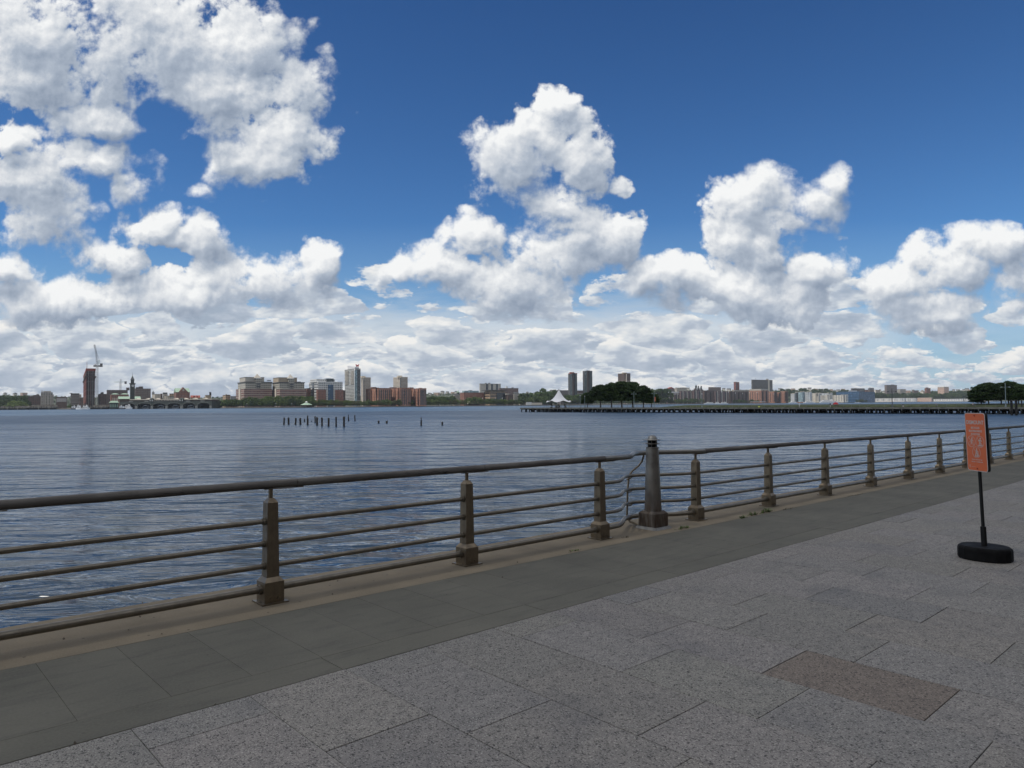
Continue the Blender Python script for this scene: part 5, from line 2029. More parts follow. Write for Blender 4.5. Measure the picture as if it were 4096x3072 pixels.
for cx in (875, 1385):
    mb = MB(); mb.box(X_(cx) - 3.2, X_(cx) + 3.2, -.8, 4, ztop - .5, fzz(1085)); mb.taper(X_(cx), 1.6, fzz(1085), fzz(1068), 3., 2.4, 1., 1.); o = kid(mb, 'sign_pylon', M_copperd, ft)
    for sg in (-1, 1):
        mb = MB(); mb.box(X_(cx) + sg * 2. - .5, X_(cx) + sg * 2. + .5, -1.1, -.78, ztop + .3, fzz(1100)); mb.build('pylon_lamp', M_metalw, o, origin=(0, 0, 0))
cu = bpy.data.curves.new('l', 'FONT'); cu.body = 'LACKAWANNA'; cu.size = 1; cu.extrude = .05; cu.space_character = 1.25
tmp = bpy.data.objects.new('tmp', cu); COL.objects.link(tmp); bpy.context.view_layer.update()
me = bpy.data.meshes.new_from_object(tmp.evaluated_get(bpy.context.evaluated_depsgraph_get())); bpy.data.objects.remove(tmp)
xs = [v.co.x for v in me.vertices]; ys = [v.co.y for v in me.vertices]
x0_, x1_ = X_(918), X_(1372)
z0_, z1_ = fzz(1126), fzz(1107)
mb = MB(); mb.add([(x0_ + (v.co.x - min(xs)) / (max(xs) - min(xs)) * (x1_ - x0_), -.5 - v.co.z * 4, z0_ + (v.co.y - min(ys)) / (max(ys) - min(ys)) * (z1_ - z0_)) for v in me.vertices], [tuple(p.vertices) for p in me.polygons])
kid(mb, 'lettering', M_stone, ft)
mb = MB(); mb.box(x0_ - 1, x1_ + 1, .05, 1.2, ztop, z1_ + .6); kid(mb, 'sign_board', M_net, ft)
b = Bld(K2, 'slip_pavilion', 'small green copper pavilion with a pale hipped roof at the terminal corner', 168, 1285, base=WATER)
b.L, b.Wd = b.col(315, 0), 18.
b.H = b.z(1152)
b.part('wall', M_copperd, 0, b.L, 0, b.Wd, 0, b.H); b.hip('roof', M_copper, -1.2, b.L + 1.2, -1.2, b.Wd + 1.2, b.H + .01, b.z(1120), 3.5)
for k in range(4): b.part('bay_window', M_copper, b.L * (k + .2) / 4, b.L * (k + .75) / 4, -.4, .03, b.H * .3, b.H * .75)

# --- town between the terminal and the office blocks
b = Bld(K2, 'church', 'church with a slim dark steeple behind the terminal', 890, 1650, 'church')
b.body(885, 925, 1005, M_stone, par=False); b.gable('roof', M_slate, -.4, b.L + .4, -.4, b.Wd, b.H + .01, b.H + 5); b.pyramid('steeple', M_slate, 890, 922, 1005, 938, 1., 9)
b = Bld(K2, 'warehouse', 'pale grey flat-roofed building right of the steeple', 935, 1500)
b.body(888, 1030, 1008, M_stone); b.windows(3, 1, 2, b.L - 2, b.H * .35, b.H * .65, M_dglass, .7, .8)
for i, (xl, xr, yt, mt, lab) in enumerate(((1028, 1062, 1000, F_brown, 'narrow brown house right of the pale flat-roofed building'), (1066, 1150, 1002, F_small, 'pale block with a dark glass attic'), (1100, 1180, 1035, M_cream, 'cream low house in front of the dark-topped block'),
                                           (1180, 1258, 1000, F_tan, 'tan house left of the big gabled building'), (1150, 1262, 1050, F_small, 'low pale row at the foot of the gabled building'))):
    b = Bld(K2, 'town_house', lab, xl + 8, 1540 - i * 25)
    b.body(xl, xr, yt, mt)
    if i == 1: b.on('attic', 1072, 1145, 978, M_dglass, 1.5)
b = Bld(K2, 'gabled_hall', 'large brick building with green roof and a steep central gable', 1295, 1560)
b.body(1255, 1528, 972, F_redbrick, par=False)
b.gable('roof', M_copper, -.6, b.L + .6, -.6, b.Wd + .6, b.H + .01, b.z(905, 0, b.Wd / 2))
a0, a1 = b.col(1335, -1), b.col(1500, -1)
b.part('bay', F_redbrick, a0, a1, -1.2, 6, -.5, b.H + .3)
b.gable('gable', M_brick, a0, a1, -1.2, b.Wd * .6, b.H + .31, b.z(893, (a0 + a1) / 2, 0), along=False)
b.windows(7, 2, a0 + 2, a1 - 2, b.H * .45, b.H * .95, M_cream, .5, .6); b.windows(12, 1, 1, b.L - 1, b.H * .2, b.H * .42, M_cream, .5, .6)
mb = MB(); cc = b.pt((a0 + a1) / 2, -1.35, b.H + 4.5)
mb.add([cc + NTH * 2.2 * cos(2 * pi * k / 14) + Vector((0, 0, 2.2 * sin(2 * pi * k / 14))) for k in range(14)], [tuple(range(14))]); mb.build('round_window', M_stone, b.t, origin=(0, 0, 0), uv=False)
b.on('chimney', 1400, 1422, 890, M_dbrick, 6, 9)
b = Bld(K2, 'red_roofed_hall', 'long building under a bright red roof right of the gabled hall', 1548, 1520)
b.body(1540, 1702, 1062, F_tan, par=False); b.gable('roof', M_redroof, -.5, b.L + .5, -.5, b.Wd + .5, b.H + .01, b.z(1028, 0, b.Wd / 2)); b.on('dormer', 1590, 1612, 1038, M_dbrick, .5, 6); b.on('dormer', 1640, 1660, 1038, M_dbrick, .5, 6)
b = Bld(K2, 'tan_block', 'plain tan block with two dark chimney stacks', 1800, 1500)
b.body(1786, 1893, 1026, M_tan); b.pole('chimney', M_net, 1869, 1030, 968, 1.2, 8); b.pole('chimney', M_net, 1884, 1030, 975, 1.2, 8)
b = Bld(K2, 'long_roofed_shed', 'low grey shed at the right end of the ferry terminal', 1915, 1400)
b.body(1900, 2045, 1100, M_roofg)
b = Bld(K3, 'tan_school', 'tan flat building left of the banded office blocks', 12, 1420)
b.body(-40, 92, 768, F_tan); b.on('penthouse', 15, 32, 752, M_tan, 4, 9); b.on('penthouse', 40, 75, 760, M_tan, 4, 9)
b = Bld(K3, 'brick_garage', 'low brick garage with grey upper floor left of the office blocks', 96, 1400)
b.body(92, 186, 790, M_steel); b.part('lower_wall', M_brick, -.3, b.L, -.3, 5, 0, b.H * .62)

# --- twin banded office blocks with pyramid turrets
F_tw1 = facade('banded_brick', (.235, .105, .085), GL, 3.4, 4.0, .5, .46, band=(4.0, .30, (.30, .24, .20)), lit=.55)
F_tw2 = facade('office_stone', (.36, .34, .29), (.015, .02, .025), 3.4, 4.0, .5, .5, lit=.05)
for i, (dx, dy, lab) in enumerate(((0, 0, 'left of the two stepped office blocks with pyramid turrets'), (577, 6, 'right of the two stepped office blocks with pyramid turrets'))):
    xm, xl, xr, xr2 = ((345, 215, 795, 800), (925, 795, 1350, 1385))[i]
    b = Bld(K3, 'office_block', lab, (325, 935)[i], 1370, group='stepped office blocks with pyramid turrets')
    b.body((185, 800)[i], xr2, 660 + dy, F_tw1, pm=M_stone)
    a0, a1 = b.col(xm, 2.5), b.col(xr, 2.5)
    up = b.part('upper_wall', F_tw2, a0, a1, 2.5, b.Wd * .92, b.H + .02, b.z(552 + dy, a0, 2.5))
    b.part('cornice', M_slate, a0 - 1, a1 + 1, 1.5, b.Wd * .94, b.z(552 + dy, a0, 2.5), b.z(538 + dy, a0, 2.5))
    pz = b.z(538 + dy, a0, 8)
    p0, p1 = b.col((345, 908)[i], 9), b.col((665, 1225)[i], 9)
    b.part('penthouse', M_stone if i == 0 else M_tan, p0, p1, 9, b.Wd * .8, pz, b.z(466 + dy, p0, 9)); b.part('penthouse_cornice', M_roofg, p0 - .4, p1 + .4, 8.6, b.Wd * .8 + .4, b.z(466 + dy, p0, 9), b.z(459 + dy, p0, 9))
    q0, q1 = b.col((520, 1085)[i], 1), b.col((618, 1180)[i], 1)
    tw = b.part('turret', F_tw2, q0, q1, 1., 1. + (q1 - q0), 4, b.z(482 + dy, q0, 1))
    b.part('turret_cornice', M_metalw, q0 - .5, q1 + .5, .5, 1.5 + (q1 - q0), b.z(484 + dy, q0, 1), b.z(476 + dy, q0, 1), tw)
    b.pyramid('turret_roof', M_stone, (498, 1068)[i], (618, 1180)[i], 478 + dy, 404 + dy + i * 2, .5, 1.6 + (q1 - q0) * 1.1, tw)
    b.bands(4, b.H + 1, b.z(556 + dy, a0, 2.5), M_dglass, .0001, False)if False else None
    for k in range(9):
        z = 3 + (b.z(552 + dy, a0, 2.5) - 5) * (k + .5) / 9
        mb = MB(); b.raw(mb, q0 + 1.5, q1 - 1.5, .75, 1.02, z, z + 3.); mb.build('turret_window', M_dglass, tw, origin=(0, 0, 0))
    nfl = 6
    for k in range(nfl):
        z = 4 + (b.H - 6) * k / nfl
        mb = MB(); b.raw(mb, -.35, .03, b.Wd * .05, b.Wd * .95, z, z + .9); b.raw(mb, -.3, b.L, -.3, .03, z - .2, z + .25)
        mb.build('string_course', M_stone, b.t, origin=(0, 0, 0))
    b.part('entrance_tower', M_cream, -1.2, .04, b.Wd * .42, b.Wd * .58, 0, b.H + .8)
    b.on('roof_unit', (720, 1240)[i], (780, 1290)[i], (512, 530)[i] + dy, M_steel, 6, 10, (530, 545)[i] + dy)
b = Bld(K3, 'brick_apartments', 'red brick building between the office blocks and the white office', 1400, 1420)
b.body(1352, 1458, 655, F_redbrick)
b = Bld(K3, 'white_office', 'white gridded office with a dark glass centre and brick wings', 1585, 1390)
b.body(1428, 2000, 545, F_white, pm=M_metalw)
b.on('upper_storey', 1560, 1870, 492, F_white, 6); b.on('glass_crown', 1728, 1850, 484, F_glass, 4, 20)
a0, a1 = b.col(1755, -.8), b.col(1842, -.8)
b.part('glass_bay', F_blue, a0, a1, -.9, 3, 0, b.z(590, a0))
a0, a1 = b.col(1570, -2), b.col(1715, -2)
b.part('brick_wing', F_redbrick, a0, a1, -4, 4, 0, b.z(675)); a0, a1 = b.col(1882, -2), b.col(2012, -2); b.part('brick_wing', F_redbrick, a0, a1, -4, 4, 0, b.z(678))
b.part('stair_tower', M_dglass, -.5, .05, b.Wd * .42, b.Wd * .62, 0, b.H - 1)
b.bands(8, 4, b.H - 1, M_dglass, .34, True, a0=0., a1=b.L * .0 + 1.0) if False else None
for k in range(8):
    z = 4 + (b.H - 6) * (k + .4) / 8
    mb = MB(); b.raw(mb, -.14, .03, .6, b.Wd * .40, z, z + 1.7); b.raw(mb, -.14, .03, b.Wd * .64, b.Wd - .6, z, z + 1.7); mb.build('window_band', M_dglass, b.t, origin=(0, 0, 0))
b = Bld(K3, 'brick_annex', 'brick building between the white office and the tall hotel tower', 2014, 1440)
b.body(2000, 2048, 690, F_darkbrick)

# --- tall hotel tower and its neighbours
b = Bld(K4, 'hotel_tower', 'tall slim gridded tower with a sloped white crown and red emblem', 345, 1440, 'tower')
b.body(165, 435, 322, F_hotel, par=False)
b.part('roof', M_roofg, -.3, b.L + .3, -.3, b.Wd + .3, b.H + .01, b.H + .8)
mb = MB()
k0, k1 = .10, .72
zc0, zc1 = b.H + .82, b.z(246)
w0, w1 = b.Wd * .02, b.Wd * .72
mb.hexa([b.pt(0, w0, zc0), b.pt(b.L * .75, w0, zc0), b.pt(b.L * .75, w1, zc0), b.pt(0, w1, zc0)], [b.pt(0, w0, b.z(285)), b.pt(b.L * .75, w0, b.z(290)), b.pt(b.L * .75, w1, zc1), b.pt(0, w1, zc1)])
crn = mb.build('crown', M_metalw, b.t, origin=(0, 0, 0))
b.part('glass_bow', F_glassl, -1.6, b.L * .32, -1.6, .05, 0, b.H - 3)
b.part('dark_upper_front', M_dglass, b.L * .34, b.L * .98, -.25, .04, b.H * .42, b.H - 2)
for k in range(1, 4): b.part('front_rib', F_hotel, b.L * (.34 + .16 * k), b.L * (.37 + .16 * k), -.6, -.2, b.H * .42, b.H - 1)
for k in range(12):
    z = b.H * .60 + (b.H * .38) * k / 12
    mb = MB(); b.raw(mb, -1.2, .03, b.Wd * .10, b.Wd * .38, z, z + 1.1); b.raw(mb, -1.2, .03, b.Wd * .62, b.Wd * .92, z, z + 1.1); mb.build('balcony', M_stone, b.t, origin=(0, 0, 0))
for k in range(13):
    z = 3 + b.H * .40 * k / 13
    mb = MB(); b.raw(mb, b.L * .36, b.L * .94, -.14, .04, z, z + 1.5); mb.build('window_band', M_dglass, b.t, origin=(0, 0, 0))
b.part('white_edge', M_metalw, -.25, .03, .2, b.Wd * .10, 0, b.H)
c0 = b.col(383, 1)
M_emb = plain('red_sign', (.50, .03, .03), .5, var=.05)
mb = MB()
zl, zh = b.z(284), b.z(240)
for (f0, f1, s0, s1) in ((-1.0, -.5, 1, 0), (-.5, 0., 0, .75), (0., .5, .75, 0), (.5, 1.0, 0, 1)):
    wv = 3.0
    p0, p1 = b.pt(c0 + f0 * wv, 1, lerp(zl, zh, s0)), b.pt(c0 + f1 * wv, 1, lerp(zl, zh, s1))
    d = NTH * .75
    mb.add([p0 - d, p0 + d, p1 + d, p1 - d, p0 - d + WST, p0 + d + WST, p1 + d + WST, p1 - d + WST], [(0, 1, 2, 3), (7, 6, 5, 4), (0, 3, 7, 4), (1, 5, 6, 2)])
o = mb.build('roof_emblem', M_emb, b.t, origin=(0, 0, 0))
bm = bmesh.new(); bm.from_mesh(o.data); bmesh.ops.recalc_face_normals(bm, faces=bm.faces); bm.to_mesh(o.data); bm.free()
for i, (xm, xl, xr, yt, p0, p1, py, D, lab) in enumerate(((487, 440, 606, 472, 455, 520, 441, 1620, 'beige balcony tower just right of the tall hotel tower'), (1115, 993, 1236, 465, 1080, 1146, 435, 1660, 'beige balcony tower rising behind the red brick blocks'))):
    b = Bld(K4, 'apartment_tower', lab, xm, D, 'tower', group='beige balcony towers')
    b.body(xl, xr, yt, F_beige, pm=M_cream)
    b.on('penthouse', p0, p1, py, M_cream, 5, 14)
    b.part('corner_recess', M_dglass, -.3, 1.4, -.3, 1.4, 1, b.H - 1)
    nfl = 22
    for k in range(nfl):
        z = b.H * (k + .5) / nfl
        mb = MB(); b.raw(mb, b.L - .1, b.L + 1.6, 1, 8, z, z + .9); b.raw(mb, 2, b.Wd - 1, 0, 0, z, z) if False else None
        b.raw(mb, -.35, .03, 1.5, b.Wd - .5, z, z + .75)
        mb.build('balcony', M_cream, b.t, origin=(0, 0, 0))
for i, (xm, xl, xr, yt, pn, lab) in enumerate(((735, 527, 950, 652, ((632, 705, 630), (710, 748, 640), (840, 880, 648)), 'left of three stepped red brick apartment blocks'),
                                                 (1110, 950, 1290, 645, ((950, 1050, 633), (1130, 1190, 640)), 'middle of three stepped red brick apartment blocks'),
                                                 (1445, 1290, 1556, 655, ((1274, 1340, 636), (1450, 1480, 645)), 'right of three stepped red brick apartment blocks'))):
    b = Bld(K4, 'brick_block', lab, xm, 1420, group='stepped red brick apartment blocks')
    b.body(xl, xr, yt, F_orbrick, pm=M_brick)
    for a_, b__, y_ in pn: b.on('penthouse', a_, b__, y_, M_brick, 4, 12)
    n_ = 5
    for k in range(n_):
        w = b.Wd * (k + .5) / n_
        mb = MB(); b.raw(mb, -.1, .04, w - .9, w + .9, 2, b.H * (.80 if k % 2 else .9)); mb.build('window_bay', M_dglass, b.t, origin=(0, 0, 0))
        if k % 2 == 0:
            mb = MB(); b.raw(mb, -1.3, .03, w + 1.4, w + 3.2, 0, b.H + .6); mb.build('brick_pier', M_brick, b.t, origin=(0, 0, 0))
    for k in range(6):
        a = b.L * (k + .5) / 6
        mb = MB(); b.raw(mb, a - .8, a + .8, -.1, .04, 2, b.H * .92); mb.build('window_bay', M_dglass, b.t, origin=(0, 0, 0))

# --- middle: wooded point, tan hall, curved block
b = Bld(K5, 'old_hall', 'old stone building with a green pointed turret left of the brick hall', 75, 1640)
b.body(52, 165, 770, F_small, par=False); b.hip('roof', M_slate, -.5, b.L + .5, -.5, b.Wd + .5, b.H + .01, b.z(740), 4); b.on('turret', 132, 165, 722, M_copperd, 3, 9); b.pyramid('turret_roof', M_copper, 130, 166, 722, 690, 2.6, 7); b.pole('spire', M_copper, 147, 700, 668, .4, 6, r1=.05)
b = Bld(K5, 'brick_hall', 'dark red brick hall with a glass upper floor by the shore', 240, 1600)
b.body(170, 580, 726, F_redbrick); b.on('glass_storey', 245, 490, 692, F_glassl, 5); b.on('penthouse', 335, 378, 682, M_steel, 8, 14)
b = Bld(K5, 'curved_tower', 'wide far apartment tower with white vertical fins', 515, 2500, 'tower')
b.body(503, 866, 578, F_whitevert, pm=M_slate)
for k in range(3): b.part('dark_bay', M_dglass, b.L * (.28 + .24 * k), b.L * (.38 + .24 * k), -.6, .05, 0, b.H)
b.on('roof_unit', 612, 630, 558, M_steel, 6, 14); b.on('roof_unit', 664, 688, 558, M_steel, 6, 14)
b = Bld(K5, 'brown_slab', 'brown flat slab behind the tan hall', 845, 1900)
b.body(832, 1166, 652, F_purple); b.on('roof_unit', 960, 984, 618, M_metalw, 6, 12); b.on('roof_unit', 1066, 1084, 634, M_steel, 6, 12)
b = Bld(K5, 'tan_hall', 'tan hall with ribbon windows, overhanging roof and dark glass front', 680, 1610)
b.body(580, 950, 706, F_tan, par=False)
b.part('roof', M_slate, -5, b.L + 3, -5, b.Wd + 3, b.H + 2.4, b.z(680)); b.part('attic', M_tan, 1.5, b.L - 1, 1.5, b.Wd - 1, b.H + .01, b.H + 2.4)
b.bands(4, 3, b.H, M_dglass, .34)
a0, a1 = b.col(800, -1.5), b.col(936, -1.5)
b.part('glass_front', M_dglass, a0, a1, -1.6, 4, 0, b.z(738, a0)); b.part('glass_frame', M_slate, a0 - .6, a1 + .6, -1.9, 3.9, b.z(738, a0), b.z(732, a0))
b = Bld(K5, 'dark_annex', 'low dark building at the right of the tan hall', 985, 1620)
b.body(948, 1082, 760, M_dbrick); b.on('roof_unit', 960, 1010, 742, M_stone, 3, 10)
b = Bld(K5, 'hillside_house', 'dark house with white trim among the trees right of the tan hall', 1092, 1660)
b.body(1082, 1172, 745, F_small, par=False); b.gable('roof', M_slate, -.5, b.L + .5, -.5, b.Wd + .5, b.H + .01, b.z(712))
b = Bld(K5, 'terraced_building', 'long dark terraced building half hidden in the woods', 1580, 1760)
b.body(1562, 1742, 742, F_stripe)
b = Bld(K5, 'pale_waterfront_shed', 'long low cream building on the quay by the pier end', 1300, 1630, base=QUAY)
b.body(1172, 1568, 898, M_cream); b.windows(9, 1, 3, b.L * .35, 1, b.H * .8, M_dark, .4, .6); b.part('cream_wing', M_metalw, -.5, b.L * .30, -2, 3, 0, b.H + 1.4)
c = at(K5.X(395), 1620, 1585)
tt = thing('twin_peak_tent', 'cream twin-peaked canopy on the far shore lawn', 'tent', (c.x, c.y, QUAY))
mb = MB()
for sx in (-9, 9):
    mb.lathe([(11, 3.2), (6, 5.2), (2.4, 8.4), (1.2, 11.8), (.3, 12.4)], sx, 0, 12, smooth=True)
mb.build('canopy', M_cream, tt, origin=(0, 0, 0), uv=False)
mb = MB(); mb.box(-15, 15, -4, 4, 0, 3.4); mb.build('booth', M_dbrick, tt, origin=(0, 0, 0))
b = Bld(K6, 'campus_slab', 'low wide dark building at the foot of the two glass towers', 20, 2050)
b.body(-40, 400, 735, F_stripe); b.on('upper_storey', -40, 150, 684, F_stripe, 20, yb=735); b.on('upper_storey', 262, 400, 688, M_dbrick, 14, yb=735)
for i, (xl, xm, xr, yt, core, lab) in enumerate(((145, 236, 296, 402, (185, 262, 376), 'left of two dark glass towers, with a red roof edge'), (395, 488, 555, 362, (470, 520, 348), 'right and taller of the two dark glass towers'))):
    b = Bld(K6, 'glass_tower', lab, xm, 1960, 'tower', group='pair of dark glass towers')
    b.body(xl, xr, yt, F_glass, pm=M_rednet if i == 0 else M_slate)
    b.part('dark_core', M_net, -.6, b.L * .30, -.6, 6, 0, b.H + 2)
    b.part('dark_edge', M_slate, -.35, .05, b.Wd * .72, b.Wd + .2, 0, b.H)
    if i == 0:
        for xa, xb in ((185, 208), (225, 250)): b.on('roof_unit', xa, xb, 376, M_rednet, 4, 9)
    else: b.on('roof_unit', 470, 516, 348, M_slate, 3, 10)
b = Bld(K6, 'brown_tower', 'brown slab tower behind the dark pier grove', 1135, 2250, 'tower')
b.body(992, 1203, 404, facade('brown_grid', (.20, .17, .145), (.05, .045, .04), 3.2, 3.4, .55, .5, lit=.3), pm=M_dbrick)
b.on('core', 1082, 1142, 384, M_tan, 3, 9); b.part('pale_edge', M_cream, -.4, 1.3, -.4, 1.3, 0, b.H)
b.bands(7, b.H * .1, b.H * .72, M_cream, .16, name='spandrel')
b.part('blank_top', M_dbrick, -.2, b.L, -.2, b.Wd, b.H * .78, b.H - .4)

# --- right: brick river-front row, ridge towers
ROW = [(K6, 1805, 1822, 2035, 735, 2160, F_purple, 'dark block with a white arched attic right of the grove'), (K6, 2040, 2060, 2400, 700, 2180, F_purple, 'first of the long purple-brown brick blocks in the riverside row'),
       (K7, 300, 322, 480, 690, 2200, F_purple, 'second of the purple-brown brick blocks, with pale stair bays'), (K7, 482, 500, 662, 692, 2240, F_darkbrick, 'dark brick riverside block above the left moored ferry'),
       (K7, 665, 690, 912, 704, 2260, F_purple, 'brick riverside block above the right moored ferries'), (K7, 915, 940, 1255, 706, 2290, F_darkbrick, 'dark riverside block under the small red ridge tower'),
       (K7, 1265, 1470, 1600, 690, 2330, F_orbrick, 'sunlit orange block with cream arches in the riverside row'), (K7, 1602, 1696, 1742, 708, 2390, F_orbrick, 'narrow sunlit orange block right of the arched one'),
       (K7, 1742, 1786, 1800, 722, 2400, F_orbrick, 'small sunlit orange house block between two taller ones'), (K7, 1800, 1882, 1928, 702, 2420, F_orbrick, 'sunlit orange block left of the white glass complex')]
for i, (K, xl, xm, xr, yt, D, mt, lab) in enumerate(ROW):
    b = Bld(K, 'riverside_block', lab, xm, D, group='riverside row of brick blocks')
    b.body(xl, xr, yt, mt, pm=M_dbrick if mt is not F_orbrick else M_tan)
    nb_ = max(2, int(b.L / 16))
    for k in range(nb_):
        a = b.L * (k + .5) / nb_
        mb = MB(); b.raw(mb, a - 1.4, a + 1.4, -.8, .04, 0, b.H + 1.2); mb.build('stair_bay', M_stone if mt is F_purple else M_dbrick, b.t, origin=(0, 0, 0))
        mb = MB(); b.raw(mb, a - 6.2, a - 3.2, -1.2, .04, 4, b.H - 3); mb.build('balcony_stack', M_net if mt is not F_purple else M_dglass, b.t, origin=(0, 0, 0))
    if i == 0:
        b.part('attic', M_metalw, .5, b.L - .5, .4, 5, b.H + .6, b.z(708)); b.windows(8, 1, 2, b.L - 2, b.H * .86, b.H * .98, M_metalw, .6, .8)
    if mt is F_orbrick:
        nw = max(2, int(b.Wd / 9))
        for k in range(nw):
            w = b.Wd * (k + .5) / nw
            mb = MB(); b.raw(mb, -.15, .04, w - 1.1, w + 1.1, 2, b.H - 4); mb.build('window_bay', M_dglass, b.t, origin=(0, 0, 0))
        if i == 6: b.part('cream_attic', F_small, .5, b.L * .9, .5, b.Wd - .5, b.H + .9, b.z(662))
b = Bld(K7, 'cream_row', 'cream upper row with arched windows behind the dark riverside block', 1012, 2420)
b.body(1000, 1260, 682, F_small)
b = Bld(K7, 'red_tower', 'small dark red slab tower on the ridge', 1052, 3150, 'tower')
b.body(1005, 1100, 552, facade('red_slab', (.20, .07, .06), (.05, .03, .03), 4., 3.2, .4, .5), pm=M_brick); b.on('roof_unit', 1035, 1066, 541, M_brick, 5, 14); b.part('dark_joint', M_net, -.4, 3., -.4, 3., 0, b.H)
b = Bld(K7, 'wide_tower', 'wide dark apartment slab on the ridge with a bright vertical strip', 1325, 3100, 'tower')
b.body(1306, 1666, 512, facade('dark_slab', (.10, .095, .085), (.035, .035, .035), 3.4, 3.1, .6, .5, lit=.5, band=(3.1, .16, (.05, .05, .05))), pm=M_dbrick)
a0, a1 = b.col(1590, -.6), b.col(1615, -.6)
b.part('bright_strip', M_cream, a0, a1, -.8, 4, 0, b.H + 1); b.pole('antenna', M_dark, 1374, 512, 476, .5, 6); b.pole('antenna', M_dark, 1572, 512, 478, .5, 6); b.on('roof_unit', 1580, 1600, 492, M_stone, 6, 14)
b = Bld(K7, 'domed_church', 'old church with a large dome and two small domed towers on the ridge', 345, 3150, 'church')
b.body(322, 468, 655, M_dbrick, par=False)
for X, y0, y1, r in ((362, 640, 586, 17), (402, 640, 602, 11), (450, 640, 602, 12)):
    a = b.col(X, 8)
    rr = r / 4.254 / FPX * 3150
    z0, z1 = b.z(y0, a, 8), b.z(y1, a, 8)
    q = b.pt(a, 8, 0)
    mb = MB(); mb.lathe([(rr, b.H - 2), (rr, z0 + (z1 - z0) * .35), (rr * 1.05, z0 + (z1 - z0) * .37), (rr * .9, z0 + (z1 - z0) * .55), (rr * .55, z0 + (z1 - z0) * .72), (rr * .18, z0 + (z1 - z0) * .8), (rr * .15, z1 - 1), (.05, z1)], q.x, q.y, 12)
    mb.build('dome', M_copperd, b.t, origin=(0, 0, 0), uv=False)
for X in (378, 430):
    a = b.col(X, -.2); zz = b.z(655, a)
    b.part('bright_window', M_metalw, a - 3, a + 3, -.3, .05, zz - 5, zz + 4)
b = Bld(K7, 'ridge_block', 'long brown block with a flat roof on the ridge behind the row', 590, 2900)
b.body(577, 786, 636, F_brown)
b = Bld(K6, 'ridge_gabled_house', 'brown ridge house with a small pointed gable above the brick row', 1850, 2700)
b.body(1818, 1950, 655, F_brown, par=False); b.gable('roof', M_redroof, -.5, b.L + .5, -.5, b.Wd, b.H + .01, b.z(630), False)
b = Bld(K6, 'ridge_white_block', 'white and grey block above the brick row near the gabled house', 1990, 2650)
b.body(1960, 2160, 645, F_small); b.on('green_top', 2065, 2160, 638, M_copperd, 4)
# white glass complex
WG = [(270, 332, 350, 746, 2520, F_whitegrid, 'left low block of the white and glass riverside complex'), (345, 375, 402, 722, 2560, F_glass, 'dark glass block between the white grids'), (400, 470, 506, 716, 2540, F_glassl, 'pale cyan glass block of the white complex'),
      (505, 600, 630, 716, 2530, F_whitegrid, 'tall white gridded block in the middle of the complex'), (630, 745, 800, 738, 2560, F_whitevert, 'cream block with vertical fins right of the tall white grid'), (775, 930, 985, 770, 2480, F_whitevert, 'low grey-cream block with columns behind the big white ship'), (778, 960, 984, 736, 2620, F_whitegrid, 'white topped block behind the low columned one'),
      (976, 1205, 1248, 768, 2470, F_whitevert, 'bright white block with tall columns beside the blue glass building')]
for i, (xl, xm, xr, yt, D, mt, lab) in enumerate(WG):
    b = Bld(K8, 'riverside_flats', lab, xm, D, group='white and glass riverside complex')
    b.body(xl, xr, yt, mt, pm=M_metalw)
    nfl = 6
    if mt is F_whitegrid:
        for k in range(nfl):
            z = b.H * (k + .9) / nfl
            mb = MB(); b.raw(mb, -.9, .04, .4, b.Wd - .4, z, z + .5); mb.build('floor_edge', M_metalw, b.t, origin=(0, 0, 0))
        for k in range(4):
            w = b.Wd * (k + .1) / 4
            mb = MB(); b.raw(mb, -1., .03, w, w + .9, 0, b.H + .2); mb.build('white_fin', M_metalw, b.t, origin=(0, 0, 0))
    elif mt is F_whitevert:
        for k in range(9):
            w = b.Wd * (k + .1) / 9
            mb = MB(); b.raw(mb, -.8, .03, w, w + b.Wd / 22, 0, b.H); mb.build('column', M_cream, b.t, origin=(0, 0, 0))
    b.on('penthouse', xm - (xm - xl) * .25, xr, yt - 9, M_cream, 2.5, 8)
# blue glass
b = Bld(K8, 'blue_office', 'wide curved blue glass office with a stepped right half', 1400, 2620)
b.L, b.Wd, b.H = b.col(1670, 0), b.dep(1045), b.z(705)
mb = MB()
n = 12
arc = [b.pt(-7 * sin(pi * k / n), b.Wd * k / n, 0) for k in range(n + 1)]
back = [b.pt(40, b.Wd, 0), b.pt(40, 0, 0)]
poly = arc + back
mb.add([(p.x, p.y, 0) for p in poly] + [(p.x, p.y, b.H) for p in poly], [(i, (i + 1) % len(poly), len(poly) + (i + 1) % len(poly), len(poly) + i) for i in range(len(poly))] + [tuple(range(len(poly), 2 * len(poly)))])
o = mb.build('curved_wing', F_blue, b.t, origin=(0, 0, 0))
bm = bmesh.new(); bm.from_mesh(o.data); bmesh.ops.recalc_face_normals(bm, faces=bm.faces); bm.to_mesh(o.data); bm.free()
b.part('right_wing', F_blue, 0, b.L, -8, 30, 0, b.z(712))
for k in range(8):
    z = b.H * (k + .55) / 8
    mb = MB()
    for p, q in zip(arc, arc[1:]):
        d = -NTH * .25
        mb.add([p + d + Vector((0, 0, z)), q + d + Vector((0, 0, z)), q + d + Vector((0, 0, z + .9)), p + d + Vector((0, 0, z + .9))], [(0, 1, 2, 3)])
    mb.build('pale_band', M_bglass if k % 2 else plain('band_glass%d' % k, (.07, .17, .30), .25), b.t, origin=(0, 0, 0), uv=False)
for xa, xb in ((1255, 1300), (1305, 1345), (1350, 1400)): b.on('roof_rail', xa, xb, 692, M_metalw, 12, 13)
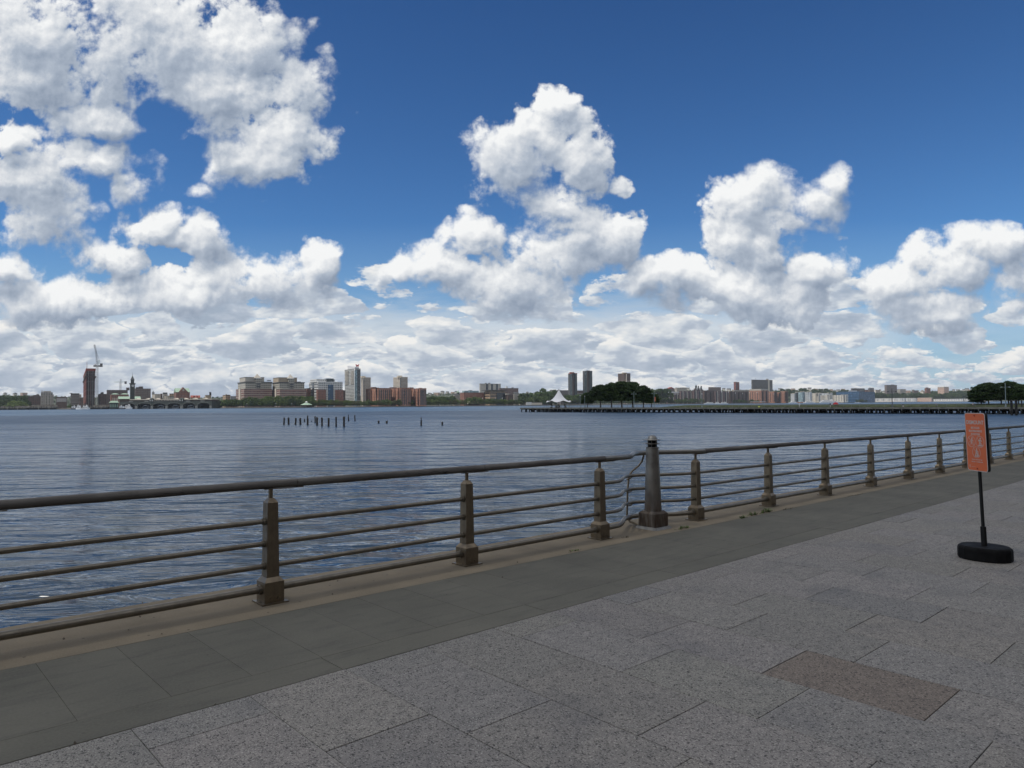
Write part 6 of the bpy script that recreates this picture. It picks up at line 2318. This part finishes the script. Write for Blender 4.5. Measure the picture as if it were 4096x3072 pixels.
for xl, xm, xr, yt, D, mt, lab in ((1305, 1320, 1532, 655, 3200, F_stripe, 'terraced pale building on the ridge above the blue office'), (1590, 1612, 1692, 668, 3200, F_brown, 'brown house with pale gables on the ridge right of the blue office'),
                                   (1698, 1720, 1792, 682, 3150, M_cream, 'white block on the ridge further right of the blue office'), (1540, 1552, 1590, 680, 3250, M_brick, 'small red ridge block right above the blue office'), (1870, 1908, 2082, 600, 3100, facade('ridge_tower', (.19, .155, .14), GL, 3.4, 3.2, .4, .5), 'dark stepped apartment tower on the ridge behind the ornate lamp')):
    b = Bld(K8, 'ridge_building', lab, xm, D)
    b.body(xl, xr, yt, mt)
    if yt == 600: b.on('penthouse', 1998, 2040, 589, M_dbrick, 5); b.on('penthouse', 1912, 1935, 596, M_dbrick, 5)
    if yt == 655: b.on('penthouse', 1368, 1400, 647, M_cream, 4); b.bands(4, b.H * .4, b.H, M_dark, .4)
    if yt == 668: b.gable('roof', M_slate, -.5, b.L + .5, -.5, b.Wd, b.H + 1.5, b.H + 7)
# long white condominium row and what follows it
b = Bld(K8, 'condo_row', 'very long low white condominium row on the water', 2205, 2820)
b.body(1572, 2230, 824, F_condo, pm=M_metalw); b.part('base_wall', M_cream, -2, b.L, -2, b.Wd, 0, b.H * .22)
for k in range(24):
    w = b.Wd * (k + .4) / 24
    b.part('bay', M_metalw, -2.6, .04, w, w + b.Wd / 60, 0, b.H + 1.5)
b = Bld(K9, 'condo_row', 'second part of the white condominium row, below the wooded bank', 380, 2860)
b.body(-20, 400, 822, F_condo, pm=M_cream)
for k in range(14):
    w = b.Wd * (k + .4) / 14
    b.part('bay', M_metalw, -2.6, .04, w, w + b.Wd / 36, 0, b.H + 1.5)
b = Bld(K9, 'pink_condos', 'pinkish end block of the long condominium row', 640, 2860)
b.body(398, 664, 812, F_pinkc, pm=M_cream); b.windows(2, 4, 1, b.L - 1, 3, b.H - 1, M_dark)
b = Bld(K9, 'white_terrace', 'long white terrace with dark slits right of the pinkish block', 1175, 2900)
b.body(672, 1192, 832, F_whitevert, pm=M_metalw)
for k in range(20):
    w = b.Wd * (k + .2) / 20
    b.part('white_fin', M_metalw, -.9, .04, w, w + b.Wd / 55, 0, b.H + .4)
b = Bld(K9, 'white_terrace', 'white flat block at the right end of the terrace row', 1325, 2880)
b.body(1195, 1342, 830, F_condo, pm=M_metalw)
for xl, xm, xr, yt, lab in ((1365, 1440, 1465, 785, 'pale grey house seen below the right-hand pier grove'), (1480, 1640, 1675, 790, 'white gridded house behind the grove trunks'), (1690, 1800, 1822, 800, 'grey-green roofed house behind the grove trunks'), (2020, 2080, 2110, 800, 'pinkish house seen between the right-hand grove trunks')):
    b = Bld(K9, 'shore_house', lab, xm, 2900)
    b.body(xl, xr, yt, F_condo if xl != 1690 else M_copperd, pm=M_roofg)
for xl, xm, xr, yt, mt, lab in ((526, 560, 628, 652, F_redbrick, 'square red brick ridge block near the wooded bank'), (748, 860, 940, 640, F_pinkc, 'wide pinkish ridge block with a pale top floor'), (68, 110, 205, 670, F_small, 'pale flat ridge building right of the dark stepped tower'), (318, 345, 420, 690, F_brown, 'brown ridge block between the pale and the red ones'), (450, 500, 550, 705, M_cream, 'cream low ridge house before the red brick block')):
    b = Bld(K9, 'ridge_building', lab, xm, 3150)
    b.body(xl, xr, yt, mt)
    if xl == 526: b.on('penthouse', 562, 590, 637, M_brick, 5)
    if xl == 748: b.part('top_floor', M_cream, .4, b.L - .4, .4, b.Wd - .4, b.H + .8, b.H + 4)

# small houses scattered along the ridge and the slope
hp = []
r_ = random.Random(31)
hw, hr = MB(), MB()
h0 = thing('house', 'small pale house among the trees on the far ridge', 'house', (0, 0, -9999), group='small pale houses on the far ridge')
mb = MB(); mb.box(-5, 5, -6, 6, -3, 7); mb.build('wall', facade('house_wall', (.52, .49, .44), (.05, .05, .05), 2.6, 3., .4, .5), h0, origin=(0, 0, 0))
mb = MB(); mb.add([(-5.5, -6.5, 7.01), (5.5, -6.5, 7.01), (5.5, 6.5, 7.01), (-5.5, 6.5, 7.01), (0, -6.5, 10.6), (0, 6.5, 10.6)], [(0, 1, 4), (1, 2, 5, 4), (2, 3, 5), (3, 0, 4, 5), (3, 2, 1, 0)]); mb.build('roof', M_slate, h0, origin=(0, 0, 0))
h1 = thing('house', 'small pale house among the trees on the far ridge', 'house', (0, 0, -9999), group='small pale houses on the far ridge')
mb = MB(); mb.box(-9, 9, -6, 6, -3, 8); mb.build('wall', facade('house_wall_brick', (.38, .27, .21), (.05, .05, .05), 2.6, 3., .4, .5), h1, origin=(0, 0, 0))
mb = MB(); mb.box(-9.3, 9.3, -6.3, 6.3, 8.01, 8.7); mb.build('roof', M_cream, h1, origin=(0, 0, 0))
HX = [1570, 1592, 1610, 1628, 1655, 1672, 1698, 1722, 1748, 1770, 1790, 1812, 1826, 2110, 2150, 2178, 2206, 2700, 2720, 2752, 2870, 2895, 2915, 2936, 3120, 3150, 3172, 3220, 3238, 3262, 3275, 3290, 3325, 3338, 3352, 3372, 3520, 3535, 3552, 3590, 3605, 3632, 3652, 3672, 3690, 3712, 3730, 3805, 3815, 3832, 3842, 3855, 3868, 3880, 3890, 3915, 310, 20, 60, 95, 150]
for i, x in enumerate(HX):
    f_ = (x + 500) / 5200 * nR
    k = int(f_)
    v_ = r_.choice((2.55, 2.8, 3.0, 3.05, 2.3, 2.9))
    j = min(3, int(v_))
    a, b = rows[k], rows[k + 1]
    p = (a[j].lerp(b[j], f_ - k)).lerp(a[j + 1].lerp(b[j + 1], f_ - k), v_ - j)
    plant((h0, h1)[i % 3 == 2], p + Vector((0, 0, 1.5)), r_.choice((-.55, 1.0)) + r_.uniform(-.1, .1), r_.uniform(.75, 1.35), 'small pale house among the trees on the far ridge', 'small pale houses on the far ridge')
# ------------------------------------------------------------------ trees along the far shore
r_ = random.Random(77)
ft_ = [tree_root('shore_tree', '', 'tree', random.Random(50 + i), 13 + i, 6.2, 3.2, 46, 26, .75, (M_leaf, M_leafl, M_leaf)[i], .28, 1.5, limbs=3) for i in range(3)]
fo_ = [tree_root('shore_tree', '', 'tree', random.Random(60 + i), 12, 5.8, 2.6, 42, 26, .75, (M_leafl, M_leafo)[i], .24, 1.5, limbs=3) for i in range(2)]
fd_ = [tree_root('wood_tree', '', 'tree', random.Random(70 + i), 16, 8.0, 2.5, 60, 28, .95, (M_leafk, M_leaf)[i], .35, 2.0, limbs=3) for i in range(2)]


def row(K, xa, xb, n, ytop, protos, label, group, back=18., jit=6., Hn=14., zb=QUAY, dist=None, ytop2=None):
    for i in range(n):
        x = K.X(lerp(xa, xb, (i + .5 + r_.uniform(-.35, .35)) / n))
        D = (dist or interp(SHORE, x)) + back + r_.uniform(-jit, jit)
        p = at(x, 1620, D); p.z = zb
        yt = K.Y(lerp(ytop, ytop2 or ytop, i / max(1, n - 1))) + r_.uniform(-2.5, 3.5)
        H = at(x, yt, D).z - zb
        s = max(.3, H / Hn)
        w = s * r_.uniform(.9, 1.15)
        plant(protos[r_.randrange(len(protos))], p, r_.uniform(0, 6.28), (w, w, s), label, group)


row(K1, 0, 470, 16, 1050, fd_[:1], 'dark tree on the wooded slope at the far left', 'trees on the far left slope', 260, 60, 16., QUAY + 4)
row(K1, 0, 480, 12, 1112, fd_[:1], 'dark tree in the lower belt at the far left', 'trees in the far left lower belt', 120, 30, 16.)
x = K1.X(250)
D = 1320
p = at(x, 1620, D); p.z = QUAY
H = at(x, K1.Y(1128), D).z - QUAY
t_ = tree_root('shore_tree', 'broad rounded bright green tree alone on the far left quay', 'tree', random.Random(91), 13, 14.5, 1.5, 110, 26, .8, M_leafl, .5, 2.2, limbs=5, squash=.6)
t_.location = p; t_.scale = (H / 13 * 1.35, H / 13 * 1.0, H / 13)
row(K1, 1140, 1210, 3, 1190, ft_, 'small dark shrub tree beside the moored white boats', 'shrub trees by the moored boats', 10, 4, 14.)
row(K2, 1905, 2190, 9, 1120, ft_, 'tree in the row right of the ferry terminal', 'trees right of the ferry terminal', 40, 15, 14.)
row(K3, -10, 300, 12, 850, fd_, 'dark green tree at the left foot of the stepped office blocks', 'dark trees left of the stepped office blocks', 20, 8, 16.)
row(K3, 340, 1480, 34, 822, fo_ + ft_, 'olive green tree in the tall row before the stepped office blocks', 'tall tree row before the stepped office blocks', 26, 10, 13., ytop2=805)
row(K3, 340, 1480, 26, 850, ft_ + fd_, 'tree in the second line before the stepped office blocks', 'second tree line before the stepped office blocks', 12, 3, 14.)
row(K3, 1480, 2220, 26, 862, fo_ + ft_, 'low tree in the row before the white office and hotel tower', 'tree row before the white office and hotel tower', 16, 6, 13.)
row(K4, 110, 700, 20, 868, fo_ + ft_, 'low tree in the row before the red brick blocks', 'tree row before the red brick blocks', 16, 6, 13.)
row(K4, 700, 1240, 18, 860, fo_ + ft_, 'tree in the row below the right red brick blocks', 'tree row below the right red brick blocks', 18, 6, 13.)
row(K4, 1240, 1400, 5, 848, fd_, 'dark round tree in the clump at the bend of the shore', 'dark clump at the bend of the shore', 12, 4, 16.)
row(K4, 1400, 2020, 22, 800, fd_, 'tree of the tall wood right of the red brick blocks', 'tall wood right of the red brick blocks', 60, 25, 16.)
row(K4, 1560, 2230, 20, 850, fo_ + ft_, 'light tree in the shore row by the wooded bend', 'light shore row by the wooded bend', 14, 5, 13.)
row(K5, 280, 520, 5, 810, ft_, 'rounded tree in front of the dark red brick hall', 'trees before the dark red brick hall', 14, 6, 14.)
row(K5, 470, 1160, 22, 852, fo_ + ft_, 'slim young tree in the row before the tan hall', 'young tree row before the tan hall', 12, 4, 13.)
row(K5, 1180, 1780, 18, 750, fd_, 'tall dark tree on the wooded point behind the pier end', 'trees on the wooded point', 90, 35, 16., ytop2=720)
row(K5, 1180, 1780, 16, 800, fd_ + ft_, 'lower tree on the wooded point behind the pier end', 'lower trees on the wooded point', 50, 12, 16.)
for X, yt, lab in ((1590, 664, 'big round dark tree standing above the wooded point'), (1775, 688, 'round dark tree just left of the white tent peak'), (1480, 715, 'dark tree left of the big round one on the point')):
    x = K5.X(X); D = 1800
    p = at(x, 1620, D); p.z = QUAY + 8
    H = at(x, K5.Y(yt), D).z - p.z
    plant(fd_[0], p, X, (H / 16 * .72, H / 16 * .72, H / 16), lab)
row(K6, 100, 500, 14, 770, fd_ + ft_, 'tree below the two dark glass towers', 'trees below the two dark glass towers', 60, 30, 16., dist=1800)
row(K6, 480, 1560, 26, 830, fd_, 'dark tree on the far bank seen under the pier grove', 'far bank trees seen under the pier grove', 30, 20, 16., dist=2000)
row(K6, 1540, 1810, 9, 680, fd_ + ft_, 'tall tree right of the pier grove on the far bank', 'tall far bank trees right of the pier grove', 40, 30, 16., dist=2050)
row(K6, 1540, 2300, 18, 850, ft_ + fd_, 'tree at the foot of the purple-brown brick blocks', 'trees at the foot of the purple-brown blocks', 12, 6, 14., dist=2080)
row(K7, 0, 480, 14, 840, ft_ + fd_, 'tree below the brick row left of the moored ferry', 'trees below the brick row', 10, 6, 14., dist=2130)
row(K7, 1000, 1420, 12, 850, fd_, 'tree behind the flat white quay canopy', 'trees behind the flat quay canopy', 10, 6, 16., dist=2260)
row(K8, 1380, 1570, 8, 850, fd_, 'dark tree between the blue office and the condominium row', 'trees between blue office and condominiums', 10, 6, 16., dist=2600)
row(K9, 280, 1330, 46, 745, fd_, 'tree on the steep wooded bank above the white terrace', 'trees on the steep wooded bank', 60, 40, 16., QUAY + 6, dist=3000)
row(K9, 640, 1300, 20, 700, fd_, 'upper tree on the steep wooded bank', 'upper trees on the steep wooded bank', 160, 30, 16., QUAY + 14, dist=3050)
row(K8, 1680, 2220, 22, 745, fd_, 'tree on the bank above the condominium row', 'trees above the condominium row', 120, 50, 16., QUAY + 8, dist=2950)
row(K8, 0, 1260, 14, 690, fd_, 'ridge tree above the white and glass complex', 'ridge trees above the white complex', 0, 50, 16., QUAY + 25, dist=3200)
r2 = random.Random(8)
for X, yt in ((450, 655), (520, 660), (660, 662), (785, 668), (870, 662), (920, 680), (1160, 675), (130, 665), (240, 668)):
    x = K8.X(X); D = 3250
    p = at(x, 1620, D); p.z = QUAY + 35
    H = at(x, K8.Y(yt), D).z - p.z
    plant(fd_[r2.randrange(2)], p, X, (H / 16 * 1.1, H / 16 * 1.1, H / 16), 'round tree on the skyline of the far ridge', 'round skyline trees on the far ridge')

# ------------------------------------------------------------------ old piers, gazebo, lamps, boats
def low_pier(K, x0, x1, yt, D, label, fence=True):
    a, b = at(K.X(x0), 1620, D), at(K.X(x1), 1620, D)
    c = (a + b) / 2
    L = (b.x - a.x) / 2
    H = at(K.X(x0), K.Y(yt), D).z - WATER
    q = thing('low_pier', label, 'pier', (c.x, c.y, WATER))
    mb = MB(); mb.box(-L, L, -5, 14, H * .55, H * .72); mb.build('deck', M_deck, q, origin=(0, 0, 0))
    mb = MB(); mb.box(-L, L, -4, 14, -1, H * .5); mb.build('dark_bulkhead', M_pile, q, origin=(0, 0, 0))
    n = min(60, int(L / 2.2))
    for k in range(n):
        x = -L + 2 * L * (k + .5) / n
        mb = MB(); mb.box(x - .3, x + .3, -5.2, -4.6, -1, H * (.9 if k % 3 else 1.1)); mb.build('fender_pile', M_pile if k % 4 else M_brkt, q, origin=(0, 0, 0))
    if fence:
        mb = MB(); mb.box(-L, L, 8, 8.3, H * .73, H * 1.25); mb.build('fence', M_deck if K is K2 else M_quay, q, origin=(0, 0, 0))
    return q


low_pier(K1, -40, 480, 1222, 1300, 'long low dark pier at the far left edge of the river')
low_pier(K1, 490, 930, 1205, 1306, 'low dark pier with posts below the grey ornate building')
low_pier(K1, 1540, 1860, 1205, 1296, 'low dark pier between the unfinished tower and the ferry terminal')
low_pier(K2, 1905, 2010, 1240, 1300, 'short low pier at the right end of the ferry terminal', False)

# ------------------------------------------------------------------ gazebo, lamps, boats
c = at(K3.X(1385), 1620, 1322)
g = thing('gazebo', 'open shelter with a pale green hipped roof on the far quay', 'gazebo', (c.x, c.y, QUAY))
mb = MB(); mb.lathe([(11.6, 3.4), (7.5, 5.4), (2.2, 7.4), (2.2, 8.3)], seg=8, smooth=False); gr_ = mb.build('roof', M_copper, g, origin=(0, 0, 0), uv=False)
mb = MB(); mb.lathe([(2.8, 8.3), (1.4, 9.6), (.2, 10.2)], seg=8, smooth=False); mb.build('lantern', M_metalw, gr_, origin=(0, 0, 0), uv=False)
for k in range(8):
    mb = MB(); mb.tube([(9.6 * cos(k * pi / 4), 9.6 * sin(k * pi / 4), 0), (9.6 * cos(k * pi / 4), 9.6 * sin(k * pi / 4), 3.6)], .25, 6); mb.build('post', M_dark, g, origin=(0, 0, 0), uv=False)
lp0 = thing('street_lamp', '', 'street lamp', (0, 0, -9999))
mb = MB(); mb.tube([(0, 0, 0), (0, 0, 9.)], [.16, .10], 6); mb.build('pole', M_steel, lp0, origin=(0, 0, 0), uv=False)
mb = MB(); mb.lathe([(.3, 8.9), (.75, 9.3), (.7, 9.8), (.1, 10.2)], seg=8); mb.build('lamp_head', M_metalw, lp0, origin=(0, 0, 0), uv=False)
for K, X, yt, D in ((K3, 867, 905, 1300), (K3, 1137, 905, 1300), (K3, 372, 912, 1300), (K5, 555, 815, 1575), (K5, 773, 812, 1578), (K5, 892, 815, 1580), (K5, 1428, 735, 1620), (K7, 795, 700, 2200), (K7, 913, 705, 2210), (K7, 1032, 725, 2230), (K7, 1153, 730, 2250), (K7, 1275, 720, 2270), (K7, 1400, 715, 2290), (K7, 1688, 740, 2350)):
    x = K.X(X); p = at(x, 1620, D); p.z = QUAY
    H = at(x, K.Y(yt), D).z - QUAY
    plant(lp0, p, 0, (1, 1, H / 10), 'thin street lamp on the far quay', 'street lamps on the far quay')

M_hull = plain('white_hull', (.78, .78, .77), .4, var=.05)
M_bhull = plain('dark_hull', (.03, .035, .04), .5, var=.2)
M_bwin = plain('boat_windows', (.03, .04, .05), .2, var=.2)


def boat(K, xl, xr, yb, yt, D, label, hullmat, decks, name='ferry', bow=1, cabin=(.12, .82), hull=.32, canopy=None):
    """a moored vessel seen from the side: hull with a raked bow, stacked decks with window strips, wheelhouse"""
    x0, x1 = at(K.X(xl), 1620, D).x, at(K.X(xr), 1620, D).x
    c = at((K.X(xl) + K.X(xr)) / 2, 1620, D)
    L = x1 - x0
    H = at(K.X(xl), K.Y(yt), D).z - WATER
    B = min(9., L * .22)
    b = thing(name, label, 'boat', (c.x, c.y, WATER))
    hh = H * hull
    mb = MB()
    n = 12
    secs = []
    for k in range(n + 1):
        f_ = k / n
        x = (-L / 2 + L * f_) * 1.0
        if bow < 0: x = -x
        wd = B / 2 * min(1, (1.02 - f_) * 3.2) ** .7 if f_ > .68 else B / 2 * min(1, .86 + f_)
        sheer = hh * (1 + .35 * max(0, f_ - .55) ** 1.3)
        xb = x - bow * max(0, f_ - .8) * L * .12
        secs.append([(xb, -wd * .72, -.4), (x, -wd, sheer), (x, wd, sheer), (xb, wd * .72, -.4)])
    for a, q in zip(secs, secs[1:]):
        mb.add(a + q, [(0, 4, 5, 1), (1, 5, 6, 2), (2, 6, 7, 3)])
    mb.add(secs[0], [(0, 1, 2, 3)]); mb.add(secs[-1], [(3, 2, 1, 0)])
    o = mb.build('hull', hullmat, b, origin=(0, 0, 0), uv=False)
    bm = bmesh.new(); bm.from_mesh(o.data); bmesh.ops.recalc_face_normals(bm, faces=bm.faces); bm.to_mesh(o.data); bm.free()
    z = hh
    dh = (H - hh) / (decks + .6)
    c0, c1 = cabin
    for k in range(decks):
        s = .10 * k
        a0, a1 = (-L / 2 + L * (c0 + s * .6)) * bow, (-L / 2 + L * (c1 - s)) * bow
        a0, a1 = min(a0, a1), max(a0, a1)
        w = B / 2 * (.86 - .08 * k)
        mb = MB(); mb.hexa([(a0, -w, z), (a1, -w, z), (a1, w, z), (a0, w, z)], [(a0 + .5, -w, z + dh * .9), (a1 - 1.2, -w, z + dh * .9), (a1 - 1.2, w, z + dh * .9), (a0 + .5, w, z + dh * .9)])
        cb = mb.build('cabin', M_hull, b, origin=(0, 0, 0), uv=False)
        mb = MB(); mb.box(a0 + 1.2, a1 - 2., -w - .06, w + .06, z + dh * .32, z + dh * .68); mb.build('window_band', M_bwin, cb, origin=(0, 0, 0), uv=False)
        mb = MB(); mb.box(a0 - .4, a1 + .2, -w - .35, w + .35, z + dh * .9, z + dh); mb.build('deck_edge', M_hull, cb, origin=(0, 0, 0), uv=False)
        z += dh
    wx = bow * L * .10
    mb = MB(); mb.taper(wx, 0, z, z + dh * .55, L * .05, B * .22, L * .035, B * .18); mb.build('wheelhouse', M_hull, b, origin=(0, 0, 0), uv=False)
    mb = MB(); mb.tube([(wx - bow * L * .04, 0, z), (wx - bow * L * .05, 0, z + dh * 1.5)], .12, 5); mb.build('mast', M_steel, b, origin=(0, 0, 0), uv=False)
    return b


boat(K2, 316, 430, 1262, 1196, 1262, 'small white ferry with a rounded front in the left slip', M_bhull, 1, bow=-1)
boat(K2, 412, 552, 1262, 1178, 1270, 'white two-deck ferry with a yellow-white top in the left slip', M_hull, 2, bow=1)
boat(K1, 1212, 1300, 1272, 1195, 1275, 'white workboat with a dark hull moored left of the unfinished tower', M_bhull, 1, 'boat', bow=1)
boat(K1, 1290, 1390, 1272, 1185, 1272, 'white cabin boat in the middle of the moored boats', M_hull, 2, 'boat', bow=-1)
boat(K1, 1395, 1530, 1272, 1188, 1280, 'white ferry moored below the unfinished tower', M_hull, 2, 'ferry', bow=1)
boat(K7, 490, 672, 925, 885, 2120, 'white ferry moored left of two others on the far quay', M_hull, 2, bow=-1)
boat(K7, 680, 765, 925, 880, 2130, 'short white ferry in the middle of the far quay trio', M_hull, 2, bow=1)
boat(K7, 770, 905, 925, 882, 2140, 'white ferry right in the far quay trio', M_hull, 2, bow=1)
boat(K8, 228, 378, 912, 872, 2400, 'white excursion boat before the low white grid block', M_hull, 2, 'excursion_boat', bow=-1)
boat(K8, 486, 690, 915, 866, 2390, 'white excursion boat with a long open deck', M_hull, 2, 'excursion_boat', bow=1)
boat(K8, 765, 1092, 920, 846, 2380, 'large sleek white three-deck ship by the columned blocks', M_hull, 3, 'excursion_boat', bow=1, cabin=(.03, .85))
boat(K8, 1358, 1470, 918, 885, 2500, 'small white ferry crossing before the condominium row', M_hull, 1, bow=1)
c = at(K7.X(1410), 1620, 2215)
q = thing('quay_canopy', 'long flat white canopy on the far quay', 'canopy', (c.x, c.y, QUAY))
w = 120 / 4.254 / FPX * 2215
hz = at(K7.X(1410), K7.Y(878), 2215).z - QUAY
mb = MB(); mb.box(-w, w, -5, 5, hz - .9, hz); mb.build('roof', M_metalw, q, origin=(0, 0, 0))
for k in range(8):
    xx = -w * .95 + 2 * w * .95 * k / 7
    mb = MB(); mb.box(xx - .25, xx + .25, -.25, .25, 0, hz - .9); mb.build('post', M_steel, q, origin=(0, 0, 0))
c = at(K8.X(440), 1620, 2410)
q = thing('landing_float', 'low orange-sided landing float beside the excursion boats', 'float', (c.x, c.y, WATER))
mb = MB(); mb.box(-15, 15, -3, 3, -.5, 1.8); mb.build('pontoon', M_dbrick, q, origin=(0, 0, 0))
mb = MB(); mb.box(-15, 15, -3.06, -3.0, 1.9, 3.4); mb.build('side_panel', plain('orange_panel', (.45, .17, .09), .7), q, origin=(0, 0, 0))
mb = MB(); mb.box(-14, 14, -2.6, 2.6, 3.9, 4.3); mb.build('roof', M_metalw, q, origin=(0, 0, 0))

SC.cycles.max_bounces = 6
SC.cycles.diffuse_bounces = 3
SC.cycles.glossy_bounces = 3
SC.cycles.transmission_bounces = 3
SC.cycles.transparent_max_bounces = 8
SC.cycles.caustics_reflective = False
SC.cycles.caustics_refractive = False
SC.cycles.use_adaptive_sampling = True
SC.cycles.adaptive_threshold = .012
SC.cycles.sample_clamp_direct = 1.3
SC.cycles.use_denoising = True
SC.cycles.denoiser = 'OPENIMAGEDENOISE'

# ------------------------------------------------------------------ the air
m, t, b = newmat('air')
t.nodes.remove(b)
pv = t.nodes.new('ShaderNodeVolumePrincipled')
pv.inputs['Color'].default_value = (.80, .88, 1., 1)
pv.inputs['Density'].default_value = .000042
pv.inputs['Anisotropy'].default_value = .2
t.links.new(pv.outputs[0], t.nodes['Material Output'].inputs['Volume'])
mb = MB()
mb.box(-6500, 6500, -600, 9500, WATER - 4.5, 150)
o = mb.build('haze', m, uv=False)
tag(o, 'thin summer haze over the river', kind='stuff')
